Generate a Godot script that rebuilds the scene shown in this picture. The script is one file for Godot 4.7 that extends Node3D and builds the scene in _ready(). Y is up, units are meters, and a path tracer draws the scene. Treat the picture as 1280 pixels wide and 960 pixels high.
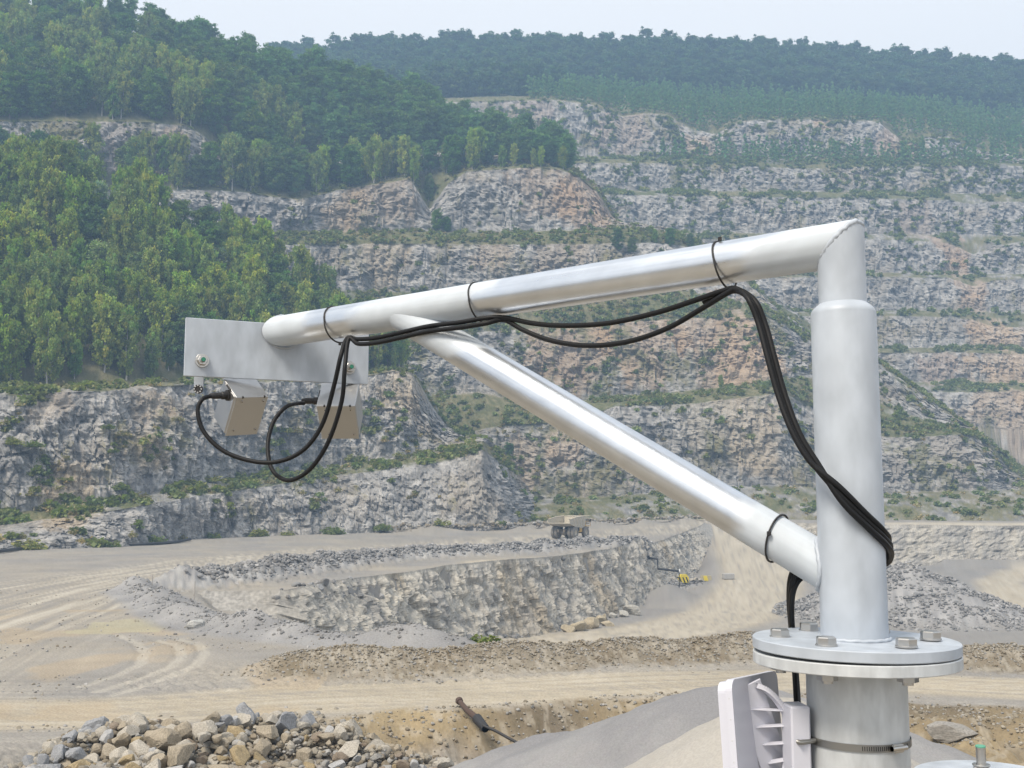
extends Node3D
# A limestone quarry seen from a terrace above its pit; in front stands a galvanised mast whose arm carries two sensor boxes.
# World: y up, metres, pit roads at y = 0, the viewer's eye at y = 7.5, the quarry lies towards -z.

# Survey lines of the terrain in world metres (x, y, z, x, y, z ...): toes and crests of the benches from the pit upwards.
const LEFT_WALL := [
	[-103.3,-0.8,-180.8,-101.3,-0.8,-182.4,-99.2,-0.8,-184.0,-97.1,-0.8,-185.5,-94.9,-0.8,-187.1,-92.7,-0.8,-188.6,-90.4,-0.8,-190.2,-88.6,-0.8,-192.9,-87.1,-0.8,-196.3,-85.4,-0.8,-199.8,-83.6,-0.8,-203.2,-81.8,-0.8,-206.7,-79.8,-0.8,-210.2,-77.7,-0.8,-213.6,-76.4,-0.8,-219.9,-75.4,-0.8,-227.2,-74.1,-0.6,-234.6,-72.5,-0.4,-241.9,-70.0,-0.2,-246.5,-66.8,-0.1,-249.3,-63.5,0.0,-252.1,-60.1,0.1,-254.9,-56.6,0.2,-257.5,-53.0,0.3,-259.8,-49.2,0.4,-262.1,-45.4,0.5,-264.5,-41.6,0.5,-266.8,-37.6,0.6,-269.1,-33.6,0.7,-271.5,-29.4,0.8,-272.8,-25.1,0.8,-273.4,-20.7,0.8,-274.0,-16.4,0.8,-274.6,-12.0,0.8,-275.3,-7.6,0.9,-276.1,-3.2,1.0,-278.8,1.3,1.6,-296.7,7.2,3.2,-351.0],
	[-115.2,2.7,-201.2,-112.6,2.9,-202.3,-110.0,3.2,-203.4,-107.3,3.4,-204.5,-104.6,3.7,-205.6,-101.8,3.9,-206.7,-99.1,4.2,-207.8,-96.6,4.5,-209.7,-94.3,4.9,-212.0,-92.0,5.3,-214.4,-89.5,5.7,-216.8,-87.0,6.2,-219.2,-84.4,6.6,-221.6,-81.8,7.0,-224.0,-79.5,7.7,-227.9,-77.4,8.4,-232.3,-75.1,9.1,-236.8,-72.7,9.8,-241.3,-70.2,10.4,-246.0,-67.5,11.1,-250.8,-64.7,11.7,-255.5,-61.6,12.4,-259.7,-58.3,13.1,-263.7,-54.9,13.8,-267.8,-51.3,14.6,-271.8,-47.7,15.4,-275.9,-43.8,16.1,-279.2,-39.5,16.7,-281.2,-35.3,17.3,-283.3,-30.9,17.9,-285.3,-26.5,18.6,-287.4,-22.0,19.4,-289.0,-17.4,20.3,-290.5,-12.9,21.7,-293.1,-8.2,23.7,-296.8,-3.7,21.2,-323.2,1.7,18.3,-365.9,8.2,16.2,-397.8],
	[-118.7,4.5,-207.1,-116.0,4.8,-208.2,-113.3,5.1,-209.3,-110.5,5.4,-210.4,-107.7,5.7,-211.5,-104.8,6.0,-212.6,-102.0,6.3,-213.7,-99.5,6.6,-215.6,-97.2,7.0,-218.2,-94.8,7.4,-220.7,-92.3,7.8,-223.3,-89.7,8.2,-225.8,-87.1,8.6,-228.4,-84.4,9.1,-230.9,-82.2,9.8,-235.1,-80.0,10.7,-239.9,-77.7,11.7,-244.7,-75.2,12.6,-249.5,-72.7,13.2,-254.6,-70.0,13.8,-259.7,-67.1,14.4,-264.8,-63.9,15.2,-269.2,-60.5,15.9,-273.5,-57.0,16.7,-277.7,-53.3,17.6,-282.0,-49.5,18.4,-286.2,-45.5,19.2,-289.8,-41.1,19.8,-292.1,-36.7,20.4,-294.4,-32.2,21.0,-296.7,-27.6,21.7,-299.0,-23.0,22.6,-301.1,-18.2,23.7,-303.2,-13.5,25.3,-306.7,-8.7,27.0,-313.8,-3.9,24.7,-336.3,1.7,21.4,-379.8,8.4,19.1,-407.2],
	[-127.7,30.0,-220.0,-124.7,30.1,-220.9,-121.6,30.3,-221.8,-118.5,30.5,-222.7,-115.3,30.6,-223.6,-112.2,30.8,-224.5,-109.0,31.0,-225.4,-106.1,31.3,-227.1,-103.4,31.7,-229.2,-100.6,32.1,-231.4,-97.7,32.5,-233.6,-94.8,32.9,-235.7,-91.8,33.3,-237.9,-89.3,33.9,-241.4,-86.9,34.7,-245.8,-84.3,35.5,-250.1,-81.7,36.3,-254.5,-78.9,37.0,-258.8,-75.8,37.7,-262.6,-72.5,38.3,-266.5,-69.2,39.0,-270.3,-65.7,39.7,-274.1,-62.2,40.3,-278.6,-58.8,40.9,-283.7,-55.1,41.5,-288.8,-51.2,42.2,-293.5,-47.1,43.0,-297.4,-42.8,44.1,-301.4,-38.5,45.5,-305.7,-33.9,47.0,-309.9,-29.3,46.9,-314.4,-25.3,39.9,-329.6,-20.9,33.6,-346.0,-15.9,31.6,-360.8,-10.5,31.3,-375.9,-4.5,27.3,-388.6,1.8,23.5,-402.9,8.7,20.8,-421.2],
	[-134.6,32.5,-231.7,-131.4,32.7,-232.6,-128.1,32.9,-233.5,-124.8,33.1,-234.4,-121.5,33.3,-235.3,-118.1,33.4,-236.2,-114.7,33.6,-237.1,-111.6,33.9,-238.8,-108.7,34.3,-240.9,-105.7,34.7,-243.1,-102.7,35.1,-245.3,-99.6,35.5,-247.4,-96.4,35.9,-249.6,-93.6,36.5,-253.1,-91.1,37.3,-257.5,-88.3,38.0,-261.8,-85.5,38.8,-266.2,-82.5,39.6,-270.5,-79.2,40.2,-274.3,-75.8,40.9,-278.2,-72.2,41.5,-282.0,-68.5,42.2,-285.8,-64.8,42.8,-289.9,-61.0,43.5,-294.3,-57.1,44.2,-298.8,-53.0,44.8,-303.2,-48.7,45.5,-307.6,-44.4,46.5,-312.1,-39.9,47.9,-316.8,-35.2,49.2,-321.5,-30.8,49.3,-330.7,-26.4,44.2,-344.2,-21.7,34.6,-359.5,-16.5,33.6,-373.6,-10.8,32.6,-387.6,-4.6,28.4,-400.3,1.9,24.5,-414.1,8.9,21.7,-430.6],
	[-152.3,56.0,-259.7,-148.5,56.3,-260.5,-144.6,56.6,-261.2,-140.7,56.9,-261.9,-136.8,57.2,-262.7,-132.9,57.5,-263.4,-128.9,57.8,-264.1,-125.2,58.1,-265.6,-121.8,58.4,-267.5,-118.2,58.7,-269.5,-114.6,59.0,-271.5,-111.0,59.3,-273.4,-107.3,59.6,-275.4,-104.0,59.9,-278.7,-100.8,60.2,-282.8,-97.5,60.5,-286.9,-94.1,60.7,-291.0,-90.6,61.0,-295.0,-86.8,61.1,-298.6,-82.8,61.3,-302.2,-78.8,61.4,-305.8,-74.6,61.5,-309.4,-70.5,61.6,-313.7,-66.4,61.8,-318.8,-62.2,61.9,-323.9,-57.7,61.7,-329.0,-53.1,60.7,-334.1,-48.4,59.6,-339.2,-43.4,58.2,-344.3,-38.3,55.7,-349.4,-33.1,52.2,-354.5,-27.9,45.3,-363.7,-22.7,35.0,-376.1,-17.1,33.7,-387.6,-11.1,32.6,-399.1,-4.8,28.6,-410.6,1.9,24.9,-423.2,9.1,22.0,-438.8],
	[-182.2,102.7,-306.5,-177.4,102.8,-307.1,-172.6,103.0,-307.6,-167.8,103.2,-308.2,-163.0,103.3,-308.7,-158.1,103.5,-309.3,-153.2,103.7,-309.8,-148.3,103.7,-310.3,-143.3,103.5,-310.7,-138.3,103.4,-311.2,-133.3,101.6,-311.8,-128.4,99.6,-312.6,-123.4,97.5,-313.3,-118.6,95.7,-314.9,-114.1,94.0,-316.9,-109.4,92.3,-318.9,-104.7,90.5,-321.0,-100.0,88.8,-323.1,-95.4,87.2,-326.0,-90.8,85.5,-328.9,-86.0,83.8,-331.8,-81.2,81.4,-334.8,-76.2,78.8,-337.7,-71.2,76.1,-340.6,-66.1,72.3,-343.6,-60.9,67.6,-346.7,-55.6,62.2,-349.6,-50.3,57.2,-353.0,-45.0,54.3,-357.5,-39.6,51.4,-362.0,-34.1,48.4,-366.5,-28.7,42.4,-374.6,-23.2,33.6,-385.5,-17.4,32.2,-395.2,-11.3,31.0,-405.1,-4.9,28.0,-418.3,2.0,24.9,-431.4,9.2,21.5,-444.6],
	[-190.7,98.6,-321.8,-185.6,98.6,-322.1,-180.4,98.7,-322.5,-175.3,98.7,-322.9,-170.1,98.8,-323.3,-165.0,98.8,-323.7,-159.8,98.9,-324.0,-154.6,99.0,-324.4,-149.4,99.0,-324.8,-144.1,99.1,-325.2,-138.9,97.4,-325.9,-133.7,95.4,-326.6,-128.5,93.3,-327.3,-123.6,91.5,-328.9,-118.8,89.8,-330.9,-113.9,88.1,-333.0,-109.0,86.3,-335.0,-104.1,84.5,-337.1,-99.2,82.2,-339.7,-94.2,79.9,-342.2,-89.1,77.6,-344.8,-84.0,75.2,-347.3,-78.8,72.8,-349.9,-73.5,70.3,-352.4,-68.2,66.5,-355.2,-62.8,61.9,-358.1,-57.3,57.2,-361.1,-51.8,53.6,-364.7,-46.4,51.3,-369.2,-40.9,49.0,-373.7,-35.2,46.6,-378.2,-29.6,43.7,-386.6,-24.0,40.2,-398.2,-18.0,36.5,-409.8,-11.7,32.6,-421.5,-5.0,28.4,-433.1,2.0,23.9,-444.7,9.4,19.2,-456.3],
]
const TERRACES := [
	[-194.5,3.2,-339.3,-188.5,3.2,-338.9,-182.5,3.1,-338.6,-176.5,3.1,-338.2,-170.5,3.1,-337.8,-164.5,3.1,-337.5,-158.6,3.1,-337.1,-152.6,3.1,-336.7,-146.7,3.1,-336.3,-140.8,3.1,-336.0,-134.8,3.0,-335.6,-128.9,3.0,-335.2,-123.1,3.0,-334.9,-117.2,3.0,-334.5,-111.3,3.0,-334.1,-105.5,3.0,-333.8,-99.6,3.0,-333.4,-93.8,2.9,-333.0,-88.0,2.9,-332.7,-82.2,2.9,-332.3,-76.4,2.9,-331.9,-70.7,2.9,-331.6,-64.9,2.9,-331.2,-59.2,2.9,-330.8,-53.4,2.9,-330.4,-47.7,2.8,-330.1,-42.0,2.8,-329.7,-36.3,2.8,-329.3,-30.6,2.8,-329.0,-25.0,2.8,-328.6,-19.3,2.8,-328.2,-13.7,2.8,-327.9,-8.0,2.7,-326.8,-2.4,2.6,-324.1,3.2,2.6,-323.7,8.8,2.7,-325.1,14.4,2.7,-326.4,20.1,2.8,-327.9,25.9,2.8,-329.9,31.7,2.9,-332.0,37.6,3.0,-334.0,43.6,3.0,-335.8,49.6,3.1,-337.4,55.7,3.2,-339.1,61.8,3.2,-340.7,67.8,3.2,-341.4,73.5,3.2,-340.9,79.2,3.2,-340.3,84.9,3.2,-339.8,90.6,3.2,-339.1,95.9,3.1,-337.4,101.2,3.0,-335.8,106.4,3.0,-334.2,111.6,2.9,-332.5,117.1,2.9,-332.0,122.7,2.9,-331.7,128.3,2.9,-331.4,133.8,2.9,-331.1,139.4,2.9,-330.8,144.9,2.9,-330.5,150.4,2.8,-330.2,156.1,2.8,-330.1,162.3,2.9,-331.2,168.5,2.9,-332.3],
	[-210.1,15.5,-365.0,-203.9,15.5,-365.3,-197.7,15.5,-365.5,-191.6,15.5,-365.7,-185.4,15.5,-365.9,-179.2,15.6,-366.1,-173.0,15.6,-366.4,-166.8,15.6,-366.6,-160.6,15.6,-366.8,-154.3,15.6,-367.0,-148.1,15.6,-367.3,-141.9,15.6,-367.5,-135.6,15.6,-367.7,-129.4,15.6,-367.9,-123.1,15.6,-368.1,-116.9,15.6,-368.4,-110.6,15.6,-368.6,-104.3,15.6,-368.8,-98.0,15.6,-369.0,-91.7,15.6,-369.2,-85.4,15.6,-369.5,-79.1,15.6,-369.7,-72.8,15.6,-369.9,-66.4,15.6,-370.1,-60.1,15.6,-370.4,-53.8,15.6,-370.6,-47.4,15.7,-370.8,-41.1,15.7,-371.0,-34.7,15.7,-371.2,-28.3,15.7,-371.5,-21.9,15.7,-371.7,-15.5,15.7,-371.9,-9.1,14.6,-371.7,-2.7,11.0,-370.3,3.6,9.7,-368.9,9.9,10.4,-367.6,16.2,11.0,-366.2,22.5,11.2,-365.8,28.7,11.4,-365.3,35.0,11.7,-365.2,41.3,12.2,-365.5,47.6,12.7,-365.8,54.0,13.2,-366.1,60.4,13.7,-366.7,66.8,14.1,-367.5,73.3,14.6,-368.3,79.9,15.0,-369.1,86.5,15.3,-370.2,93.2,14.9,-371.7,100.0,14.6,-373.3,106.7,14.2,-374.2,112.9,13.6,-373.5,119.1,13.1,-372.8,125.3,12.5,-372.2,131.8,12.7,-372.6,138.5,13.0,-373.3,145.2,13.3,-374.0,152.1,13.6,-375.2,159.4,13.7,-377.0,166.7,13.9,-378.8,174.3,14.0,-381.2,182.0,14.2,-383.6,189.8,14.4,-386.0,197.7,14.6,-388.4],
	[-214.9,28.0,-372.1,-208.7,28.2,-372.4,-202.4,28.3,-372.7,-196.1,28.4,-373.0,-189.9,28.5,-373.3,-183.6,28.7,-373.6,-177.3,28.8,-373.9,-171.0,28.9,-374.2,-164.6,29.1,-374.6,-158.3,29.2,-374.9,-151.9,29.3,-375.2,-145.6,29.4,-375.5,-139.2,29.6,-375.8,-132.8,29.7,-376.1,-126.4,29.8,-376.4,-120.0,30.0,-376.7,-113.6,30.1,-377.1,-107.2,30.2,-377.4,-100.8,30.4,-377.7,-94.3,30.5,-378.0,-87.8,30.6,-378.3,-81.4,30.7,-378.6,-74.9,30.9,-378.9,-68.4,31.0,-379.2,-61.9,31.1,-379.5,-55.4,31.3,-379.9,-48.8,31.4,-380.2,-42.3,31.5,-380.5,-35.8,31.7,-380.8,-29.2,31.8,-381.1,-22.6,31.9,-381.4,-16.0,33.8,-380.1,-9.4,35.4,-378.7,-2.8,36.1,-377.3,3.7,36.6,-376.4,10.2,36.9,-375.9,16.7,37.4,-375.6,23.2,38.1,-375.6,29.8,40.8,-376.2,36.4,43.0,-376.7,43.0,43.2,-376.7,49.5,43.4,-376.7,56.1,43.6,-376.7,62.7,44.1,-377.1,69.3,44.9,-377.6,76.0,45.7,-378.1,82.7,46.5,-378.7,89.6,47.4,-380.0,97.0,48.4,-383.1,106.1,45.7,-392.3,113.7,42.4,-395.5,120.4,39.4,-395.5,126.2,36.3,-392.3,131.0,33.2,-386.9,137.1,32.8,-385.3,143.5,32.7,-384.4,150.0,32.9,-384.1,157.1,33.6,-385.2,164.6,33.7,-387.0,174.2,29.8,-394.2,187.6,21.6,-409.5,200.0,19.2,-421.2,212.9,16.7,-432.9,226.1,14.0,-444.6],
	[-220.4,39.8,-380.2,-214.1,40.1,-380.8,-207.8,40.4,-381.3,-201.5,40.7,-381.8,-195.2,41.1,-382.3,-188.8,41.4,-382.9,-182.4,41.7,-383.4,-176.0,42.0,-383.9,-169.6,42.3,-384.4,-163.2,42.7,-384.9,-156.7,43.0,-385.5,-150.2,43.3,-386.0,-143.7,43.6,-386.5,-137.2,44.0,-387.0,-130.7,44.3,-387.6,-124.2,44.6,-388.1,-117.6,44.9,-388.6,-111.0,45.3,-389.1,-104.4,45.6,-389.6,-97.8,45.9,-390.2,-91.1,46.3,-390.7,-84.4,46.6,-391.2,-77.8,46.9,-391.7,-71.1,47.3,-392.3,-64.3,47.6,-392.8,-57.6,47.9,-393.3,-50.8,48.3,-393.8,-44.1,48.6,-394.3,-37.3,49.0,-394.9,-30.4,49.3,-395.4,-23.5,49.5,-395.1,-16.7,49.7,-394.6,-9.8,49.3,-393.7,-2.9,47.6,-391.7,3.9,46.5,-390.8,10.7,46.1,-390.8,17.4,45.6,-390.8,24.2,46.3,-390.8,31.0,47.0,-390.8,37.8,47.7,-390.9,44.7,48.3,-391.2,51.5,48.9,-391.5,58.4,49.6,-391.8,65.3,50.3,-392.4,72.3,51.2,-393.2,79.3,52.0,-394.1,86.4,52.9,-394.9,93.6,53.9,-396.4,101.3,55.5,-399.5,109.8,56.8,-405.0,118.1,57.0,-409.5,125.2,54.8,-409.5,131.7,51.7,-407.9,137.7,47.9,-405.2,144.0,44.6,-403.3,150.1,41.6,-401.4,156.5,39.0,-400.1,163.4,37.6,-400.1,170.6,35.8,-401.2,180.6,31.6,-408.5,193.4,24.4,-422.0,207.0,19.5,-435.8,220.8,16.6,-449.0,235.0,13.6,-462.1],
	[-226.3,57.9,-388.4,-219.9,58.3,-389.0,-213.4,58.7,-389.6,-207.0,59.1,-390.2,-200.5,59.5,-390.8,-194.0,59.8,-391.4,-187.5,60.2,-392.0,-180.9,60.6,-392.6,-174.4,61.0,-393.2,-167.8,61.4,-393.8,-161.2,61.7,-394.4,-154.5,62.1,-395.0,-147.9,62.5,-395.6,-141.2,62.9,-396.2,-134.5,63.3,-396.8,-127.8,63.7,-397.4,-121.1,64.1,-398.0,-114.3,64.5,-398.6,-107.5,64.9,-399.2,-100.7,65.3,-399.8,-93.9,65.7,-400.4,-87.0,66.1,-401.0,-80.1,66.4,-401.6,-73.2,66.8,-402.2,-66.3,67.2,-402.8,-59.4,67.6,-403.4,-52.4,68.0,-404.0,-45.4,68.4,-404.6,-38.4,69.3,-404.8,-31.3,70.6,-404.8,-24.3,71.8,-404.8,-17.2,73.0,-404.8,-10.1,74.0,-404.8,-3.0,74.5,-404.8,4.0,75.0,-404.8,11.1,75.5,-404.8,18.2,76.0,-404.8,25.3,76.5,-404.8,32.4,77.1,-404.8,39.5,77.6,-404.8,46.6,78.1,-405.2,53.8,78.6,-405.8,61.0,79.1,-406.4,68.3,79.6,-407.0,75.6,80.0,-408.0,83.0,80.3,-409.2,90.4,80.6,-410.5,97.9,80.9,-411.7,106.5,78.9,-417.5,115.9,74.8,-425.7,124.0,72.2,-428.2,131.4,70.3,-428.2,138.0,67.5,-425.9,143.9,64.0,-421.8,150.0,58.8,-418.9,156.1,53.5,-416.1,162.2,48.2,-413.9,168.7,42.6,-412.8,175.6,37.2,-412.9,185.7,32.4,-420.2,199.5,25.0,-435.2,213.4,19.7,-449.3,227.0,16.5,-461.6,240.9,13.1,-473.8],
	[-219.6,78.8,-374.4,-213.9,79.2,-376.0,-208.2,79.7,-377.5,-202.4,80.1,-379.1,-196.6,80.5,-380.6,-190.7,80.9,-382.2,-184.7,81.3,-383.7,-178.7,81.8,-385.3,-172.6,82.2,-386.8,-166.5,82.6,-388.4,-160.3,83.0,-389.9,-154.1,83.5,-391.5,-147.8,83.9,-393.0,-141.5,84.3,-394.6,-135.1,84.8,-396.1,-128.7,85.2,-397.7,-122.2,85.6,-399.2,-115.6,86.1,-400.8,-109.0,86.5,-402.3,-102.3,87.0,-404.0,-95.8,88.0,-406.3,-89.2,89.0,-408.6,-82.5,90.1,-410.9,-75.7,91.1,-413.2,-68.8,92.1,-415.5,-61.8,92.6,-417.1,-54.6,92.6,-418.1,-47.3,92.6,-419.1,-40.1,92.6,-420.1,-32.8,92.6,-421.1,-25.4,93.1,-421.2,-18.0,93.7,-421.2,-10.6,94.4,-421.3,-3.2,95.0,-421.7,4.2,95.6,-422.1,11.7,96.2,-422.5,19.1,96.8,-422.9,26.6,97.5,-423.3,34.1,97.8,-423.9,41.7,97.6,-425.1,49.3,97.3,-426.3,56.9,97.1,-427.5,64.6,96.2,-428.6,72.2,94.5,-429.3,79.9,92.8,-430.1,87.5,91.2,-430.9,95.3,89.7,-431.9,103.0,88.2,-432.8,111.5,84.4,-436.6,120.6,78.8,-442.7,128.7,75.6,-444.6,136.4,73.8,-444.6,143.1,70.7,-441.5,148.8,66.9,-436.0,155.1,61.3,-432.9,161.4,55.6,-430.2,168.1,49.9,-428.8,176.1,44.3,-430.9,184.2,38.7,-432.9,192.3,33.0,-434.9,205.4,28.2,-447.7,219.7,23.2,-462.3,234.5,17.8,-476.8,249.8,12.2,-491.4],
	[-218.2,97.8,-369.7,-212.7,98.3,-371.5,-207.1,98.8,-373.3,-201.5,99.3,-375.1,-195.8,99.8,-376.9,-190.1,100.3,-378.7,-184.3,100.8,-380.5,-178.4,101.3,-382.3,-172.4,101.8,-384.1,-166.4,102.3,-385.9,-160.4,102.8,-387.7,-154.2,103.3,-389.5,-148.1,103.9,-391.3,-141.8,104.4,-393.1,-135.5,104.9,-394.9,-129.1,105.4,-396.7,-122.6,105.9,-398.5,-116.1,106.4,-400.3,-109.6,106.9,-402.1,-103.0,107.5,-404.1,-96.6,108.3,-407.2,-90.1,109.1,-410.4,-83.5,110.0,-413.5,-76.7,110.8,-416.7,-69.9,111.7,-419.9,-62.8,112.3,-422.1,-55.6,112.8,-423.7,-48.3,113.3,-425.2,-40.9,113.5,-426.2,-33.4,113.6,-426.7,-25.9,113.7,-427.3,-18.3,113.7,-427.8,-10.8,113.8,-428.3,-3.2,113.9,-428.7,4.3,114.0,-429.1,11.9,114.1,-429.5,19.5,114.2,-429.9,27.1,114.3,-430.3,34.9,114.9,-432.1,43.1,116.8,-437.6,51.3,117.9,-442.1,59.7,119.0,-446.7,68.2,119.4,-450.7,76.7,118.7,-454.0,85.0,116.4,-456.0,92.7,109.9,-454.9,100.3,103.3,-453.7,107.6,95.8,-451.6,115.6,88.9,-452.5,124.6,82.4,-457.3,132.8,78.8,-458.6,140.8,76.4,-458.6,147.4,73.0,-454.7,152.9,68.8,-447.9,159.3,63.0,-444.6,165.8,57.0,-441.9,172.7,51.0,-440.5,180.9,45.1,-442.6,189.1,39.1,-444.6,197.4,33.0,-446.6,210.7,27.9,-459.4,225.2,22.7,-474.0,240.2,17.1,-488.5,255.7,11.2,-503.1],
	[-215.8,102.9,-365.0,-210.6,103.4,-367.1,-205.2,103.9,-369.2,-199.8,104.4,-371.3,-194.3,104.9,-373.3,-188.7,105.4,-375.4,-183.1,105.9,-377.5,-177.4,106.4,-379.6,-171.6,106.9,-381.6,-165.8,107.4,-383.7,-159.8,108.0,-385.8,-153.8,108.5,-387.8,-147.8,109.0,-389.9,-141.6,109.5,-392.0,-135.4,110.0,-394.1,-129.1,110.5,-396.1,-122.7,111.0,-398.2,-116.3,111.5,-400.4,-110.4,112.6,-404.5,-104.2,113.6,-408.5,-98.0,114.7,-412.6,-91.6,115.7,-416.7,-85.0,116.8,-420.7,-78.3,117.8,-424.8,-71.5,118.9,-428.8,-64.3,119.7,-431.5,-56.9,120.3,-433.3,-49.5,120.9,-435.0,-41.9,121.5,-436.7,-34.3,121.8,-437.9,-26.6,121.8,-438.7,-18.9,121.8,-439.4,-11.1,121.9,-440.1,-3.3,122.2,-440.6,4.5,122.5,-441.2,12.3,122.8,-441.7,20.1,123.1,-442.3,28.0,123.9,-443.8,36.0,124.8,-445.4,44.1,125.7,-446.9,52.6,126.8,-452.4,61.3,128.0,-457.9,70.2,128.0,-462.9,79.0,126.4,-467.2,87.8,123.2,-470.3,95.9,115.7,-470.3,103.9,108.1,-469.9,111.3,99.6,-467.2,119.2,91.7,-466.8,127.9,84.5,-469.6,136.2,80.7,-470.3,144.4,78.2,-470.3,151.2,74.6,-466.4,156.9,70.4,-459.6,163.5,64.3,-456.3,170.2,58.0,-453.6,177.2,51.8,-452.2,185.6,45.6,-454.3,194.1,39.3,-456.3,202.5,33.0,-458.3,216.0,27.7,-471.1,230.7,22.2,-485.7,245.9,16.3,-500.2,261.6,10.1,-514.8],
	[-218.2,118.4,-367.4,-213.0,119.1,-369.7,-207.7,119.7,-371.9,-202.3,120.4,-374.2,-196.8,121.1,-376.5,-191.3,121.7,-378.8,-185.7,122.4,-381.1,-180.0,123.1,-383.3,-174.2,123.7,-385.6,-168.3,124.4,-387.9,-162.4,125.1,-390.2,-156.4,125.8,-392.5,-150.3,126.4,-394.7,-144.1,127.1,-397.0,-137.8,127.8,-399.3,-131.5,128.4,-401.6,-125.0,129.1,-403.9,-118.5,129.8,-406.2,-112.2,130.3,-409.2,-105.7,130.8,-412.3,-99.0,130.5,-415.4,-92.3,130.3,-418.5,-85.6,130.5,-422.0,-79.1,133.9,-427.4,-72.5,137.4,-432.9,-65.4,139.9,-436.3,-57.9,141.7,-438.3,-50.3,143.5,-440.2,-42.7,145.4,-442.1,-35.3,134.0,-449.3,-27.3,145.0,-447.6,-19.3,150.4,-447.6,-11.4,151.2,-448.3,-3.4,151.9,-449.0,4.6,152.7,-449.9,12.6,153.3,-451.0,20.7,152.8,-452.7,28.9,150.6,-455.1,37.6,145.7,-463.1,47.4,137.2,-480.4,56.7,136.6,-487.6,66.1,136.6,-493.8,75.5,135.9,-498.4,84.8,134.1,-501.1,93.9,130.3,-503.1,102.6,122.0,-503.1,111.2,113.7,-503.1,119.9,105.5,-503.1,128.5,97.4,-503.1,137.0,89.2,-503.1,145.0,84.3,-500.9,152.8,80.7,-497.9,160.4,77.2,-494.9,167.8,73.7,-491.8,176.0,67.3,-491.4,184.3,60.6,-491.4,192.5,53.8,-491.4,200.7,47.1,-491.4,208.9,40.4,-491.4,217.1,33.7,-491.4,230.0,28.0,-501.8,244.1,22.1,-513.9,258.6,15.9,-526.1,273.4,9.5,-538.2],
	[-222.8,126.7,-374.4,-216.8,127.2,-375.7,-210.9,127.7,-376.9,-204.9,128.2,-378.2,-198.8,128.7,-379.5,-192.7,129.2,-380.7,-186.5,129.7,-382.0,-180.3,130.2,-383.3,-174.1,130.7,-384.6,-167.8,131.2,-385.8,-162.0,131.9,-388.4,-156.3,132.7,-391.4,-150.4,133.5,-394.3,-144.5,134.3,-397.3,-138.4,135.1,-400.2,-132.2,135.9,-403.2,-126.0,136.6,-406.1,-119.6,137.4,-409.1,-114.0,138.1,-415.3,-108.3,138.8,-421.9,-102.0,140.2,-427.0,-95.5,141.7,-432.0,-88.8,143.1,-437.0,-82.0,144.6,-442.1,-75.0,146.0,-447.1,-67.5,147.6,-450.6,-59.8,149.4,-452.9,-52.1,151.2,-455.2,-44.2,152.9,-457.5,-36.2,154.7,-459.4,-28.1,156.5,-460.8,-20.0,157.3,-461.7,-11.8,157.9,-462.6,-3.5,158.5,-463.4,4.7,159.1,-464.3,13.0,159.8,-465.2,21.4,159.0,-467.1,29.9,156.5,-470.3,38.8,151.8,-477.8,48.9,141.5,-495.7,58.6,140.5,-503.7,68.4,140.5,-510.8,78.2,138.3,-516.0,87.6,133.4,-518.7,97.2,128.4,-521.4,106.8,123.4,-524.2,116.3,118.2,-526.3,125.1,112.0,-524.7,133.7,105.9,-523.1,142.3,99.8,-521.5,150.7,93.8,-519.8,159.1,87.8,-518.2,167.5,81.8,-516.6,175.7,76.0,-515.0,184.3,69.1,-514.8,193.0,62.2,-514.8,201.7,55.3,-514.8,210.3,48.4,-514.8,218.8,41.5,-514.8,227.4,34.6,-514.8,240.7,28.5,-525.2,255.2,22.2,-537.3,270.0,15.6,-549.5,285.2,8.7,-561.6],
	[-226.8,147.0,-379.1,-220.7,147.5,-380.3,-214.7,148.0,-381.6,-208.5,148.5,-382.9,-202.3,149.0,-384.2,-196.1,149.5,-385.4,-189.8,150.0,-386.7,-183.5,150.5,-388.0,-177.2,151.0,-389.2,-170.7,151.5,-390.5,-164.8,152.4,-393.0,-158.9,153.4,-395.9,-152.9,154.4,-398.7,-146.8,155.4,-401.6,-140.7,156.2,-404.7,-134.6,156.9,-408.2,-128.4,157.5,-411.7,-122.6,155.3,-417.6,-117.2,150.8,-425.8,-110.7,151.0,-430.2,-104.0,151.1,-434.6,-97.5,152.9,-440.4,-90.9,154.8,-446.4,-84.1,156.8,-452.4,-77.0,158.8,-458.4,-69.4,160.4,-462.2,-61.5,161.7,-464.2,-53.4,163.1,-466.3,-45.3,164.4,-468.3,-37.1,165.7,-470.4,-28.9,167.1,-472.4,-20.5,166.9,-473.4,-12.1,166.5,-474.3,-3.6,166.1,-475.1,4.8,165.7,-476.0,13.4,165.3,-476.9,21.9,163.6,-479.0,30.7,160.3,-482.8,39.9,155.2,-491.6,50.6,145.3,-513.0,60.6,144.2,-521.3,70.7,143.9,-528.3,80.9,141.6,-534.1,90.9,136.8,-538.2,101.0,131.8,-542.3,111.3,126.7,-546.4,121.5,121.5,-549.7,130.6,115.1,-548.1,139.6,108.9,-546.5,148.6,102.6,-544.9,157.5,96.5,-543.2,166.3,90.3,-541.6,175.0,84.3,-540.0,183.7,78.2,-538.4,194.2,71.7,-542.3,205.1,64.9,-547.0,216.1,58.0,-551.8,227.3,51.1,-556.5,238.6,44.0,-561.3,250.0,36.8,-566.0,261.6,29.5,-570.8,273.3,22.1,-575.5,285.1,14.7,-580.3,297.0,7.1,-585.0],
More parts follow.
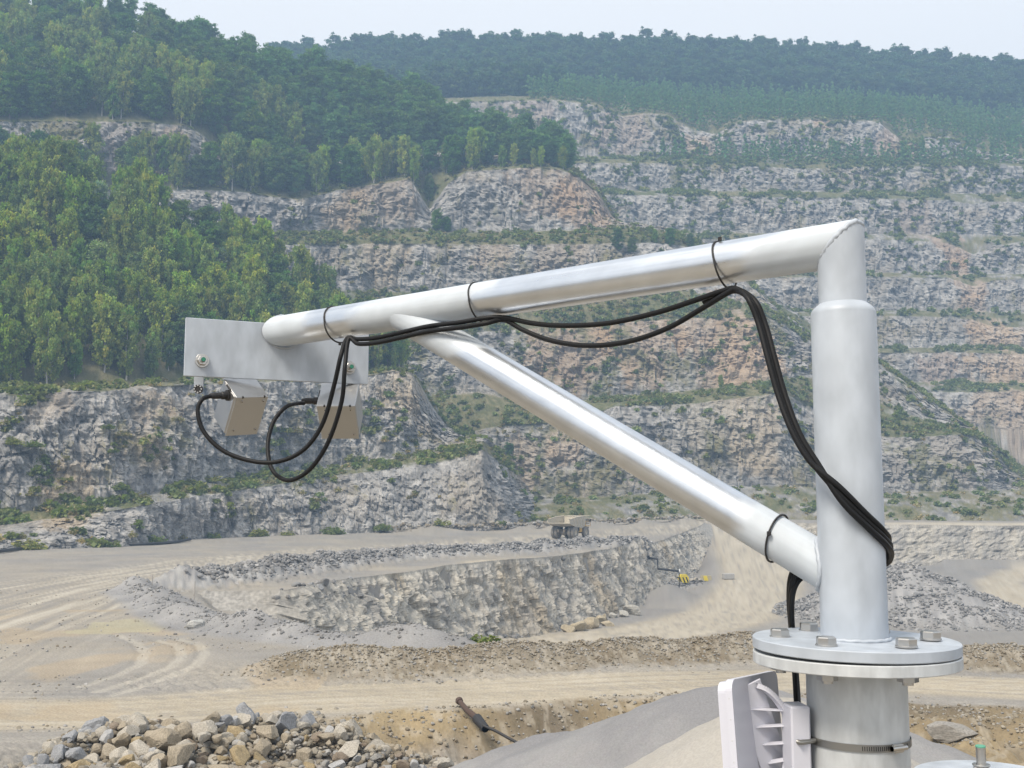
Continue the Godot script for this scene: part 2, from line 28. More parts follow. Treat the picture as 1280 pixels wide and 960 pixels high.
	[-246.3,177.8,-409.5,-239.6,178.3,-410.8,-233.0,178.7,-412.0,-226.2,179.1,-413.3,-219.5,179.5,-414.6,-212.7,179.9,-415.8,-205.8,180.3,-417.1,-198.9,180.8,-418.4,-191.9,181.2,-419.7,-184.9,181.6,-420.9,-178.4,182.0,-423.3,-171.8,182.3,-426.0,-165.1,182.7,-428.7,-158.4,183.0,-431.4,-151.5,183.4,-434.1,-144.6,183.7,-436.7,-137.6,184.0,-439.4,-130.4,184.4,-442.1,-123.9,184.4,-447.3,-117.2,184.4,-452.6,-110.3,184.3,-457.9,-102.9,184.0,-461.8,-95.3,183.5,-465.4,-87.6,183.0,-469.0,-79.8,182.5,-472.7,-71.8,182.0,-476.3,-63.8,181.4,-480.0,-55.5,180.6,-482.8,-47.0,179.5,-484.6,-38.5,178.3,-486.5,-29.9,177.1,-488.3,-21.2,176.0,-490.1,-12.5,174.7,-491.7,-3.8,173.1,-493.0,5.0,171.5,-494.2,13.9,169.8,-495.4,22.8,167.5,-497.5,31.8,164.1,-500.8,41.3,159.1,-509.2,52.3,149.2,-530.5,62.4,145.2,-537.1,72.5,141.9,-542.3,82.8,138.4,-547.5,93.2,134.8,-552.6,103.8,131.2,-557.8,114.6,127.5,-563.0,125.4,123.3,-567.8,135.8,116.7,-570.2,146.2,110.0,-572.6,156.7,103.3,-575.0,167.2,96.6,-577.3,177.8,89.8,-579.7,188.4,82.9,-582.1,199.1,76.1,-584.5,209.8,69.2,-586.9,220.6,62.2,-589.3,231.4,55.2,-591.7,242.3,48.2,-594.1,253.3,41.1,-596.5,264.3,34.0,-598.8,275.3,26.9,-601.2,286.4,19.7,-603.6,297.6,12.5,-606.0,308.8,5.3,-608.4],
	[-272.4,217.4,-450.4,-264.8,218.0,-451.4,-257.2,218.6,-452.4,-249.6,219.1,-453.4,-241.9,219.7,-454.3,-234.2,220.3,-455.3,-226.4,220.9,-456.3,-219.0,221.0,-458.1,-211.5,221.2,-459.9,-204.0,221.4,-461.8,-196.4,221.5,-463.6,-188.7,221.7,-465.4,-181.0,221.8,-467.2,-173.2,222.0,-469.0,-165.4,221.4,-471.1,-157.6,218.9,-473.8,-149.8,216.3,-476.6,-141.9,213.7,-479.3,-133.9,211.1,-482.0,-126.0,210.6,-485.2,-118.0,210.1,-488.3,-109.8,209.5,-491.4,-101.4,208.4,-493.5,-92.9,207.3,-495.6,-84.3,206.1,-497.7,-75.6,204.9,-499.8,-66.9,203.8,-501.9,-58.1,201.5,-503.7,-49.1,197.8,-505.1,-40.1,194.1,-506.4,-31.1,190.4,-507.8,-22.1,186.6,-508.5,-13.0,182.9,-509.1,-3.9,179.1,-509.8,5.2,176.2,-511.2,14.4,174.0,-513.0,23.6,171.8,-514.8,33.0,168.7,-520.3,43.0,163.5,-529.5,54.0,152.2,-548.3,64.4,148.0,-554.6,74.8,144.5,-559.8,85.4,140.8,-565.0,96.2,137.1,-570.2,107.1,133.3,-575.4,118.1,129.5,-580.6,129.3,125.1,-585.4,140.0,118.3,-588.1,150.8,111.4,-590.8,161.7,104.5,-593.6,172.6,97.6,-596.3,183.6,90.6,-599.0,194.7,83.5,-601.8,205.8,76.4,-604.5,217.0,69.3,-607.2,228.3,62.1,-610.0,239.6,54.8,-612.7,251.0,47.5,-615.4,262.4,40.2,-618.1,273.9,32.8,-620.9,285.5,25.4,-623.6,297.1,18.0,-626.3,308.8,10.4,-629.1,320.5,2.9,-631.8],
	[-296.1,220.6,-491.4,-288.1,220.4,-493.0,-280.1,220.2,-494.6,-272.1,220.0,-496.3,-263.9,219.8,-497.9,-255.7,219.6,-499.5,-247.5,219.4,-501.1,-239.2,219.2,-502.8,-230.8,219.0,-504.4,-222.4,218.8,-506.0,-214.0,218.6,-507.6,-205.5,218.3,-509.3,-196.9,218.1,-510.9,-188.3,217.9,-512.5,-179.6,217.6,-514.1,-170.8,217.3,-515.8,-162.0,217.1,-517.4,-153.2,216.8,-519.0,-144.3,216.6,-520.6,-135.2,215.2,-522.0,-126.1,213.7,-523.4,-117.0,212.3,-524.7,-107.8,210.9,-526.1,-98.6,209.5,-527.5,-89.3,208.0,-528.8,-80.0,206.6,-530.2,-70.7,205.1,-531.6,-61.3,202.7,-532.6,-51.8,199.2,-533.2,-42.2,195.6,-533.9,-32.7,192.0,-534.5,-23.2,188.4,-535.1,-13.6,184.8,-535.7,-4.1,181.2,-536.3,5.5,177.6,-537.0,15.0,174.0,-537.6,24.6,170.4,-538.2,34.8,164.8,-549.6,45.4,158.8,-560.9,56.3,152.5,-572.3,67.0,148.1,-577.2,77.6,143.9,-581.6,88.5,139.6,-585.9,99.4,135.2,-590.2,110.5,130.7,-594.5,121.7,126.2,-598.8,133.0,121.3,-603.0,144.1,114.5,-606.1,155.3,107.6,-609.1,166.6,100.7,-612.2,177.9,93.7,-615.3,189.3,86.6,-618.3,200.8,79.5,-621.4,212.4,72.4,-624.5,224.0,65.2,-627.6,235.7,57.9,-630.6,247.5,50.6,-633.7,259.4,43.2,-636.8,271.3,35.8,-639.8,283.3,28.3,-642.9,295.4,20.8,-646.0,307.6,13.2,-649.1,319.8,5.6,-652.1,332.1,-2.1,-655.2],
]
const FAR_WALL := [
	[-104.7,19.6,-472.7,-94.5,19.3,-472.7,-84.3,19.0,-472.7,-74.1,18.7,-472.7,-63.9,18.4,-472.7,-53.7,18.0,-472.7,-43.5,17.7,-472.7,-33.4,17.4,-472.7,-23.2,17.1,-472.7,-13.0,16.8,-472.7,-2.8,16.4,-472.7,7.3,16.1,-472.7,17.5,15.8,-472.7,27.7,15.5,-472.7,37.9,15.2,-472.7,48.0,14.8,-472.7,58.2,14.5,-472.7,68.4,14.2,-472.7,78.5,13.9,-472.7,88.7,13.6,-472.7,98.9,13.3,-472.7,109.0,12.9,-472.7,119.2,12.6,-472.7,129.3,12.3,-472.7,139.5,12.0,-472.7,149.6,11.7,-472.7,159.8,11.3,-472.7,169.9,11.0,-472.7,180.1,10.7,-472.7,190.2,10.4,-472.7,200.4,10.1,-472.7,210.5,9.8,-472.7,220.7,9.4,-472.7,230.8,9.1,-472.7,240.9,8.8,-472.7,251.1,8.5,-472.7,261.2,8.2,-472.7,271.3,7.8,-472.7],
	[-106.6,34.0,-479.7,-96.2,34.2,-479.7,-85.8,34.3,-479.7,-75.5,34.5,-479.7,-65.1,34.7,-479.7,-54.7,34.9,-479.7,-44.4,35.1,-479.7,-34.0,35.3,-479.7,-23.6,35.5,-479.7,-13.3,35.7,-479.7,-2.9,35.9,-479.7,7.5,36.0,-479.7,17.9,36.2,-479.7,28.2,36.4,-479.7,38.6,36.6,-479.7,49.0,36.8,-479.7,59.4,37.0,-479.7,69.8,37.2,-479.7,80.1,37.4,-479.7,90.5,37.6,-479.7,100.9,37.7,-479.7,111.3,37.9,-479.7,121.7,38.1,-479.7,132.1,38.7,-479.7,142.5,40.0,-479.7,152.9,41.2,-479.7,163.4,42.5,-479.7,173.8,43.7,-479.7,184.2,44.5,-479.7,194.6,43.8,-479.7,205.0,43.1,-479.7,215.3,42.4,-479.7,225.7,41.9,-479.7,236.0,41.4,-479.7,246.4,40.9,-479.7,256.7,40.3,-479.7,267.1,39.8,-479.7,277.4,39.3,-479.7],
	[-108.8,60.5,-486.7,-98.2,60.5,-486.7,-87.6,60.5,-486.7,-77.0,60.5,-486.7,-66.5,60.6,-486.7,-55.9,60.6,-486.7,-45.3,60.6,-486.7,-34.7,60.7,-486.7,-24.1,60.7,-486.7,-13.5,60.7,-486.7,-2.9,60.7,-486.7,7.6,60.8,-486.7,18.2,60.8,-486.7,28.8,60.8,-486.7,39.4,60.9,-486.7,50.0,60.9,-486.7,60.6,60.9,-486.7,71.2,60.9,-486.7,81.8,61.0,-486.7,92.3,61.0,-486.7,102.9,61.0,-486.7,113.5,61.1,-486.7,124.1,61.1,-486.7,134.7,61.1,-486.7,145.3,61.1,-486.7,155.9,61.2,-486.7,166.5,61.2,-486.7,177.0,60.8,-486.7,187.6,60.4,-486.7,198.2,59.9,-486.7,208.7,59.9,-486.7,219.3,60.1,-486.7,229.9,60.4,-486.7,240.5,60.3,-486.7,251.1,60.2,-486.7,261.7,60.0,-486.7,272.2,59.9,-486.7,282.8,59.7,-486.7],
	[-112.0,65.0,-500.8,-101.1,65.0,-500.8,-90.2,65.1,-500.8,-79.3,65.1,-500.8,-68.4,65.2,-500.8,-57.5,65.2,-500.8,-46.6,65.3,-500.8,-35.7,65.3,-500.8,-24.8,65.3,-500.8,-13.9,65.4,-500.8,-3.0,65.4,-500.8,7.9,65.5,-500.8,18.8,65.5,-500.8,29.7,65.6,-500.8,40.6,65.6,-500.8,51.5,65.6,-500.8,62.4,65.7,-500.8,73.3,65.7,-500.8,84.2,65.8,-500.8,95.1,65.8,-500.8,106.0,65.9,-500.8,116.9,65.9,-500.8,127.8,65.9,-500.8,138.7,66.0,-500.8,149.6,66.0,-500.8,160.5,66.1,-500.8,171.4,66.1,-500.8,182.3,66.2,-500.8,193.2,66.3,-500.8,204.1,66.4,-500.8,215.0,66.4,-500.8,225.9,66.1,-500.8,236.8,65.8,-500.8,247.7,65.6,-500.8,258.6,65.5,-500.8,269.5,65.3,-500.8,280.3,65.2,-500.8,291.2,65.0,-500.8],
	[-113.4,79.6,-505.4,-102.4,79.6,-505.4,-91.3,79.7,-505.4,-80.3,79.7,-505.4,-69.3,79.7,-505.4,-58.2,79.8,-505.4,-47.2,79.8,-505.4,-36.2,79.8,-505.4,-25.1,79.8,-505.4,-14.1,79.9,-505.4,-3.1,79.9,-505.4,8.0,79.9,-505.4,19.0,80.0,-505.4,30.0,80.0,-505.4,41.1,80.0,-505.4,52.1,80.1,-505.4,63.2,80.1,-505.4,74.2,80.1,-505.4,85.2,80.1,-505.4,96.3,80.2,-505.4,107.3,80.2,-505.4,118.3,80.2,-505.4,129.4,80.3,-505.4,140.4,80.3,-505.4,151.4,80.3,-505.4,162.5,80.3,-505.4,173.5,80.4,-505.4,184.6,80.5,-505.4,195.6,80.6,-505.4,206.7,80.7,-505.4,217.7,80.5,-505.4,228.7,80.3,-505.4,239.7,80.0,-505.4,250.8,79.9,-505.4,261.8,79.7,-505.4,272.8,79.5,-505.4,283.8,79.4,-505.4,294.9,79.2,-505.4],
	[-116.4,84.2,-518.3,-105.1,84.2,-518.3,-93.7,84.2,-518.3,-82.4,84.3,-518.3,-71.1,84.3,-518.3,-59.8,84.3,-518.3,-48.4,84.4,-518.3,-37.1,84.4,-518.3,-25.8,84.4,-518.3,-14.5,84.5,-518.3,-3.1,84.5,-518.3,8.2,84.5,-518.3,19.5,84.6,-518.3,30.8,84.6,-518.3,42.1,84.6,-518.3,53.5,84.6,-518.3,64.8,84.7,-518.3,76.1,84.7,-518.3,87.4,84.7,-518.3,98.8,84.8,-518.3,110.1,84.8,-518.3,121.4,84.8,-518.3,132.7,84.9,-518.3,144.1,84.9,-518.3,155.4,84.9,-518.3,166.7,84.9,-518.3,178.0,85.0,-518.3,189.4,85.0,-518.3,200.7,85.0,-518.3,212.0,85.0,-518.3,223.3,85.0,-518.3,234.7,85.0,-518.3,246.0,85.0,-518.3,257.3,84.7,-518.3,268.6,84.4,-518.3,279.9,84.1,-518.3,291.2,83.7,-518.3,302.5,83.4,-518.3],
	[-118.1,100.6,-524.2,-106.6,100.6,-524.2,-95.1,100.7,-524.2,-83.6,100.7,-524.2,-72.1,100.7,-524.2,-60.6,100.8,-524.2,-49.1,100.8,-524.2,-37.7,100.9,-524.2,-26.2,100.9,-524.2,-14.7,101.0,-524.2,-3.2,101.0,-524.2,8.3,101.1,-524.2,19.8,101.1,-524.2,31.3,101.2,-524.2,42.8,101.2,-524.2,54.3,101.3,-524.2,65.8,101.3,-524.2,77.2,101.3,-524.2,88.7,101.4,-524.2,100.2,101.4,-524.2,111.7,101.5,-524.2,123.2,101.5,-524.2,134.7,101.6,-524.2,146.2,101.6,-524.2,157.7,101.7,-524.2,169.2,101.7,-524.2,180.7,101.8,-524.2,192.2,101.6,-524.2,203.6,101.3,-524.2,215.1,101.1,-524.2,226.5,99.7,-524.2,237.8,95.6,-524.2,249.3,96.1,-524.2,260.8,96.4,-524.2,272.3,96.8,-524.2,283.8,97.1,-524.2,295.3,97.4,-524.2,306.8,97.8,-524.2],
	[-120.8,105.1,-535.9,-109.0,105.1,-535.9,-97.3,105.2,-535.9,-85.5,105.2,-535.9,-73.8,105.3,-535.9,-62.0,105.3,-535.9,-50.3,105.4,-535.9,-38.5,105.4,-535.9,-26.8,105.5,-535.9,-15.0,105.5,-535.9,-3.3,105.6,-535.9,8.5,105.6,-535.9,20.2,105.7,-535.9,32.0,105.7,-535.9,43.7,105.7,-535.9,55.5,105.8,-535.9,67.3,105.8,-535.9,79.0,105.9,-535.9,90.8,105.9,-535.9,102.5,106.0,-535.9,114.3,106.0,-535.9,126.0,106.1,-535.9,137.8,106.1,-535.9,149.5,106.2,-535.9,161.3,106.2,-535.9,173.0,106.3,-535.9,184.8,106.3,-535.9,196.6,106.4,-535.9,208.3,106.5,-535.9,220.1,106.7,-535.9,231.8,106.5,-535.9,243.6,106.0,-535.9,255.3,105.6,-535.9,267.0,105.1,-535.9,278.7,104.6,-535.9,290.5,104.1,-535.9,302.2,103.6,-535.9,313.9,103.0,-535.9],
	[-122.5,124.0,-541.7,-110.6,124.0,-541.7,-98.7,124.0,-541.7,-86.8,124.1,-541.7,-74.9,124.1,-541.7,-62.9,124.1,-541.7,-51.0,124.2,-541.7,-39.1,124.2,-541.7,-27.2,124.2,-541.7,-15.2,124.3,-541.7,-3.3,124.3,-541.7,8.6,124.3,-541.7,20.5,124.4,-541.7,32.5,124.4,-541.7,44.4,124.4,-541.7,56.3,124.5,-541.7,68.2,124.5,-541.7,80.2,124.5,-541.7,92.1,124.5,-541.7,104.0,124.6,-541.7,115.9,124.6,-541.7,127.9,124.6,-541.7,139.8,124.7,-541.7,151.7,124.7,-541.7,163.6,124.7,-541.7,175.6,124.8,-541.7,187.5,124.8,-541.7,199.4,124.7,-541.7,211.3,124.6,-541.7,223.3,124.5,-541.7,235.0,120.0,-541.7,247.0,123.3,-541.7,259.0,123.9,-541.7,270.9,123.8,-541.7,282.8,123.7,-541.7,294.7,123.5,-541.7,306.7,123.3,-541.7,318.6,123.1,-541.7],
	[-125.3,129.0,-553.4,-113.1,129.1,-553.4,-100.9,129.1,-553.4,-88.7,129.1,-553.4,-76.5,129.1,-553.4,-64.3,129.1,-553.4,-52.1,129.1,-553.4,-39.9,129.2,-553.4,-27.8,129.2,-553.4,-15.6,129.2,-553.4,-3.4,129.2,-553.4,8.8,129.2,-553.4,21.0,129.2,-553.4,33.2,129.2,-553.4,45.4,129.3,-553.4,57.6,129.3,-553.4,69.7,129.3,-553.4,81.9,129.3,-553.4,94.1,129.3,-553.4,106.3,129.3,-553.4,118.5,129.4,-553.4,130.7,129.4,-553.4,142.9,129.4,-553.4,155.1,129.4,-553.4,167.2,129.4,-553.4,179.4,129.4,-553.4,191.6,129.5,-553.4,203.8,129.4,-553.4,216.0,129.3,-553.4,228.2,129.3,-553.4,240.4,129.2,-553.4,252.6,129.1,-553.4,264.7,129.1,-553.4,276.9,128.8,-553.4,289.1,128.6,-553.4,301.3,128.3,-553.4,313.4,128.0,-553.4,325.6,127.8,-553.4],
	[-127.0,148.4,-559.3,-114.7,148.5,-559.3,-102.3,148.5,-559.3,-90.0,148.5,-559.3,-77.6,148.6,-559.3,-65.2,148.6,-559.3,-52.9,148.6,-559.3,-40.5,148.7,-559.3,-28.2,148.7,-559.3,-15.8,148.7,-559.3,-3.4,148.8,-559.3,8.9,148.8,-559.3,21.3,148.8,-559.3,33.7,148.9,-559.3,46.0,148.9,-559.3,58.4,148.9,-559.3,70.7,149.0,-559.3,83.1,149.0,-559.3,95.5,149.1,-559.3,107.8,149.1,-559.3,120.2,149.1,-559.3,132.6,149.2,-559.3,144.9,149.2,-559.3,157.3,149.2,-559.3,169.6,149.3,-559.3,182.0,149.3,-559.3,194.4,149.0,-559.3,206.7,148.5,-559.3,219.0,148.0,-559.3,231.4,147.1,-559.3,243.4,140.8,-559.3,256.0,145.4,-559.3,268.5,147.9,-559.3,280.9,148.4,-559.3,293.2,148.4,-559.3,305.6,148.4,-559.3,317.9,148.4,-559.3,330.3,148.4,-559.3],
	[-129.8,154.0,-571.0,-117.1,154.2,-571.0,-104.5,154.3,-571.0,-91.9,154.4,-571.0,-79.3,154.5,-571.0,-66.6,154.6,-571.0,-54.0,154.7,-571.0,-41.4,154.8,-571.0,-28.8,154.9,-571.0,-16.1,155.0,-571.0,-3.5,155.2,-571.0,9.1,155.3,-571.0,21.8,155.4,-571.0,34.4,155.5,-571.0,47.0,155.6,-571.0,59.6,155.7,-571.0,72.3,155.8,-571.0,84.9,155.7,-571.0,97.5,155.6,-571.0,110.2,155.5,-571.0,122.8,155.4,-571.0,135.4,155.3,-571.0,148.0,155.2,-571.0,160.7,155.1,-571.0,173.3,155.0,-571.0,185.9,155.0,-571.0,198.5,154.8,-571.0,211.2,154.7,-571.0,223.8,154.6,-571.0,236.4,154.5,-571.0,249.0,154.3,-571.0,261.6,154.2,-571.0,274.3,154.1,-571.0,286.9,153.7,-571.0,299.5,153.4,-571.0,312.1,153.0,-571.0,324.7,152.6,-571.0,337.3,152.3,-571.0],
	[-131.9,177.9,-578.0,-119.1,177.9,-578.0,-106.3,178.0,-578.0,-93.4,178.1,-578.0,-80.6,178.1,-578.0,-67.7,178.2,-578.0,-54.9,178.2,-578.0,-42.1,178.3,-578.0,-29.2,178.4,-578.0,-16.4,178.4,-578.0,-3.6,178.5,-578.0,9.3,178.5,-578.0,22.1,178.6,-578.0,34.9,178.7,-578.0,47.8,178.7,-578.0,60.6,178.8,-578.0,73.5,178.6,-578.0,86.3,178.4,-578.0,99.1,178.3,-578.0,112.0,178.1,-578.0,124.8,177.9,-578.0,137.6,177.7,-578.0,150.5,177.5,-578.0,163.3,177.3,-578.0,176.1,177.0,-578.0,188.9,176.8,-578.0,201.7,176.5,-578.0,214.6,176.2,-578.0,227.4,175.9,-578.0,240.2,175.7,-578.0,252.9,173.7,-578.0,265.8,175.0,-578.0,278.6,174.8,-578.0,291.5,174.6,-578.0,304.3,174.4,-578.0,317.1,174.2,-578.0,329.9,174.0,-578.0,342.7,173.8,-578.0],
	[-135.8,186.9,-594.4,-122.6,186.8,-594.4,-109.3,186.8,-594.4,-96.1,186.7,-594.4,-82.9,186.6,-594.4,-69.7,186.6,-594.4,-56.5,186.5,-594.4,-43.3,186.5,-594.4,-30.1,186.4,-594.4,-16.9,186.3,-594.4,-3.7,186.3,-594.4,9.5,186.2,-594.4,22.7,186.1,-594.4,36.0,186.1,-594.4,49.2,186.0,-594.4,62.4,186.0,-594.4,75.6,185.9,-594.4,88.8,185.8,-594.4,102.0,185.7,-594.4,115.2,185.6,-594.4,128.4,185.5,-594.4,141.6,185.5,-594.4,154.8,185.4,-594.4,168.0,185.3,-594.4,181.2,185.2,-594.4,194.4,185.1,-594.4,207.6,185.0,-594.4,220.8,184.8,-594.4,234.0,184.6,-594.4,247.2,184.4,-594.4,260.4,184.1,-594.4,273.6,183.9,-594.4,286.8,183.7,-594.4,300.0,183.4,-594.4,313.1,183.1,-594.4,326.3,182.8,-594.4,339.5,182.5,-594.4,352.7,182.2,-594.4],
	[-137.5,203.3,-600.2,-124.1,203.3,-600.2,-110.7,203.4,-600.2,-97.3,203.5,-600.2,-84.0,203.5,-600.2,-70.6,203.6,-600.2,-57.2,203.7,-600.2,-43.8,203.7,-600.2,-30.5,203.8,-600.2,-17.1,203.9,-600.2,-3.7,203.9,-600.2,9.7,204.0,-600.2,23.0,204.1,-600.2,36.4,204.1,-600.2,49.8,204.2,-600.2,63.2,204.1,-600.2,76.5,204.0,-600.2,89.9,203.9,-600.2,103.3,203.7,-600.2,116.7,202.8,-600.2,130.0,202.3,-600.2,143.4,201.8,-600.2,156.7,201.3,-600.2,170.1,200.9,-600.2,183.5,201.3,-600.2,196.9,201.6,-600.2,210.2,201.9,-600.2,223.6,202.3,-600.2,237.0,202.3,-600.2,250.4,202.3,-600.2,263.8,202.3,-600.2,277.1,202.3,-600.2,290.5,202.3,-600.2,303.9,202.1,-600.2,317.2,201.8,-600.2,330.6,201.5,-600.2,343.9,201.2,-600.2,357.3,200.9,-600.2],
	[-142.1,212.2,-620.1,-128.3,212.4,-620.1,-114.4,212.6,-620.1,-100.6,212.8,-620.1,-86.8,213.1,-620.1,-73.0,213.3,-620.1,-59.2,213.5,-620.1,-45.3,213.7,-620.1,-31.5,213.9,-620.1,-17.7,214.1,-620.1,-3.8,213.9,-620.1,10.0,213.8,-620.1,23.8,213.6,-620.1,37.6,213.4,-620.1,51.5,213.2,-620.1,65.3,213.2,-620.1,79.1,213.3,-620.1,93.0,213.3,-620.1,106.8,213.4,-620.1,120.6,213.4,-620.1,134.4,213.5,-620.1,148.3,213.6,-620.1,162.1,213.6,-620.1,175.9,213.5,-620.1,189.7,213.2,-620.1,203.6,212.9,-620.1,217.4,212.5,-620.1,231.2,212.2,-620.1,245.0,211.8,-620.1,258.8,211.4,-620.1,272.6,211.1,-620.1,286.4,210.7,-620.1,300.2,210.3,-620.1,314.0,210.0,-620.1,327.8,209.7,-620.1,341.6,209.4,-620.1,355.4,209.1,-620.1,369.2,208.8,-620.1],
	[-145.1,247.7,-629.5,-131.0,248.2,-629.5,-116.8,248.7,-629.5,-102.7,249.2,-629.5,-88.6,249.7,-629.5,-74.5,250.2,-629.5,-60.4,250.7,-629.5,-46.3,251.2,-629.5,-32.2,251.7,-629.5,-18.0,252.2,-629.5,-3.9,252.5,-629.5,10.2,252.8,-629.5,24.3,253.1,-629.5,38.4,251.7,-629.5,52.6,249.5,-629.5,66.6,242.6,-629.5,80.7,244.8,-629.5,94.8,243.0,-629.5,108.7,234.7,-629.5,122.8,231.7,-629.5,137.0,239.8,-629.5,151.1,240.4,-629.5,165.2,240.6,-629.5,179.3,240.6,-629.5,193.4,240.3,-629.5,207.5,240.0,-629.5,221.6,239.8,-629.5,235.1,226.5,-629.5,249.3,229.7,-629.5,263.4,230.3,-629.5,277.1,222.2,-629.5,291.0,219.9,-629.5,305.0,217.7,-629.5,319.0,216.9,-629.5,333.0,216.5,-629.5,347.0,216.1,-629.5,361.0,215.7,-629.5,375.0,215.3,-629.5],
	[-151.0,259.1,-655.2,-136.3,259.7,-655.2,-121.7,260.4,-655.2,-107.0,261.0,-655.2,-92.3,261.6,-655.2,-77.6,262.3,-655.2,-62.9,262.9,-655.2,-48.2,263.6,-655.2,-33.5,264.2,-655.2,-18.8,264.8,-655.2,-4.1,265.2,-655.2,10.6,265.5,-655.2,25.3,265.8,-655.2,40.0,264.3,-655.2,54.7,262.0,-655.2,69.4,259.8,-655.2,84.1,257.6,-655.2,98.7,255.4,-655.2,113.4,253.8,-655.2,128.0,252.8,-655.2,142.7,251.8,-655.2,157.4,251.8,-655.2,172.0,251.8,-655.2,186.7,251.8,-655.2,201.4,251.8,-655.2,216.1,251.8,-655.2,230.7,251.8,-655.2,245.4,250.3,-655.2,259.9,247.6,-655.2,274.5,244.7,-655.2,288.9,241.1,-655.2,303.4,237.4,-655.2,317.8,233.8,-655.2,332.4,232.7,-655.2,347.0,232.3,-655.2,361.6,231.9,-655.2,376.2,231.4,-655.2,390.8,231.0,-655.2],
	[-167.4,294.1,-725.4,-151.1,294.8,-725.4,-134.9,295.4,-725.4,-118.6,296.1,-725.4,-102.3,296.7,-725.4,-86.0,297.4,-725.4,-69.7,298.0,-725.4,-53.4,298.7,-725.4,-37.1,299.3,-725.4,-20.8,299.8,-725.4,-4.5,299.0,-725.4,11.8,298.2,-725.4,28.1,297.3,-725.4,44.4,296.5,-725.4,60.6,295.6,-725.4,76.9,294.9,-725.4,93.2,294.4,-725.4,109.5,293.8,-725.4,125.8,293.2,-725.4,142.0,292.7,-725.4,158.3,292.1,-725.4,174.6,291.6,-725.4,190.9,291.0,-725.4,207.1,290.1,-725.4,223.3,288.8,-725.4,239.6,287.5,-725.4,255.8,286.2,-725.4,272.0,284.8,-725.4,288.2,283.5,-725.4,304.4,282.2,-725.4,320.6,280.9,-725.4,336.8,279.5,-725.4,353.0,278.2,-725.4,369.2,277.4,-725.4,385.4,276.6,-725.4,401.6,275.9,-725.4,417.8,275.2,-725.4,434.0,274.5,-725.4],
	[-187.0,353.7,-807.3,-168.8,354.5,-807.3,-150.6,355.3,-807.3,-132.5,356.1,-807.3,-114.3,356.9,-807.3,-96.1,357.7,-807.3,-77.9,358.2,-807.3,-59.7,358.8,-807.3,-41.5,359.3,-807.3,-23.3,359.9,-807.3,-5.1,360.4,-807.3,13.2,360.9,-807.3,31.4,361.5,-807.3,49.6,360.8,-807.3,67.8,360.1,-807.3,86.0,359.3,-807.3,104.2,358.6,-807.3,122.4,357.9,-807.3,140.6,357.2,-807.3,158.8,356.4,-807.3,176.9,355.7,-807.3,195.1,354.9,-807.3,213.3,354.1,-807.3,231.5,352.8,-807.3,249.6,350.7,-807.3,267.7,348.5,-807.3,285.8,347.4,-807.3,304.0,346.3,-807.3,322.1,345.2,-807.3,340.2,344.2,-807.3,358.3,343.1,-807.3,376.4,342.0,-807.3,394.6,340.9,-807.3,412.7,339.8,-807.3,430.8,338.8,-807.3,448.8,337.7,-807.3,466.9,336.6,-807.3,485.0,335.5,-807.3],
	[-205.4,364.5,-889.2,-185.4,365.1,-889.2,-165.4,365.7,-889.2,-145.4,366.3,-889.2,-125.5,366.9,-889.2,-105.5,367.5,-889.2,-85.5,368.1,-889.2,-65.5,368.7,-889.2,-45.5,369.3,-889.2,-25.5,369.9,-889.2,-5.6,370.5,-889.2,14.4,371.1,-889.2,34.4,371.6,-889.2,54.4,370.5,-889.2,74.4,369.4,-889.2,94.4,368.2,-889.2,114.4,367.1,-889.2,134.3,365.9,-889.2,154.3,364.8,-889.2,174.3,363.7,-889.2,194.2,362.5,-889.2,214.2,361.4,-889.2,234.1,360.3,-889.2,254.0,359.1,-889.2,274.0,358.0,-889.2,293.9,356.9,-889.2,313.8,355.7,-889.2,333.7,354.6,-889.2,353.6,353.4,-889.2,373.5,352.3,-889.2,393.4,351.2,-889.2,413.3,350.0,-889.2,433.2,348.9,-889.2,453.1,347.8,-889.2,472.9,346.6,-889.2,492.8,345.5,-889.2,512.7,344.4,-889.2,532.5,343.2,-889.2],
]

var rng := RandomNumberGenerator.new()
var n_big := FastNoiseLite.new()
var n_mid := FastNoiseLite.new()
var n_cell := FastNoiseLite.new()
var n_cell2 := FastNoiseLite.new()
var n_fine := FastNoiseLite.new()
var n_ridge := FastNoiseLite.new()
var n_streak := FastNoiseLite.new()
var n_crack := FastNoiseLite.new()
var taken := {}
var M := {}

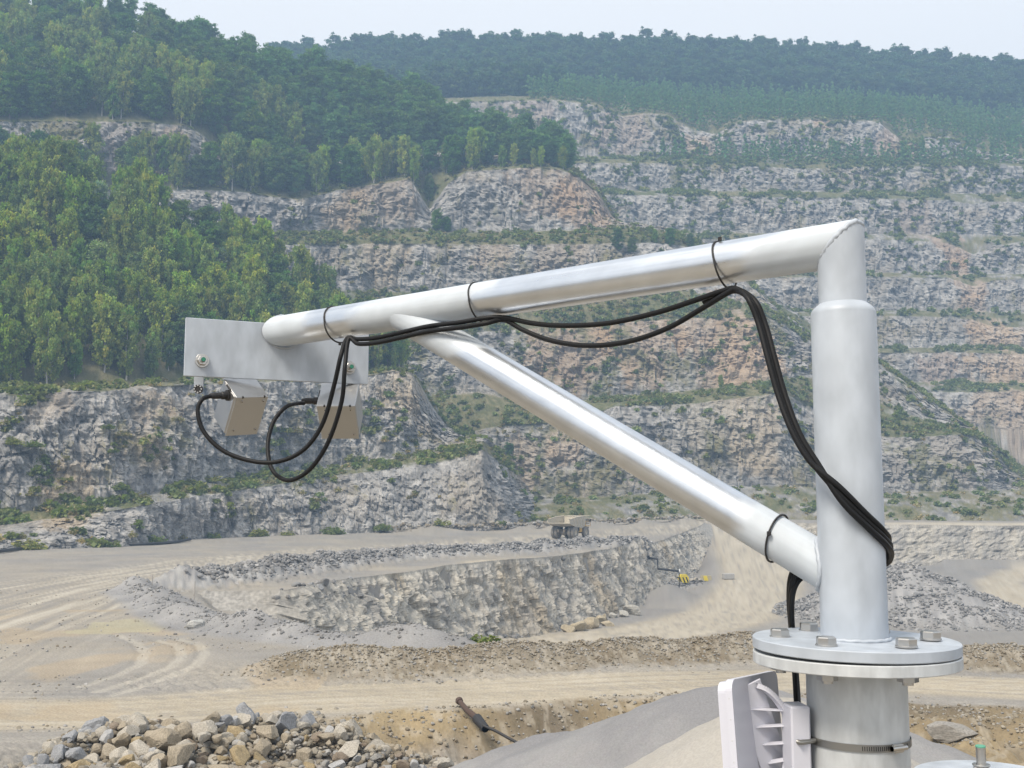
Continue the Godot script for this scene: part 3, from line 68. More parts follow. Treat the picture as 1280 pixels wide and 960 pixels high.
func _ready() -> void:
	# camera, sky, sun, air
	var cam := Camera3D.new()
	cam.name = "camera"
	cam.position = Vector3(0, 7.5, 0)
	cam.rotation_degrees = Vector3(6.55, 0, 0)
	cam.fov = 39.15
	cam.near = 0.05
	cam.far = 4000.0
	cam.current = true
	add_child(cam)
	var sky_mat := ProceduralSkyMaterial.new()
	sky_mat.sky_top_color = Color(0.90, 0.905, 0.915)
	sky_mat.sky_horizon_color = Color(0.975, 0.965, 0.95)
	sky_mat.sky_curve = 0.25
	sky_mat.ground_bottom_color = Color(0.42, 0.40, 0.36)
	sky_mat.ground_horizon_color = Color(0.55, 0.56, 0.56)
	sky_mat.sun_angle_max = 1.0
	sky_mat.energy_multiplier = 1.0
	var sky := Sky.new()
	sky.sky_material = sky_mat
	var env := Environment.new()
	env.background_mode = Environment.BG_SKY
	env.sky = sky
	env.tonemap_mode = Environment.TONE_MAPPER_LINEAR
	env.tonemap_exposure = 1.5
	env.fog_enabled = true
	env.fog_density = 0.0007
	env.fog_light_color = Color(0.68, 0.83, 1.0)
	env.sdfgi_enabled = true
	env.ssao_enabled = true
	env.ssil_enabled = true
	var we := WorldEnvironment.new()
	we.name = "daylight"
	we.environment = env
	add_child(we)
	var sun := DirectionalLight3D.new()
	sun.name = "sun"
	sun.light_energy = 1.1
	sun.light_angular_distance = 18.0
	sun.light_color = Color(1.0, 0.955, 0.89)
	sun.shadow_enabled = true
	sun.position = Vector3(0, 60, 0)
	add_child(sun)
	sun.look_at(sun.position + Vector3(0.40, -0.80, -0.46))

	setup_noise()
	setup_materials()
	rng.seed = 20240817
	build_ground()
	build_walls()
	build_heaps()
	build_trees()
	build_scrub()
	build_rocks()
	build_truck()
	build_pit_things()
	build_mast()
	build_sensors()
	build_cables()
	build_antenna()
	build_stud_plate()

func setup_noise() -> void:
	var list := [[n_big, 0.018, 3, FastNoiseLite.FRACTAL_FBM], [n_mid, 0.09, 3, FastNoiseLite.FRACTAL_FBM], [n_fine, 0.55, 2, FastNoiseLite.FRACTAL_FBM], [n_ridge, 0.05, 3, FastNoiseLite.FRACTAL_RIDGED], [n_streak, 1.0, 2, FastNoiseLite.FRACTAL_FBM]]
	var k := 11
	for e in list:
		var n: FastNoiseLite = e[0]
		n.seed = k
		k += 7
		n.noise_type = FastNoiseLite.TYPE_SIMPLEX_SMOOTH
		n.frequency = e[1]
		n.fractal_type = e[3]
		n.fractal_octaves = e[2]
	n_crack.seed = 77
	n_crack.noise_type = FastNoiseLite.TYPE_CELLULAR
	n_crack.frequency = 0.22
	n_crack.fractal_type = FastNoiseLite.FRACTAL_NONE
	n_crack.cellular_return_type = FastNoiseLite.RETURN_DISTANCE2_SUB
	for e in [[n_cell, 0.16], [n_cell2, 0.5]]:
		var n: FastNoiseLite = e[0]
		n.seed = k
		k += 5
		n.noise_type = FastNoiseLite.TYPE_CELLULAR
		n.frequency = e[1]
		n.fractal_type = FastNoiseLite.FRACTAL_NONE
		n.cellular_return_type = FastNoiseLite.RETURN_CELL_VALUE
		n.cellular_jitter = 1.0

func grain_texture(seed_value: int, freq: float, lo: float, hi: float, size := 512) -> NoiseTexture2D:
	# a plain grain that only varies the tone of a surface
	var n := FastNoiseLite.new()
	n.seed = seed_value
	n.frequency = freq
	n.fractal_octaves = 4
	var g := Gradient.new()
	g.set_color(0, Color(lo, lo, lo))
	g.set_color(1, Color(hi, hi, hi))
	var t := NoiseTexture2D.new()
	t.noise = n
	t.width = size
	t.height = size
	t.seamless = true
	t.color_ramp = g
	return t

func height_texture(seed_value: int, freq: float, size := 512) -> NoiseTexture2D:
	var n := FastNoiseLite.new()
	n.seed = seed_value
	n.frequency = freq
	n.fractal_octaves = 4
	var t := NoiseTexture2D.new()
	t.noise = n
	t.width = size
	t.height = size
	t.seamless = true
	return t

func mat(c: Color, rough := 0.9, metal := 0.0, vertex := false) -> StandardMaterial3D:
	var m := StandardMaterial3D.new()
	m.albedo_color = c
	m.roughness = rough
	m.metallic = metal
	m.vertex_color_use_as_albedo = vertex
	m.cull_mode = BaseMaterial3D.CULL_DISABLED
	return m

func lin(r: float, g: float, b: float) -> Color:
	# an sRGB material colour from linear reflectances
	return Color(r, g, b).linear_to_srgb()

func setup_materials() -> void:
	var soil := mat(Color.WHITE, 1.0, 0.0, true)
	soil.albedo_texture = grain_texture(3, 0.06, 0.84, 1.0)
	soil.uv1_triplanar = true
	soil.uv1_world_triplanar = true
	soil.uv1_scale = Vector3(0.22, 0.22, 0.22)
	soil.metallic_specular = 0.15
	soil.heightmap_enabled = true
	soil.heightmap_texture = height_texture(9, 0.06)
	soil.heightmap_scale = 2.0
	M.soil = soil
	var rock := mat(Color.WHITE, 1.0, 0.0, true)
	rock.albedo_texture = grain_texture(5, 0.035, 0.66, 1.0)
	rock.uv1_triplanar = true
	rock.uv1_world_triplanar = true
	rock.uv1_scale = Vector3(0.11, 0.075, 0.11)
	rock.metallic_specular = 0.2
	M.rock = rock
	var sand := mat(Color.WHITE, 1.0, 0.0, true)
	sand.albedo_texture = grain_texture(15, 0.05, 0.85, 1.0)
	sand.uv1_triplanar = true
	sand.uv1_world_triplanar = true
	sand.uv1_scale = Vector3(0.5, 0.5, 0.5)
	sand.metallic_specular = 0.1
	M.sand = sand
	var stone := mat(Color.WHITE, 0.95, 0.0, true)
	stone.metallic_specular = 0.2
	stone.albedo_texture = grain_texture(25, 0.03, 0.62, 1.0, 256)
	stone.uv1_triplanar = true
	stone.uv1_scale = Vector3(0.9, 0.9, 0.9)
	M.stone = stone
	var leaf := mat(Color.WHITE, 0.75, 0.0, true)
	leaf.metallic_specular = 0.25
	leaf.backlight_enabled = true
	leaf.backlight = Color(0.8, 0.9, 0.4)
	M.leaf = leaf
	M.leaves = []
	for k in [0.75, 0.9, 1.0, 1.0, 1.0]:
		var l: StandardMaterial3D = leaf.duplicate()
		l.albedo_color = Color(k, k, k).linear_to_srgb() if M.leaves.size() < 3 else ([Color(1.0, 1.0, 0.82), Color(0.93, 1.0, 0.78)][M.leaves.size() - 3] as Color)
		M.leaves.append(l)
	M.bark = mat(lin(0.16, 0.14, 0.12), 0.95)
	M.birch_bark = mat(lin(0.42, 0.40, 0.37), 0.9)

# ---------- bookkeeping ----------
func numbered(called: String) -> String:
	if not taken.has(called):
		taken[called] = 0
		return called
	taken[called] += 1
	return "%s_%03d" % [called, taken[called]]

func tag(o: Node, label := "", category := "", group := "", kind := "") -> Node:
	if label != "": o.set_meta("label", label)
	if category != "": o.set_meta("category", category)
	if group != "": o.set_meta("group", group)
	if kind != "": o.set_meta("kind", kind)
	return o

func thing(called: String, label: String, category: String, at := Vector3.ZERO, group := "") -> Node3D:
	var o := Node3D.new()
	o.name = numbered(called)
	o.position = at
	add_child(o)
	tag(o, label, category, group)
	return o

func part(called: String, mesh: Mesh, material: Material, parent: Node3D, at := Transform3D.IDENTITY) -> MeshInstance3D:
	var o := MeshInstance3D.new()
	o.name = called if parent != self else numbered(called)
	o.mesh = mesh
	o.transform = at
	if material: o.material_override = material
	parent.add_child(o, true)
	return o

# ---------- meshes ----------
func mesh_of(v: PackedVector3Array, idx: PackedInt32Array, c := PackedColorArray(), nrm := PackedVector3Array(), uv := PackedVector2Array()) -> ArrayMesh:
	var a := []
	a.resize(Mesh.ARRAY_MAX)
	a[Mesh.ARRAY_VERTEX] = v
	a[Mesh.ARRAY_INDEX] = idx
	if c.size(): a[Mesh.ARRAY_COLOR] = c
	if nrm.size(): a[Mesh.ARRAY_NORMAL] = nrm
	if uv.size(): a[Mesh.ARRAY_TEX_UV] = uv
	var m := ArrayMesh.new()
	m.add_surface_from_arrays(Mesh.PRIMITIVE_TRIANGLES, a)
	return m

func grid_index(cols: int, rows: int) -> PackedInt32Array:
	var idx := PackedInt32Array()
	idx.resize((cols - 1) * (rows - 1) * 6)
	var k := 0
	for r in rows - 1:
		for c in cols - 1:
			var a := r * cols + c
			idx[k] = a
			idx[k + 1] = a + cols
			idx[k + 2] = a + 1
			idx[k + 3] = a + 1
			idx[k + 4] = a + cols
			idx[k + 5] = a + cols + 1
			k += 6
	return idx

func grid_normals(v: PackedVector3Array, cols: int, rows: int) -> PackedVector3Array:
	var n := PackedVector3Array()
	n.resize(v.size())
	for r in rows:
		var r0 := maxi(r - 1, 0) * cols
		var r1 := mini(r + 1, rows - 1) * cols
		for c in cols:
			var x := v[r * cols + mini(c + 1, cols - 1)] - v[r * cols + maxi(c - 1, 0)]
			var y := v[r1 + c] - v[r0 + c]
			n[r * cols + c] = x.cross(y).normalized()
	return n

func tube(pts: PackedVector3Array, radius: float, sides := 12, caps := true, r_end := -1.0) -> ArrayMesh:
	# a round bar along a path
	var v := PackedVector3Array()
	var nn := PackedVector3Array()
	var uv := PackedVector2Array()
	var idx := PackedInt32Array()
	var up := Vector3.UP
	var last := pts.size() - 1
	if absf((pts[1] - pts[0]).normalized().dot(up)) > 0.95: up = Vector3.RIGHT
	var along := 0.0
	for i in pts.size():
		var d := (pts[mini(i + 1, last)] - pts[maxi(i - 1, 0)]).normalized()
		var s := d.cross(up).normalized()
		up = s.cross(d).normalized()
		if i > 0: along += pts[i].distance_to(pts[i - 1])
		var r := radius if r_end < 0.0 else lerpf(radius, r_end, float(i) / last)
		for k in sides + 1:
			var a := TAU * k / sides
			var o := s * cos(a) + up * sin(a)
			v.append(pts[i] + o * r)
			nn.append(o)
			uv.append(Vector2(along, float(k) / sides))
	for i in last:
		for k in sides:
			var a := i * (sides + 1) + k
			var b := a + sides + 1
			idx.append_array(PackedInt32Array([a, a + 1, b, b, a + 1, b + 1]))
	if caps:
		for e in [0, last]:
			var d := (pts[1] - pts[0]).normalized() * -1.0 if e == 0 else (pts[last] - pts[last - 1]).normalized()
			var base := v.size()
			v.append(pts[e])
			nn.append(d)
			uv.append(Vector2(0, 0))
			for k in sides + 1:
				v.append(v[e * (sides + 1) + k])
				nn.append(d)
				uv.append(Vector2(0, 0))
			for k in sides:
				idx.append_array(PackedInt32Array([base, base + 1 + k, base + 2 + k] if e == 0 else [base, base + 2 + k, base + 1 + k]))
	return mesh_of(v, idx, PackedColorArray(), nn, uv)

func spline(ctrl: Array, per := 8) -> PackedVector3Array:
	var out := PackedVector3Array()
	for i in ctrl.size() - 1:
		var p0: Vector3 = ctrl[maxi(i - 1, 0)]
		var p1: Vector3 = ctrl[i]
		var p2: Vector3 = ctrl[i + 1]
		var p3: Vector3 = ctrl[mini(i + 2, ctrl.size() - 1)]
		for k in per:
			out.append(p1.cubic_interpolate(p2, p0, p3, float(k) / per))
	out.append(ctrl[ctrl.size() - 1])
	return out

func lathe(profile: PackedVector2Array, sides := 32, smooth := false) -> ArrayMesh:
	# profile of (radius, height) turned round the y axis; edges stay crisp unless smooth
	var v := PackedVector3Array()
	var nn := PackedVector3Array()
	var idx := PackedInt32Array()
	for i in profile.size() - 1:
		var p := profile[i]
		var q := profile[i + 1]
		var d := (q - p).normalized()
		var n2 := Vector2(d.y, -d.x)
		var na := n2
		var nb := n2
		if smooth:
			if i > 0:
				var e := (p - profile[i - 1]).normalized()
				if e.dot(d) > 0.6: na = (n2 + Vector2(e.y, -e.x)).normalized()
			if i < profile.size() - 2:
				var e := (profile[i + 2] - q).normalized()
				if e.dot(d) > 0.6: nb = (n2 + Vector2(e.y, -e.x)).normalized()
		var base := v.size()
		for k in sides + 1:
			var a := TAU * k / sides
			v.append(Vector3(p.x * cos(a), p.y, p.x * sin(a)))
			v.append(Vector3(q.x * cos(a), q.y, q.x * sin(a)))
			nn.append(Vector3(na.x * cos(a), na.y, na.x * sin(a)))
			nn.append(Vector3(nb.x * cos(a), nb.y, nb.x * sin(a)))
		for k in sides:
			var a := base + k * 2
			idx.append_array(PackedInt32Array([a, a + 2, a + 1, a + 2, a + 3, a + 1]))
	return mesh_of(v, idx, PackedColorArray(), nn)

func chamfer_box(size: Vector3, b: float) -> ArrayMesh:
	# a box with bevelled edges
	var st := SurfaceTool.new()
	st.begin(Mesh.PRIMITIVE_TRIANGLES)
	st.set_smooth_group(-1)
	var h := size * 0.5
	var pts := PackedVector3Array()
	for sx in [-1.0, 1.0]:
		for sy in [-1.0, 1.0]:
			for sz in [-1.0, 1.0]:
				pts.append(Vector3(sx * (h.x - b), sy * (h.y - b), sz * h.z))
				pts.append(Vector3(sx * (h.x - b), sy * h.y, sz * (h.z - b)))
				pts.append(Vector3(sx * h.x, sy * (h.y - b), sz * (h.z - b)))
	var corner := func(sx: int, sy: int, sz: int, w: int) -> Vector3:
		return pts[((sx * 2 + sy) * 2 + sz) * 3 + w]
	var quad := func(a: Vector3, c: Vector3, d: Vector3, e: Vector3) -> void:
		var q := [a, c, d, a, d, e]
		if (c - a).cross(d - a).dot(a + c + d + e) > 0.0: q = [a, d, c, a, e, d]
		for p in q: st.add_vertex(p)
	for s in 2:
		quad.call(corner.call(0, 0, s, 0), corner.call(1, 0, s, 0), corner.call(1, 1, s, 0), corner.call(0, 1, s, 0))
		quad.call(corner.call(0, s, 0, 1), corner.call(1, s, 0, 1), corner.call(1, s, 1, 1), corner.call(0, s, 1, 1))
		quad.call(corner.call(s, 0, 0, 2), corner.call(s, 1, 0, 2), corner.call(s, 1, 1, 2), corner.call(s, 0, 1, 2))
		for t in 2:
			quad.call(corner.call(0, s, t, 0), corner.call(1, s, t, 0), corner.call(1, s, t, 1), corner.call(0, s, t, 1))
			quad.call(corner.call(s, 0, t, 0), corner.call(s, 1, t, 0), corner.call(s, 1, t, 2), corner.call(s, 0, t, 2))
			quad.call(corner.call(s, t, 0, 1), corner.call(s, t, 1, 1), corner.call(s, t, 1, 2), corner.call(s, t, 0, 2))
			for u in 2:
				var a: Vector3 = corner.call(s, t, u, 0)
				var c: Vector3 = corner.call(s, t, u, 1)
				var d: Vector3 = corner.call(s, t, u, 2)
				for p in ([a, d, c] if (c - a).cross(d - a).dot(a + c + d) > 0.0 else [a, c, d]): st.add_vertex(p)
	st.generate_normals()
	return st.commit()

func xf(at: Vector3, y_axis := Vector3.UP, turn := 0.0, scale_by := Vector3.ONE) -> Transform3D:
	# a frame at a point whose y axis points along y_axis
	var y := y_axis.normalized()
	var x := y.cross(Vector3.FORWARD if absf(y.z) < 0.9 else Vector3.RIGHT).normalized()
	var b := Basis(x, y, x.cross(y)) * Basis(Vector3.UP, turn)
	return Transform3D(b * Basis.from_scale(scale_by), at)

# ---------- the pit ground ----------
# rim of the lower pit in plan (x, z)
var pit_rim := PackedVector2Array([Vector2(-29.8, -99.2), Vector2(-21.2, -100.4), Vector2(-17.7, -119.4), Vector2(-8.7, -144.6), Vector2(0.0, -159.9), Vector2(7.9, -177.9), Vector2(17.6, -201.1), Vector2(25.5, -221), Vector2(33, -244), Vector2(41, -268.9), Vector2(49, -293.6), Vector2(56, -320.4), Vector2(80.3, -323.6), Vector2(93.1, -307.2), Vector2(119.2, -303.8), Vector2(166.9, -303.8), Vector2(247.3, -306.3), Vector2(184.4, -58.9), Vector2(42.6, -58.9), Vector2(27.1, -60.9), Vector2(13.7, -63.9), Vector2(2.8, -60.4), Vector2(-2.8, -59.9), Vector2(-8.6, -62.9), Vector2(-14.6, -69.0), Vector2(-19.2, -75.3), Vector2(-24.2, -84.1)])
var brown_berm := PackedVector2Array([Vector2(-13.1, -49.5), Vector2(-8.3, -50.3), Vector2(-2.8, -51.4), Vector2(2.1, -52.7), Vector2(12.0, -57.0), Vector2(24.5, -53.6), Vector2(43.1, -51.2)])
var rim_berm := PackedVector2Array([Vector2(-33.6, -98.0), Vector2(-28.2, -87.5), Vector2(-23.8, -78.0), Vector2(-19.4, -70.6), Vector2(-15.2, -65.4), Vector2(-8.9, -60.4), Vector2(-2.8, -58.4)])
var windrow := PackedVector2Array([Vector2(-31.7, -102.9), Vector2(-27.8, -116.8), Vector2(-21.5, -149.1), Vector2(-10.1, -169.6), Vector2(0.0, -183.1), Vector2(15.3, -206.7), Vector2(31.8, -228.5), Vector2(38.8, -239.0)])
var far_berm := PackedVector2Array([Vector2(-29.7, -268.9), Vector2(0.0, -278.8), Vector2(15.4, -295.3), Vector2(37.8, -313.0), Vector2(64.4, -336.3)])
var near_road := PackedVector2Array([Vector2(-40.6, -41.1), Vector2(-18.9, -41.1), Vector2(-6.8, -43.8), Vector2(3.4, -46.1), Vector2(12.4, -48.9), Vector2(22.0, -46.5), Vector2(40.9, -43.8)])
var truck_road := PackedVector2Array([Vector2(-30.8, -37.6), Vector2(-35.6, -59.9), Vector2(-39.9, -89.8), Vector2(-41.3, -120.7), Vector2(-39.3, -156.8), Vector2(-30.8, -193.7), Vector2(-12.3, -231.2), Vector2(12.1, -250.4), Vector2(35.4, -276.1), Vector2(55.2, -306.3), Vector2(70.3, -331.6)])
var ramp_road := PackedVector2Array([Vector2(64, -336), Vector2(64, -318), Vector2(62, -290), Vector2(56, -245), Vector2(45, -205), Vector2(33, -178), Vector2(18, -156), Vector2(2, -150)])
var right_road := PackedVector2Array([Vector2(140, -292), Vector2(130, -280), Vector2(110, -248), Vector2(97, -212), Vector2(88, -178), Vector2(92, -150)])
var upper_road := PackedVector2Array([Vector2(56.3, -318.7), Vector2(89.6, -313.8), Vector2(170.0, -313.0)])
var turn_arcs := [
	PackedVector2Array([Vector2(-23.6, -66.2), Vector2(-21.2, -62.3), Vector2(-19.1, -57.5), Vector2(-18.0, -53.5), Vector2(-17.9, -50.4), Vector2(-18.5, -47.5)]),
	PackedVector2Array([Vector2(-20.2, -63.0), Vector2(-18.2, -60.2), Vector2(-16.8, -56.3), Vector2(-16.2, -52.4), Vector2(-16.5, -49.5), Vector2(-17.3, -46.1)]),
	PackedVector2Array([Vector2(-19.2, -63.4), Vector2(-17.3, -60.9), Vector2(-15.8, -56.9), Vector2(-15.1, -52.7), Vector2(-15.4, -49.0), Vector2(-16.3, -45.3)])]

func seg_line(p: Vector2, line: PackedVector2Array, reach: float) -> Vector3:
	# (distance across with sign, distance along, 1) to a polyline; (999, 0, 0) when out of reach
	var best := 1e9
	var out := Vector3(999, 0, 0)
	var along := 0.0
	for i in line.size() - 1:
		var a := line[i]
		var b := line[i + 1]
		var ab := b - a
		var l := ab.length()
		if absf(p.x - (a.x + b.x) * 0.5) < l * 0.5 + reach and absf(p.y - (a.y + b.y) * 0.5) < l * 0.5 + reach:
			var t := clampf((p - a).dot(ab) / (l * l), 0.0, 1.0)
			var q := a + ab * t
			var d := p.distance_squared_to(q)
			if d < best:
				best = d
				var s := 1.0 if ab.cross(p - a) > 0.0 else -1.0
				out = Vector3(sqrt(d) * s, along + t * l, 1)
		along += l
	return out if absf(out.x) < reach else Vector3(999, 0, 0)

func rim_depth(p: Vector2) -> float:
	# metres inside the rim (positive in the pit)
	var inside := false
	var best := 1e9
	var n := pit_rim.size()
	var j := n - 1
	for i in n:
		var a := pit_rim[i]
		var b := pit_rim[j]
		if (a.y > p.y) != (b.y > p.y) and p.x < (b.x - a.x) * (p.y - a.y) / (b.y - a.y) + a.x: inside = not inside
		var ab := b - a
		var t := clampf((p - a).dot(ab) / ab.length_squared(), 0.0, 1.0)
		best = minf(best, p.distance_squared_to(a + ab * t))
		j = i
	return sqrt(best) if inside else -sqrt(best)

func steps(x: float, a: Array) -> float:
	# piecewise linear through [x0, y0, x1, y1 ...]
	if x <= a[0]: return a[1]
	for i in range(2, a.size(), 2):
		if x <= a[i]: return lerpf(a[i - 1], a[i + 1], (x - a[i - 2]) / (a[i] - a[i - 2]))
	return a[a.size() - 1]

func pit_floor_at(p: Vector2) -> float:
	var d := -p.y
	var y := steps(p.x, [-30, -0.5, -22, -2.0, -16, -4.5, -7, -8.5, 2, -10.5]) + steps(d, [200, 0.0, 310, 2.5])
	if d > 195.0:
		var mid := steps(d, [200, 44, 245, 56, 290, 63, 330, 66])
		var ramp := steps(d, [195, -10.5, 240, -7.8, 290, -2.2, 324, 3.2])
		y = lerpf(ramp, y, smoothstep(10.0, 17.0, absf(p.x - mid)))
	# tipped heap of crushed rock
	var h := Vector2(p.x - 67.0, (p.y + 187.0) * 0.85).length()
	y = maxf(y, -1.6 - h * 0.43 + n_mid.get_noise_2d(p.x * 1.5, p.y * 1.5) * 1.0)
	h = Vector2(p.x - 30.0, (p.y + 211.0)).length()
	y = maxf(y, -6.8 - h * 0.45)
	return y

func bank_edge(x: float) -> float:
	return steps(x, [-28, 36, -10, 37.5, -6.5, 40.5, -4.2, 41.6, 0, 42.9, 6.5, 44.7, 12, 44.7, 15.7, 42.6, 32, 41.5])

func level_at(d: float) -> float:
	# the haul road climbs gently towards the back of the quarry
	return clampf((d - 230.0) / 110.0, 0.0, 1.0) * 4.0

func ground_at(p: Vector2) -> float:
	var y := n_big.get_noise_2d(p.x * 1.7, p.y * 1.7) * 0.25
	var d := -p.y
	y += level_at(d)
	var inn := rim_depth(p) if d > 57.0 and d < 326.0 else -50.0
	if inn > 0.3:
		y = lerpf(y, pit_floor_at(p) + n_mid.get_noise_2d(p.x, p.y) * 0.25, smoothstep(0.6, 3.0, inn))
	var s := seg_line(p, brown_berm, 4.0)
	if s.z > 0.0:
		y += 1.05 * exp(-pow(s.x / 1.4, 2.0)) * smoothstep(0.0, 4.0, s.y) * (1.0 + 0.35 * n_mid.get_noise_2d(p.x * 2.0, p.y * 2.0)) + 0.12 * n_fine.get_noise_2d(p.x * 3.0, p.y * 3.0)
	s = seg_line(p, rim_berm, 6.0)
	if s.z > 0.0:
		var lump := 0.62 + 0.4 * maxf(0.0, sin(s.y * 0.52 + 1.0)) + 0.5 * n_mid.get_noise_2d(p.x * 2.0, p.y * 2.0)
		y += 1.1 * lump * exp(-pow(s.x / 1.8, 2.0))
	s = seg_line(p, windrow, 6.0)
	if s.z > 0.0:
		y += 1.6 * exp(-pow(s.x / 2.6, 2.0)) * (1.0 + 0.5 * n_mid.get_noise_2d(p.x * 2.0, p.y * 2.0)) + 0.3 * n_fine.get_noise_2d(p.x * 2.0, p.y * 2.0)
	s = seg_line(p, far_berm, 6.0)
	if s.z > 0.0:
		y += 1.5 * exp(-pow(s.x / 2.4, 2.0)) * (1.0 + 0.5 * n_mid.get_noise_2d(p.x * 2.0, p.y * 2.0))
	if d < 82.0 and p.x < -8.0:
		for arc in turn_arcs:
			var rut := seg_line(p, arc, 0.6)
			if rut.z > 0.0: y -= 0.06 * smoothstep(0.6, 0.3, absf(rut.x))
	if d < 48.0:
		var e := bank_edge(p.x) + n_mid.get_noise_2d(p.x * 2.0, 7.0) * 0.9
		var drop := smoothstep(0.0, 1.0, (e - d) / 2.8)
		if drop > 0.0:
			var amount := steps(p.x, [-24, 0.1, -10, 0.3, -4, 1.0, 0, 1.7, 9, 1.7, 13, 0.9, 28, 0.7])
			y -= amount * drop
			y += drop * (0.35 * n_mid.get_noise_2d(p.x * 3.0, p.y * 3.0) + 0.18 * n_fine.get_noise_2d(p.x * 3.0, p.y * 3.0))
			y += smoothstep(12.0, 16.0, p.x) * drop * 0.9 * (0.6 + n_mid.get_noise_2d(p.x * 1.8 + 40.0, p.y * 1.8))
	return y

func ground_color(p: Vector2, y: float) -> Color:
	var d := -p.y
	var grey := Color(0.285, 0.275, 0.262)
	var beige := Color(0.435, 0.385, 0.30)
	var pale := Color(0.53, 0.495, 0.425)
	var brown := Color(0.20, 0.165, 0.115)
	var slate := Color(0.27, 0.267, 0.267)
	var m := 0.25 + 0.35 * n_big.get_noise_2d(p.x * 2.2 + 90.0, p.y * 2.2) + 0.2 * n_mid.get_noise_2d(p.x, p.y)
	var streak := 0.0
	var near := seg_line(p, near_road, 9.0)
	if near.z > 0.0:
		var w := 1.0 - smoothstep(2.2, 3.8, absf(near.x + 0.3 * sin(near.y * 0.2)))
		m = lerpf(m, 0.95, w)
		streak += (0.5 + 0.5 * w) * (n_streak.get_noise_2d(near.y * 0.05, near.x * 1.7) * 0.55 + n_streak.get_noise_2d(near.y * 0.12 + 9.0, near.x * 4.0) * 0.35)
	var tr := seg_line(p, truck_road, 16.0)
	if tr.z > 0.0:
		var w := 1.0 - smoothstep(5.0, 15.0, absf(tr.x))
		m = lerpf(m, 0.62, w * 0.8)
		streak += w * (n_streak.get_noise_2d(tr.y * 0.025, tr.x * 0.7) * 1.0 + n_streak.get_noise_2d(tr.y * 0.05 + 70.0, tr.x * 2.2) * 0.7)
	var in_pit := y < -2.0
	if in_pit:
		m = 0.05 + 0.2 * n_big.get_noise_2d(p.x * 3.0, p.y * 3.0)
	var rr := seg_line(p, ramp_road, 16.0)
	if rr.z > 0.0:
		var w := 1.0 - smoothstep(6.0, 11.0, absf(rr.x))
		m = lerpf(m, 1.12, w)
		streak += w * (n_streak.get_noise_2d(rr.y * 0.04, rr.x * 0.7) * 0.6 + n_streak.get_noise_2d(rr.y * 0.08, rr.x * 2.0) * 0.4)
	var rg := seg_line(p, right_road, 14.0)
	if rg.z > 0.0:
		var w := 1.0 - smoothstep(2.5, 7.0, absf(rg.x))
		m = lerpf(m, 1.0, w)
		streak += w * n_streak.get_noise_2d(rg.y * 0.05, rg.x * 0.7) * 0.5 + w * 0.25
	var ur := seg_line(p, upper_road, 6.0)
	if ur.z > 0.0: m = lerpf(m, 1.2, 1.0 - smoothstep(1.5, 5.0, absf(ur.x)))
	m = clampf(m, 0.0, 1.3)
	var c := grey.lerp(beige, minf(m, 1.0))
	if m > 1.0: c = c.lerp(pale, (m - 1.0) * 2.0)
	if streak > 0.0: c = c.lerp(pale, minf(streak * 1.1, 0.75))
	else: c = c.lerp(grey * 0.92, minf(-streak * 1.2, 0.7))
	if d < 82.0 and p.x < -8.0 and d > 40.0:
		# worn patches and curved wheel tracks where vehicles turn
		var dirt := n_mid.get_noise_2d(p.x * 1.3 + 33.0, p.y * 0.8)
		if dirt > 0.12: c = c.lerp(Color(0.42, 0.345, 0.245), minf((dirt - 0.12) * 3.0, 0.55))
		for arc in turn_arcs:
			var s := seg_line(p, arc, 0.9)
			if s.z > 0.0:
				var edge := absf(s.x) + 0.12 * n_fine.get_noise_2d(p.x * 2.0, p.y * 2.0)
				if edge < 0.36: c = c.lerp(pale, 0.55 * smoothstep(0.36, 0.16, edge) * (0.75 + 0.4 * n_streak.get_noise_2d(s.y * 0.4, s.x * 5.0)))
		var pd := Vector2(p.x - -25.0, (p.y + 70.2) * 0.6).length() + n_mid.get_noise_2d(p.x * 2.0, p.y * 2.0) * 1.4
		if pd < 2.6: c = c.lerp(Color(0.42, 0.39, 0.275), 0.7)
	var s2 := seg_line(p, brown_berm, 3.2)
	if s2.z > 0.0:
		var k := smoothstep(3.0, 1.9, absf(s2.x) + n_mid.get_noise_2d(p.x * 3.0, p.y * 3.0) * 0.8) * smoothstep(0.5, 3.5, s2.y)
		var earth := brown.lerp(Color(0.31, 0.28, 0.23), 0.5 + 0.9 * n_mid.get_noise_2d(p.x * 2.2, p.y * 2.2))
		if n_cell2.get_noise_2d(p.x * 7.0, p.y * 7.0) > 0.45: earth = earth.lerp(Color(0.50, 0.47, 0.41), 0.35)
		elif n_cell2.get_noise_2d(p.x * 9.0 + 50.0, p.y * 9.0) > 0.5: earth *= 0.86
		c = c.lerp(earth, k)
	s2 = seg_line(p, rim_berm, 4.0)
	if s2.z > 0.0:
		var g := slate.lerp(Color(0.34, 0.335, 0.33), 0.5 + n_mid.get_noise_2d(p.x * 2.0, p.y * 2.0))
		c = c.lerp(g, smoothstep(3.6, 2.2, absf(s2.x)))
	s2 = seg_line(p, windrow, 5.0)
	if s2.z > 0.0:
		var g := slate.lerp(Color(0.45, 0.44, 0.42), 0.45 + n_fine.get_noise_2d(p.x, p.y))
		c = c.lerp(g, smoothstep(4.2, 3.0, absf(s2.x)))
	var hr := Vector2(p.x - 67.0, (p.y + 187.0) * 0.85).length()
	if in_pit and hr < 20.0: c = c.lerp(slate.lerp(Color(0.42, 0.41, 0.40), 0.5 + n_fine.get_noise_2d(p.x, p.y)), smoothstep(20.5, 18.5, hr))
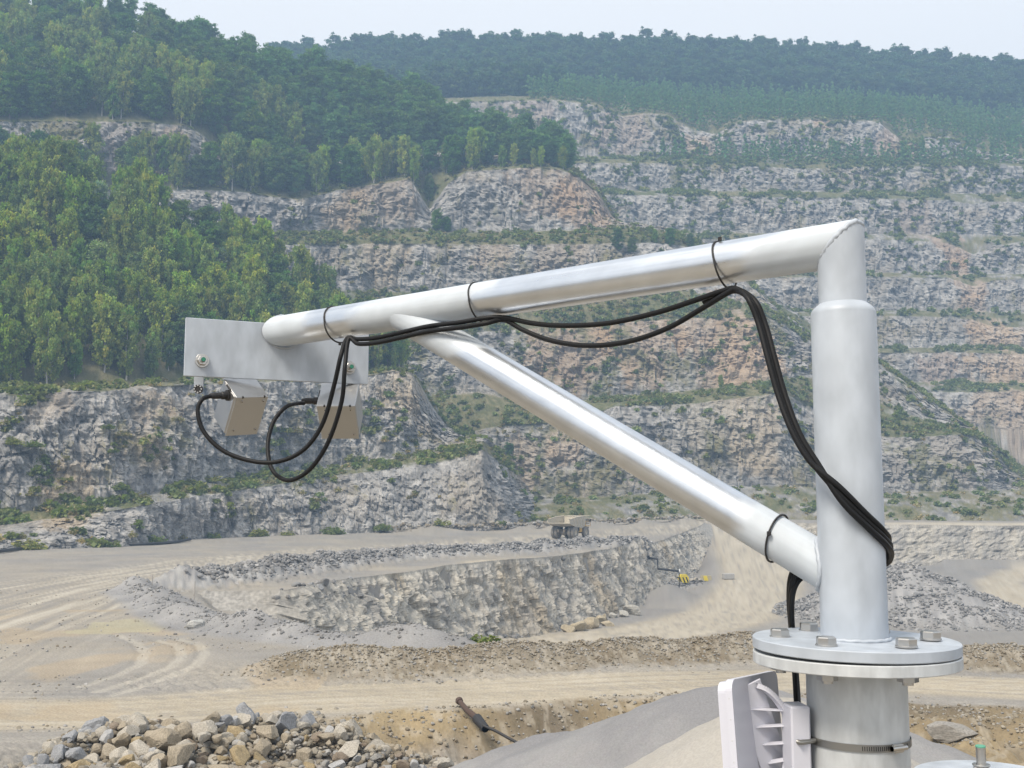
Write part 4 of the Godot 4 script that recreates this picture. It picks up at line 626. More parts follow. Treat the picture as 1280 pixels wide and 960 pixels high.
	if d < 48.0:
		var e := bank_edge(p.x) + n_mid.get_noise_2d(p.x * 2.0, 7.0) * 0.9
		var k := smoothstep(0.0, 0.5, e - d) * steps(p.x, [-11, 0.0, -6, 1.0])
		if k > 0.0:
			var q := n_mid.get_noise_2d(p.x * 1.6, p.y * 1.6)
			var earth := brown.lerp(Color(0.31, 0.25, 0.16), 0.5 + q * 1.2)
			earth = earth.lerp(Color(0.32, 0.30, 0.28), clampf(n_big.get_noise_2d(p.x * 5.0, p.y * 5.0) * 1.8 + 0.15, 0.0, 0.9))
			if n_cell2.get_noise_2d(p.x * 6.0, p.y * 6.0) > 0.5: earth = earth.lerp(Color(0.46, 0.42, 0.35), 0.4)
			c = c.lerp(earth, k)
	var f := 1.0 + 0.07 * n_fine.get_noise_2d(p.x * 0.5, p.y * 0.9) + 0.09 * n_mid.get_noise_2d(p.x * 1.1, p.y * 1.3) + rng.randf_range(-0.035, 0.035)
	return Color(c.r * f, c.g * f, c.b * f)

func build_ground() -> void:
	# rows spaced by the slant they are seen at: fine near by, coarser far off
	var rows := PackedFloat32Array()
	var d := 30.0
	while d < 385.0:
		rows.append(d)
		d += maxf(0.12, d * d / 10125.0 * 1.25)
	var cols := 860
	var v := PackedVector3Array()
	var c := PackedColorArray()
	v.resize(cols * rows.size())
	c.resize(v.size())
	var k := 0
	for r in rows.size():
		d = rows[r]
		var half := 10.0 + d * 0.62
		for i in cols:
			var x := lerpf(-half, half * 1.02, float(i) / (cols - 1))
			var p := Vector2(x, -d)
			var y := ground_at(p)
			v[k] = Vector3(x, y, -d)
			c[k] = ground_color(p, y)
			k += 1
	var g := part("ground", mesh_of(v, grid_index(cols, rows.size()), c, grid_normals(v, cols, rows.size())), M.soil, self)
	tag(g, "beige and grey quarry floor with haul roads", "ground", "", "structure")
	# terrace under the viewer and the slope down to the road
	var prof := [[7.0, 5.8], [0.0, 5.8], [-3.4, 5.75], [-6.0, 3.9], [-10.0, 0.8], [-15.0, -1.6], [-20.0, -2.2], [-30.02, -2.4]]
	v = PackedVector3Array()
	c = PackedColorArray()
	cols = 121
	for e in prof:
		for i in cols:
			var x := lerpf(-28.6, 29.0, float(i) / (cols - 1))
			var z: float = e[0]
			var y: float = e[1]
			if z < -30.0: y = ground_at(Vector2(x, z))
			elif z < -4.0: y += n_mid.get_noise_2d(x * 1.4, z * 1.4) * 0.9 - smoothstep(-12.0, -30.0, z) * 0.4
			v.append(Vector3(x, y, z))
			c.append(Color(0.36, 0.31, 0.24) * (1.0 + 0.3 * n_mid.get_noise_2d(x * 2.0, z)))
	g = part("terrace", mesh_of(v, grid_index(cols, prof.size()), c, grid_normals(v, cols, prof.size())), M.soil, self)
	tag(g, "earth terrace above the quarry road", "ground", "", "structure")
	# country beyond the quarry, out to the horizon
	var st := SurfaceTool.new()
	st.begin(Mesh.PRIMITIVE_TRIANGLES)
	for q in [Vector3(-700, -16, 160), Vector3(700, -16, 160), Vector3(700, -16, -1000), Vector3(-700, -16, 160), Vector3(700, -16, -1000), Vector3(-700, -16, -1000)]:
		st.set_color(Color(0.12, 0.15, 0.07))
		st.set_normal(Vector3.UP)
		st.add_vertex(q)
	g = part("terrain", st.commit(), M.soil, self)
	tag(g, "low country round the quarry", "ground", "", "structure")
	# rock faces of the lower pit, hung from its rim
	pit_face("pit_face", pit_rim.slice(0, 12), 560, 46)
	pit_face("pit_face", pit_rim.slice(12, 17), 200, 24)

func pit_face(called: String, rim: PackedVector2Array, cols: int, rows: int) -> void:
	var total := 0.0
	for i in rim.size() - 1: total += rim[i].distance_to(rim[i + 1])
	var v := PackedVector3Array()
	var c := PackedColorArray()
	v.resize(cols * rows)
	c.resize(cols * rows)
	for i in cols:
		var s := total * i / (cols - 1)
		var k := 0
		while k < rim.size() - 2 and s > rim[k].distance_to(rim[k + 1]):
			s -= rim[k].distance_to(rim[k + 1])
			k += 1
		var a := rim[k]
		var b := rim[k + 1]
		var p := a.lerp(b, s / a.distance_to(b))
		var along := (b - a).normalized()
		if k > 0: along = along.lerp((rim[k] - rim[k - 1]).normalized(), 0.5 * (1.0 - clampf(s / 6.0, 0.0, 1.0))).normalized()
		var inn := Vector2(-along.y, along.x)
		if inn.y < 0.0: inn = -inn
		var wide := 4.2
		var toe := pit_floor_at(p + inn * (wide + 1.5)) - 0.6
		var top := ground_at(p + inn * 0.3) + 0.05
		for r in rows:
			var t := float(r) / (rows - 1)
			var y := lerpf(top, toe, t)
			var q := p + inn * (0.9 + wide * pow(t, 1.25))
			var w := Vector3(q.x, y, q.y)
			var push := (rock_push(w, 0.7) * 0.4 + rock_push(w * 1.0 + Vector3(40, 9, 0), 0.35) * 0.7) * smoothstep(0.0, 0.12, t) * clampf((top - toe - 1.5) / 6.0, 0.0, 1.0)
			push = minf(push, 1.6)
			w += Vector3(inn.x, 0.0, inn.y) * push
			v[r * cols + i] = w
			var n := n_mid.get_noise_3d(w.x * 1.6, w.y * 0.5, w.z * 1.6)
			var col := Color(0.50, 0.475, 0.43).lerp(Color(0.63, 0.59, 0.51), clampf(0.5 + n * 1.3, 0.0, 1.0))
			var e := n_cell2.get_noise_3d(w.x * 1.5, w.y * 0.8, w.z * 1.5)
			if e > 0.55: col = col.lerp(Color(0.30, 0.295, 0.285), 0.5)
			col = col.lerp(Color(0.44, 0.35, 0.22), clampf(n_big.get_noise_3d(w.x * 4.0, w.y, w.z * 4.0) * 1.4 - 0.15, 0.0, 0.5))
			col = col.lerp(Color(0.43, 0.415, 0.385), 1.0 - clampf((top - toe - 2.0) / 4.0, 0.0, 1.0))
			c[r * cols + i] = col * (1.0 + 0.18 * n_fine.get_noise_3d(w.x, w.y, w.z))
	var o := part(called, mesh_of(v, grid_index(cols, rows), c), M.rock, self)
	tag(o, "pale rock face of the lower pit", "cliff", "", "structure")

# ---------- quarry walls, terraces and hillsides ----------
var sheets := {}
# patches where the rock is stained (centre, radius, colour)
var stains := [
	[Vector3(-79.4873, 30.1921, -245.7000), 7.0, Color(0.52, 0.42, 0.30)], [Vector3(-80.8195, 20.7350, -239.8500), 6.0, Color(0.53, 0.42, 0.26)], [Vector3(-91.8041, 11.5716, -222.3000), 7.0, Color(0.56, 0.43, 0.26)], [Vector3(-99.7703, 28.6793, -229.3200), 5.0, Color(0.55, 0.46, 0.36)],
	[Vector3(-31.5218, 39.9759, -313.5600), 8.0, Color(0.60, 0.50, 0.36)], [Vector3(-87.1708, 5.1165, -217.6200), 5.0, Color(0.54, 0.42, 0.27)],
	[Vector3(24.1800, 69.0568, -403.6500), 24.0, Color(0.50, 0.35, 0.21)], [Vector3(48.4013, 72.1147, -403.6500), 22.0, Color(0.52, 0.37, 0.23)], [Vector3(79.7238, 69.9489, -409.5000), 26.0, Color(0.55, 0.40, 0.26)], [Vector3(88.7711, 63.7602, -409.5000), 18.0, Color(0.60, 0.44, 0.29)],
	[Vector3(81.8025, 34.1225, -380.2500), 16.0, Color(0.60, 0.50, 0.36)], [Vector3(67.5475, 36.8592, -379.0800), 14.0, Color(0.50, 0.45, 0.36)], [Vector3(5.5014, 22.5302, -372.0600), 12.0, Color(0.55, 0.44, 0.31)], [Vector3(25.9237, 16.9885, -369.7200), 9.0, Color(0.62, 0.54, 0.43)], [Vector3(16.6502, 30.9338, -374.4000), 10.0, Color(0.56, 0.42, 0.28)],
	[Vector3(-53.6706, 135.8021, -441.0900), 20.0, Color(0.46, 0.36, 0.26)], [Vector3(-65.7286, 126.6718, -432.9000), 14.0, Color(0.50, 0.38, 0.25)], [Vector3(13.7618, 145.9293, -451.6200), 18.0, Color(0.48, 0.37, 0.27)], [Vector3(34.8788, 140.9069, -458.6400), 20.0, Color(0.54, 0.37, 0.23)], [Vector3(-6.4915, 109.0732, -429.3900), 14.0, Color(0.48, 0.38, 0.27)], [Vector3(-51.1800, 104.4252, -423.5400), 14.0, Color(0.50, 0.41, 0.28)], [Vector3(19.5190, 107.6901, -430.5600), 14.0, Color(0.44, 0.37, 0.29)],
	[Vector3(236.1398, 76.9412, -505.4400), 24.0, Color(0.62, 0.46, 0.30)], [Vector3(225.2461, 54.2699, -486.7200), 26.0, Color(0.64, 0.49, 0.34)], [Vector3(233.3498, 143.2544, -555.7500), 12.0, Color(0.56, 0.38, 0.24)], [Vector3(232.2632, 125.7274, -544.0500), 13.0, Color(0.60, 0.42, 0.27)], [Vector3(231.4202, 103.7870, -526.5000), 12.0, Color(0.58, 0.42, 0.28)], [Vector3(237.9151, 88.8706, -520.6500), 12.0, Color(0.60, 0.46, 0.32)], [Vector3(221.8711, 163.0927, -573.3000), 14.0, Color(0.46, 0.38, 0.32)], [Vector3(198.9802, 69.0423, -503.1000), 12.0, Color(0.50, 0.38, 0.30)],
	[Vector3(9.6217, 239.3045, -627.1200), 22.0, Color(0.46, 0.37, 0.31)], [Vector3(67.2933, 234.3265, -627.1200), 22.0, Color(0.48, 0.38, 0.30)], [Vector3(111.4000, 217.0722, -620.1000), 14.0, Color(0.58, 0.43, 0.28)], [Vector3(188.3571, 241.1698, -629.4600), 9.0, Color(0.60, 0.42, 0.27)], [Vector3(229.3578, 221.1195, -624.7800), 16.0, Color(0.50, 0.37, 0.27)],
	[Vector3(-143.0531, 145.0837, -397.8000), 16.0, Color(0.40, 0.35, 0.32)], [Vector3(-131.3735, 150.2999, -403.6500), 8.0, Color(0.50, 0.37, 0.27)],
	[Vector3(154.1437, 23.0973, -386.1000), 14.0, Color(0.50, 0.45, 0.39)], [Vector3(139.0820, 24.4193, -383.7600), 12.0, Color(0.44, 0.41, 0.37)]]

func rock_push(w: Vector3, size: float) -> float:
	# how far a rock face stands out at a point: buttresses, joint blocks and rough breaks
	var k := 1.0 / size
	var a := n_ridge.get_noise_3d(w.x * k, w.y * k * 0.35, w.z * k) * 2.2
	a += n_cell.get_noise_3d(w.x * k, w.y * k * 0.55, w.z * k) * 1.1
	a += n_cell2.get_noise_3d(w.x * k, w.y * k * 0.8, w.z * k) * 0.55
	a += n_fine.get_noise_3d(w.x * k, w.y * k, w.z * k) * 0.4
	a += n_mid.get_noise_2d(w.y * k * 3.2, (w.x + w.z) * k * 0.12) * 0.7
	# open joints between the blocks
	var joint := n_crack.get_noise_3d(w.x * k, w.y * k * 0.4, w.z * k) + 1.0
	a -= 1.3 * smoothstep(0.22, 0.02, joint)
	return a * size

func line_at(flat: Array, s: float) -> Vector3:
	var n := flat.size() / 3
	var f := clampf(s, 0.0, 1.0) * (n - 1)
	var i := mini(int(f), n - 2)
	var t := f - i
	return Vector3(lerpf(flat[i * 3], flat[i * 3 + 3], t), lerpf(flat[i * 3 + 1], flat[i * 3 + 4], t), lerpf(flat[i * 3 + 2], flat[i * 3 + 5], t))

func loft(called: String, label: String, lines: Array, spec: Array, cols: int, rock_size: float, pale: float) -> void:
	# spec for each strip between two lines: [rows, rock 0..1, green 0..1]
	var rows := 1
	for s in spec: rows += int(s[0])
	var v := PackedVector3Array()
	var c := PackedColorArray()
	v.resize(cols * rows)
	c.resize(cols * rows)
	var near_stains := []
	var lines_x := lines
	for i in cols:
		var u := float(i) / (cols - 1)
		var r := 0
		var out := Vector3.ZERO
		for g in spec.size():
			var wob := n_mid.get_noise_2d(u * 420.0, g * 17.0) * 0.006
			var a := line_at(lines_x[g], u + (wob if g > 0 else 0.0))
			var b := line_at(lines_x[g + 1], u + n_mid.get_noise_2d(u * 420.0, (g + 1) * 17.0) * 0.006)
			var t2 := line_at(lines_x[g], u + 0.01) - line_at(lines_x[g], u - 0.01)
			out = Vector3(-t2.z, 0.0, t2.x).normalized()
			if out.z < 0.0: out = -out
			out = (out + Vector3(0, 0, 0.35)).normalized()
			var count: int = spec[g][0]
			var rock: float = spec[g][1]
			var green: float = spec[g][2]
			for k in count + (1 if g == spec.size() - 1 else 0):
				var t := float(k) / count
				var w := a.lerp(b, t)
				var y0 := w.y
				if rock > 0.0:
					w = a.lerp(b, t)
					w.y = lerpf(a.y, b.y, t)
					var lean := pow(t, 1.35)
					w.x = lerpf(a.x, b.x, lean)
					w.z = lerpf(a.z, b.z, lean)
					var push := (rock_push(w, rock_size * 1.6) * 0.55 + rock_push(w + Vector3(31, 7, 0), rock_size * 0.6) * 1.25) * rock * (0.35 + 0.65 * sin(PI * clampf(t, 0.06, 0.94)))
					w += out * push
					w.y += n_fine.get_noise_3d(w.x * 0.4, w.y * 0.4, w.z * 0.4) * 0.5 * rock
				else:
					w.y += (n_mid.get_noise_2d(w.x, w.z) * 1.2 + n_fine.get_noise_2d(w.x, w.z) * 0.5) * sin(PI * t)
				v[r * cols + i] = w
				c[r * cols + i] = wall_color(w, rock, green, pale, t, y0)
				r += 1
	var o := part(called, mesh_of(v, grid_index(cols, rows), c), M.rock, self)
	tag(o, label, "terrain", "", "structure")
	sheets[called] = {"v": v, "cols": cols, "rows": rows, "spec": spec}

func wall_color(w: Vector3, rock: float, green: float, pale: float, _t: float, _y: float) -> Color:
	var n1 := n_mid.get_noise_3d(w.x * 0.8, w.y * 0.35, w.z * 0.8)
	var n2 := n_big.get_noise_3d(w.x * 1.5, w.y * 2.5, w.z * 1.5)
	var n3 := n_cell2.get_noise_3d(w.x * 0.9, w.y * 0.6, w.z * 0.9)
	var n4 := n_fine.get_noise_3d(w.x, w.y * 0.5, w.z)
	var col := Color(0.34, 0.335, 0.325).lerp(Color(0.52, 0.50, 0.47), clampf(0.48 + n1 * 1.2 + pale, 0.0, 1.0))
	if n3 > 0.35: col = col.lerp(Color(0.64, 0.62, 0.59), 0.55)
	elif n3 < -0.45: col = col.lerp(Color(0.23, 0.225, 0.22), 0.6)
	col = col.lerp(Color(0.44, 0.375, 0.285), clampf(n2 * 1.1 - 0.03, 0.0, 0.45))
	# dark runs where water comes down the face
	var run := n_streak.get_noise_2d((w.x + w.z) * 0.55, w.y * 0.035)
	if run > 0.16: col = col.lerp(Color(0.20, 0.195, 0.185), clampf((run - 0.16) * 2.6, 0.0, 0.55))
	for s in stains:
		var p: Vector3 = s[0]
		var r: float = s[1]
		if absf(w.x - p.x) < r and absf(w.y - p.y) < r:
			var d := Vector3(w.x - p.x, (w.y - p.y) * 0.8, (w.z - p.z) * 0.4).length() / r
			d += n1 * 0.7 + n4 * 0.25
			if d < 0.85: col = col.lerp(s[2], clampf((0.85 - d) * 1.8, 0.0, 0.5))
	var moss := green * 1.5 - 0.5 + n1 * 0.9 + n4 * 0.45 + n2 * 0.4
	if moss > 0.0:
		var grass := Color(0.13, 0.15, 0.055).lerp(Color(0.25, 0.225, 0.125), clampf(0.45 + n4 * 0.9 + n2 * 0.6, 0.0, 1.0))
		col = col.lerp(grass, clampf(moss * 2.2, 0.0, 0.95))
	var f := 1.0 + 0.22 * n4
	return Color(col.r * f, col.g * f, col.b * f)

func build_walls() -> void:
	loft("rock_wall", "grey rock wall in two benches beside the haul road", LEFT_WALL, [[46, 0.8, 0.08], [10, 0.0, 0.62], [78, 1.0, 0.17], [5, 0.0, 0.6], [12, 0.0, 0.95], [14, 0.0, 0.95], [3, 0.0, 0.95]], 520, 0.85, 0.0)
	loft("terraces", "overgrown rock terraces in the middle of the quarry", TERRACES, [[18, 0.4, 0.55], [62, 1.0, 0.26], [16, 0.3, 0.85], [56, 1.0, 0.30], [26, 0.3, 0.82], [34, 1.0, 0.18], [12, 0.2, 0.85], [40, 1.0, 0.14], [8, 0.0, 0.85], [34, 1.0, 0.3], [16, 0.0, 0.95], [12, 0.0, 0.95], [3, 0.0, 0.95]], 640, 1.0, 0.05)
	loft("far_terraces", "pale far quarry wall of many rock benches", FAR_WALL, [[5, 1.0, 0.2], [28, 1.0, 0.1], [5, 0.2, 0.65], [24, 1.0, 0.08], [5, 0.2, 0.65], [26, 1.0, 0.06], [5, 0.2, 0.6], [26, 1.0, 0.05], [5, 0.2, 0.55], [26, 1.0, 0.08], [5, 0.2, 0.6], [30, 1.0, 0.1], [6, 0.2, 0.75], [22, 1.0, 0.25], [7, 0.2, 0.8], [36, 1.0, 0.25], [6, 0.0, 0.8], [8, 0.0, 0.95], [8, 0.0, 0.95], [3, 0.0, 0.95]], 560, 0.8, 0.2)

# ---------- tipped heaps by the near road ----------
func heap(called: String, label: String, centre: Vector3, radius: float, slope: float, stretch: Vector2, turn: float, tint: Color, tint2: Color, wob: float) -> void:
	var rings := 70
	var around := 160
	var v := PackedVector3Array()
	var c := PackedColorArray()
	for r in rings:
		var t := float(r) / (rings - 1) * radius
		for a in around + 1:
			var an := TAU * a / around
			var p := Vector2(cos(an) * t * stretch.x, sin(an) * t * stretch.y).rotated(turn)
			var q := Vector3(centre.x + p.x, 0, centre.z + p.y)
			var drop := slope * (sqrt(t * t + 0.5) - 0.7)
			var gully := n_mid.get_noise_2d(an * 4.0 + centre.x * 9.0, t * 0.25) * wob * minf(t * 0.3, 1.0)
			q.y = centre.y - drop + gully + n_fine.get_noise_2d(q.x * 2.0, q.z * 2.0) * 0.05 + n_mid.get_noise_2d(q.x * 1.5, q.z * 1.5) * wob * 0.5
			v.append(q)
			var k := clampf(0.5 + n_mid.get_noise_2d(q.x * 2.2, q.z * 2.2) * 1.2 + n_fine.get_noise_2d(q.x * 3.0, q.z * 3.0) * 0.3, 0.0, 1.0)
			c.append(tint.lerp(tint2, k))
	var n := grid_normals(v, around + 1, rings)
	for i in n.size():
		if n[i].y < 0.0: n[i] = -n[i]
		if i <= around: n[i] = Vector3.UP
	var o := part(called, mesh_of(v, grid_index(around + 1, rings), c, n), M.sand, self)
	tag(o, label, "heap")

func build_heaps() -> void:
	var g1 := Color(0.245, 0.245, 0.252)
	var g2 := Color(0.305, 0.302, 0.303)
	heap("gravel_heap", "grey heap of fine gravel below the near road, behind the pale sand heap", Vector3(5.8658, 2.8588, -29.0000), 9.0, 0.5, Vector2(1.35, 0.9), 0.1, g1, g2, 0.35)
	heap("gravel_heap", "small rounded grey gravel heap beside the black hose", Vector3(1.3375, 1.3214, -31.0000), 5.6, 0.5, Vector2(1.1, 0.8), 0.0, g1, g2, 0.25)
	heap("sand_heap", "pale smooth sand heap in front of the grey gravel heap", Vector3(5.5596, 3.5925, -23.0000), 8.5, 0.62, Vector2(1.0, 1.0), 0.0, Color(0.39, 0.37, 0.34), Color(0.43, 0.41, 0.375), 0.12)

# ---------- vegetation ----------
func add_leaf(v: PackedVector3Array, c: PackedColorArray, idx: PackedInt32Array, at: Vector3, size: float, tint: Color, hang := 0.0) -> void:
	# one small leaf spray: a bent quad of two faces turned at random
	var a := Vector3(rng.randf() - 0.5, (rng.randf() - 0.5) * 0.7 - hang, rng.randf() - 0.5).normalized() * size
	var b := a.cross(Vector3(rng.randf() - 0.5, rng.randf() - 0.5, rng.randf() - 0.5)).normalized() * size * 0.62
	var k := v.size()
	v.append(at - a)
	v.append(at + b)
	v.append(at + a)
	v.append(at - b + Vector3(0, size * 0.2, 0))
	for i in 4: c.append(tint)
	idx.append_array(PackedInt32Array([k, k + 1, k + 2, k, k + 2, k + 3]))

func leaf_tint(base: Color, spread: float) -> Color:
	var f := 1.0 + rng.randf_range(-spread, spread)
	var w := rng.randf_range(-0.14, 0.08)
	return Color(base.r * f * (1.0 + w), base.g * f, base.b * f * (1.0 - w * 0.5))

func make_tree(height: float, wide: float, start: float, base: Color, style: String, leaves: int, size: float) -> Dictionary:
	# crown of leaf sprays carried on limbs, and the trunk with its limbs
	var v := PackedVector3Array()
	var c := PackedColorArray()
	var idx := PackedInt32Array()
	var tv := SurfaceTool.new()
	tv.begin(Mesh.PRIMITIVE_TRIANGLES)
	var lean := Vector3(rng.randf_range(-0.05, 0.05), 1, rng.randf_range(-0.05, 0.05))
	var pts := PackedVector3Array()
	for i in 7:
		var h := height * 0.97 * i / 6.0
		pts.append(Vector3(lean.x * h + sin(i * 1.7) * 0.12, h, lean.z * h + cos(i * 2.1) * 0.12))
	tv.append_from(tube(pts, height * 0.011 + 0.03, 6, false, 0.02), 0, Transform3D.IDENTITY)
	var limbs := int(leaves / 80.0)
	for b in limbs:
		var f := start + (1.0 - start) * pow(float(b) / limbs, 0.92)
		var root := pts[0].lerp(pts[6], f)
		var prof: float
		match style:
			"birch": prof = pow(sin(PI * clampf((f - start) / (1.0 - start) * 0.80 + 0.15, 0.0, 1.0)), 0.6)
			"cone": prof = (1.0 - f) * 1.25 + 0.06
			_: prof = sqrt(maxf(0.0, 1.0 - pow((f - 0.52) / 0.52, 2.0)))
		var an := b * 2.399 + rng.randf_range(-0.5, 0.5)
		var length := wide * prof * rng.randf_range(0.55, 1.15)
		var rise := 0.5 if style == "birch" else (-0.12 if style == "cone" else 0.28)
		var dir := Vector3(cos(an), rise + rng.randf_range(-0.15, 0.25), sin(an))
		var tip := root + dir * length
		if b % 3 == 0: tv.append_from(tube(PackedVector3Array([root, root.lerp(tip, 0.5) + Vector3(0, 0.1, 0), tip]), 0.055, 4, false, 0.012), 0, Transform3D.IDENTITY)
		var clumps := 4
		var limb_tint := leaf_tint(base, 0.28)
		for k in clumps:
			var q := root.lerp(tip, rng.randf_range(0.45, 1.05)) + Vector3(rng.randf() - 0.5, rng.randf() - 0.5, rng.randf() - 0.5) * wide * 0.25
			var tint := leaf_tint(limb_tint, 0.1)
			for l in 21:
				var o := Vector3(rng.randfn(0, 0.3), rng.randfn(0, 0.3), rng.randfn(0, 0.3))
				match style:
					"birch": o = Vector3(o.x * 0.9, o.y * 1.5 - 0.35, o.z * 0.9)
					"cone": o = Vector3(o.x, o.y * 0.5, o.z)
					_: o = Vector3(o.x * 1.5, o.y * 0.75, o.z * 1.5)
				o *= wide * 0.30
				add_leaf(v, c, idx, q + o, size * rng.randf_range(0.6, 1.25), leaf_tint(tint, 0.14), 0.7 if style == "birch" else 0.0)
	tv.generate_normals()
	return {"crown": mesh_of(v, idx, c), "trunk": tv.commit(), "bark": M.birch_bark if style == "birch" else M.bark}

func make_bush(base: Color, leaves: int, size: float) -> ArrayMesh:
	var v := PackedVector3Array()
	var c := PackedColorArray()
	var idx := PackedInt32Array()
	for l in leaves:
		var d := Vector3(rng.randfn(), absf(rng.randfn()) * 0.9, rng.randfn()).normalized() * pow(rng.randf(), 0.4)
		d *= 0.75 + 0.35 * sin(d.x * 5.0 + d.z * 4.0 + leaves)
		add_leaf(v, c, idx, Vector3(d.x, d.y * 0.9 + 0.05, d.z), size * rng.randf_range(0.6, 1.2), leaf_tint(base, 0.25))
	return mesh_of(v, idx, c)

func make_stems() -> ArrayMesh:
	var st := SurfaceTool.new()
	st.begin(Mesh.PRIMITIVE_TRIANGLES)
	for i in 6:
		var an := TAU * i / 6.0
		st.append_from(tube(PackedVector3Array([Vector3(0, -0.25, 0), Vector3(cos(an) * 0.25, 0.35, sin(an) * 0.25), Vector3(cos(an) * 0.55, 0.75, sin(an) * 0.55)]), 0.04, 4, false, 0.012), 0, Transform3D.IDENTITY)
	st.generate_normals()
	return st.commit()

func strip_rows(sheet: Dictionary, strip: int) -> Vector2i:
	var r := 0
	for i in strip: r += int(sheet.spec[i][0])
	return Vector2i(r, r + int(sheet.spec[strip][0]))

func strip_point(sheet: Dictionary, strip: int, u0 := 0.0, u1 := 1.0) -> Vector3:
	var rr := strip_rows(sheet, strip)
	var i := int(lerpf(u0, u1, rng.randf()) * (sheet.cols - 1))
	var r := rng.randf_range(rr.x, rr.y)
	var a: Vector3 = sheet.v[int(r) * sheet.cols + i]
	var b: Vector3 = sheet.v[mini(int(r) + 1, sheet.rows - 1) * sheet.cols + i]
	return a.lerp(b, r - int(r))

func scatter_spots(sheet: Dictionary, strip: int, tries: int, gap: float, u0 := 0.0, u1 := 1.0, used := {}) -> Array:
	var out := []
	for t in tries:
		var p := strip_point(sheet, strip, u0, u1)
		var key := Vector2i(floori(p.x / gap), floori(p.z / gap))
		if used.has(key): continue
		used[key] = true
		out.append(p)
	return out

func plant(kinds: Array, p: Vector3, scale_by: float, called: String, label: String, group: String) -> void:
	var kind: Dictionary = kinds[rng.randi() % kinds.size()]
	var t := thing(called, label, "tree", p - Vector3(0, 0.3, 0), group)
	t.rotation.y = rng.randf() * TAU
	t.scale = Vector3(scale_by, scale_by * rng.randf_range(0.9, 1.15), scale_by)
	part("trunk", kind.trunk, kind.bark, t)
	part("crown", kind.crown, M.leaves[rng.randi() % 5], t)

func wood(called: String, label: String, category: String, mesh: Mesh, spots: Array, lo: float, hi: float, tint_spread: float, sink := 0.0) -> void:
	# a growth nobody could count: one object of many copies
	var mm := MultiMesh.new()
	mm.transform_format = MultiMesh.TRANSFORM_3D
	mm.use_colors = true
	mm.mesh = mesh
	mm.instance_count = spots.size()
	for i in spots.size():
		var s := rng.randf_range(lo, hi)
		var b := Basis(Vector3.UP, rng.randf() * TAU).scaled(Vector3(s, s * rng.randf_range(0.85, 1.2), s))
		mm.set_instance_transform(i, Transform3D(b, spots[i] - Vector3(0, sink * s, 0)))
		var f := 1.0 + rng.randf_range(-tint_spread, tint_spread)
		var w := rng.randf_range(-0.12, 0.06)
		mm.set_instance_color(i, Color(f * (1.0 + w), f, f * (1.0 - w)))
	var o := MultiMeshInstance3D.new()
	o.name = numbered(called)
	o.multimesh = mm
	o.material_override = M.leaf
	add_child(o)
	tag(o, label, category, "", "stuff")

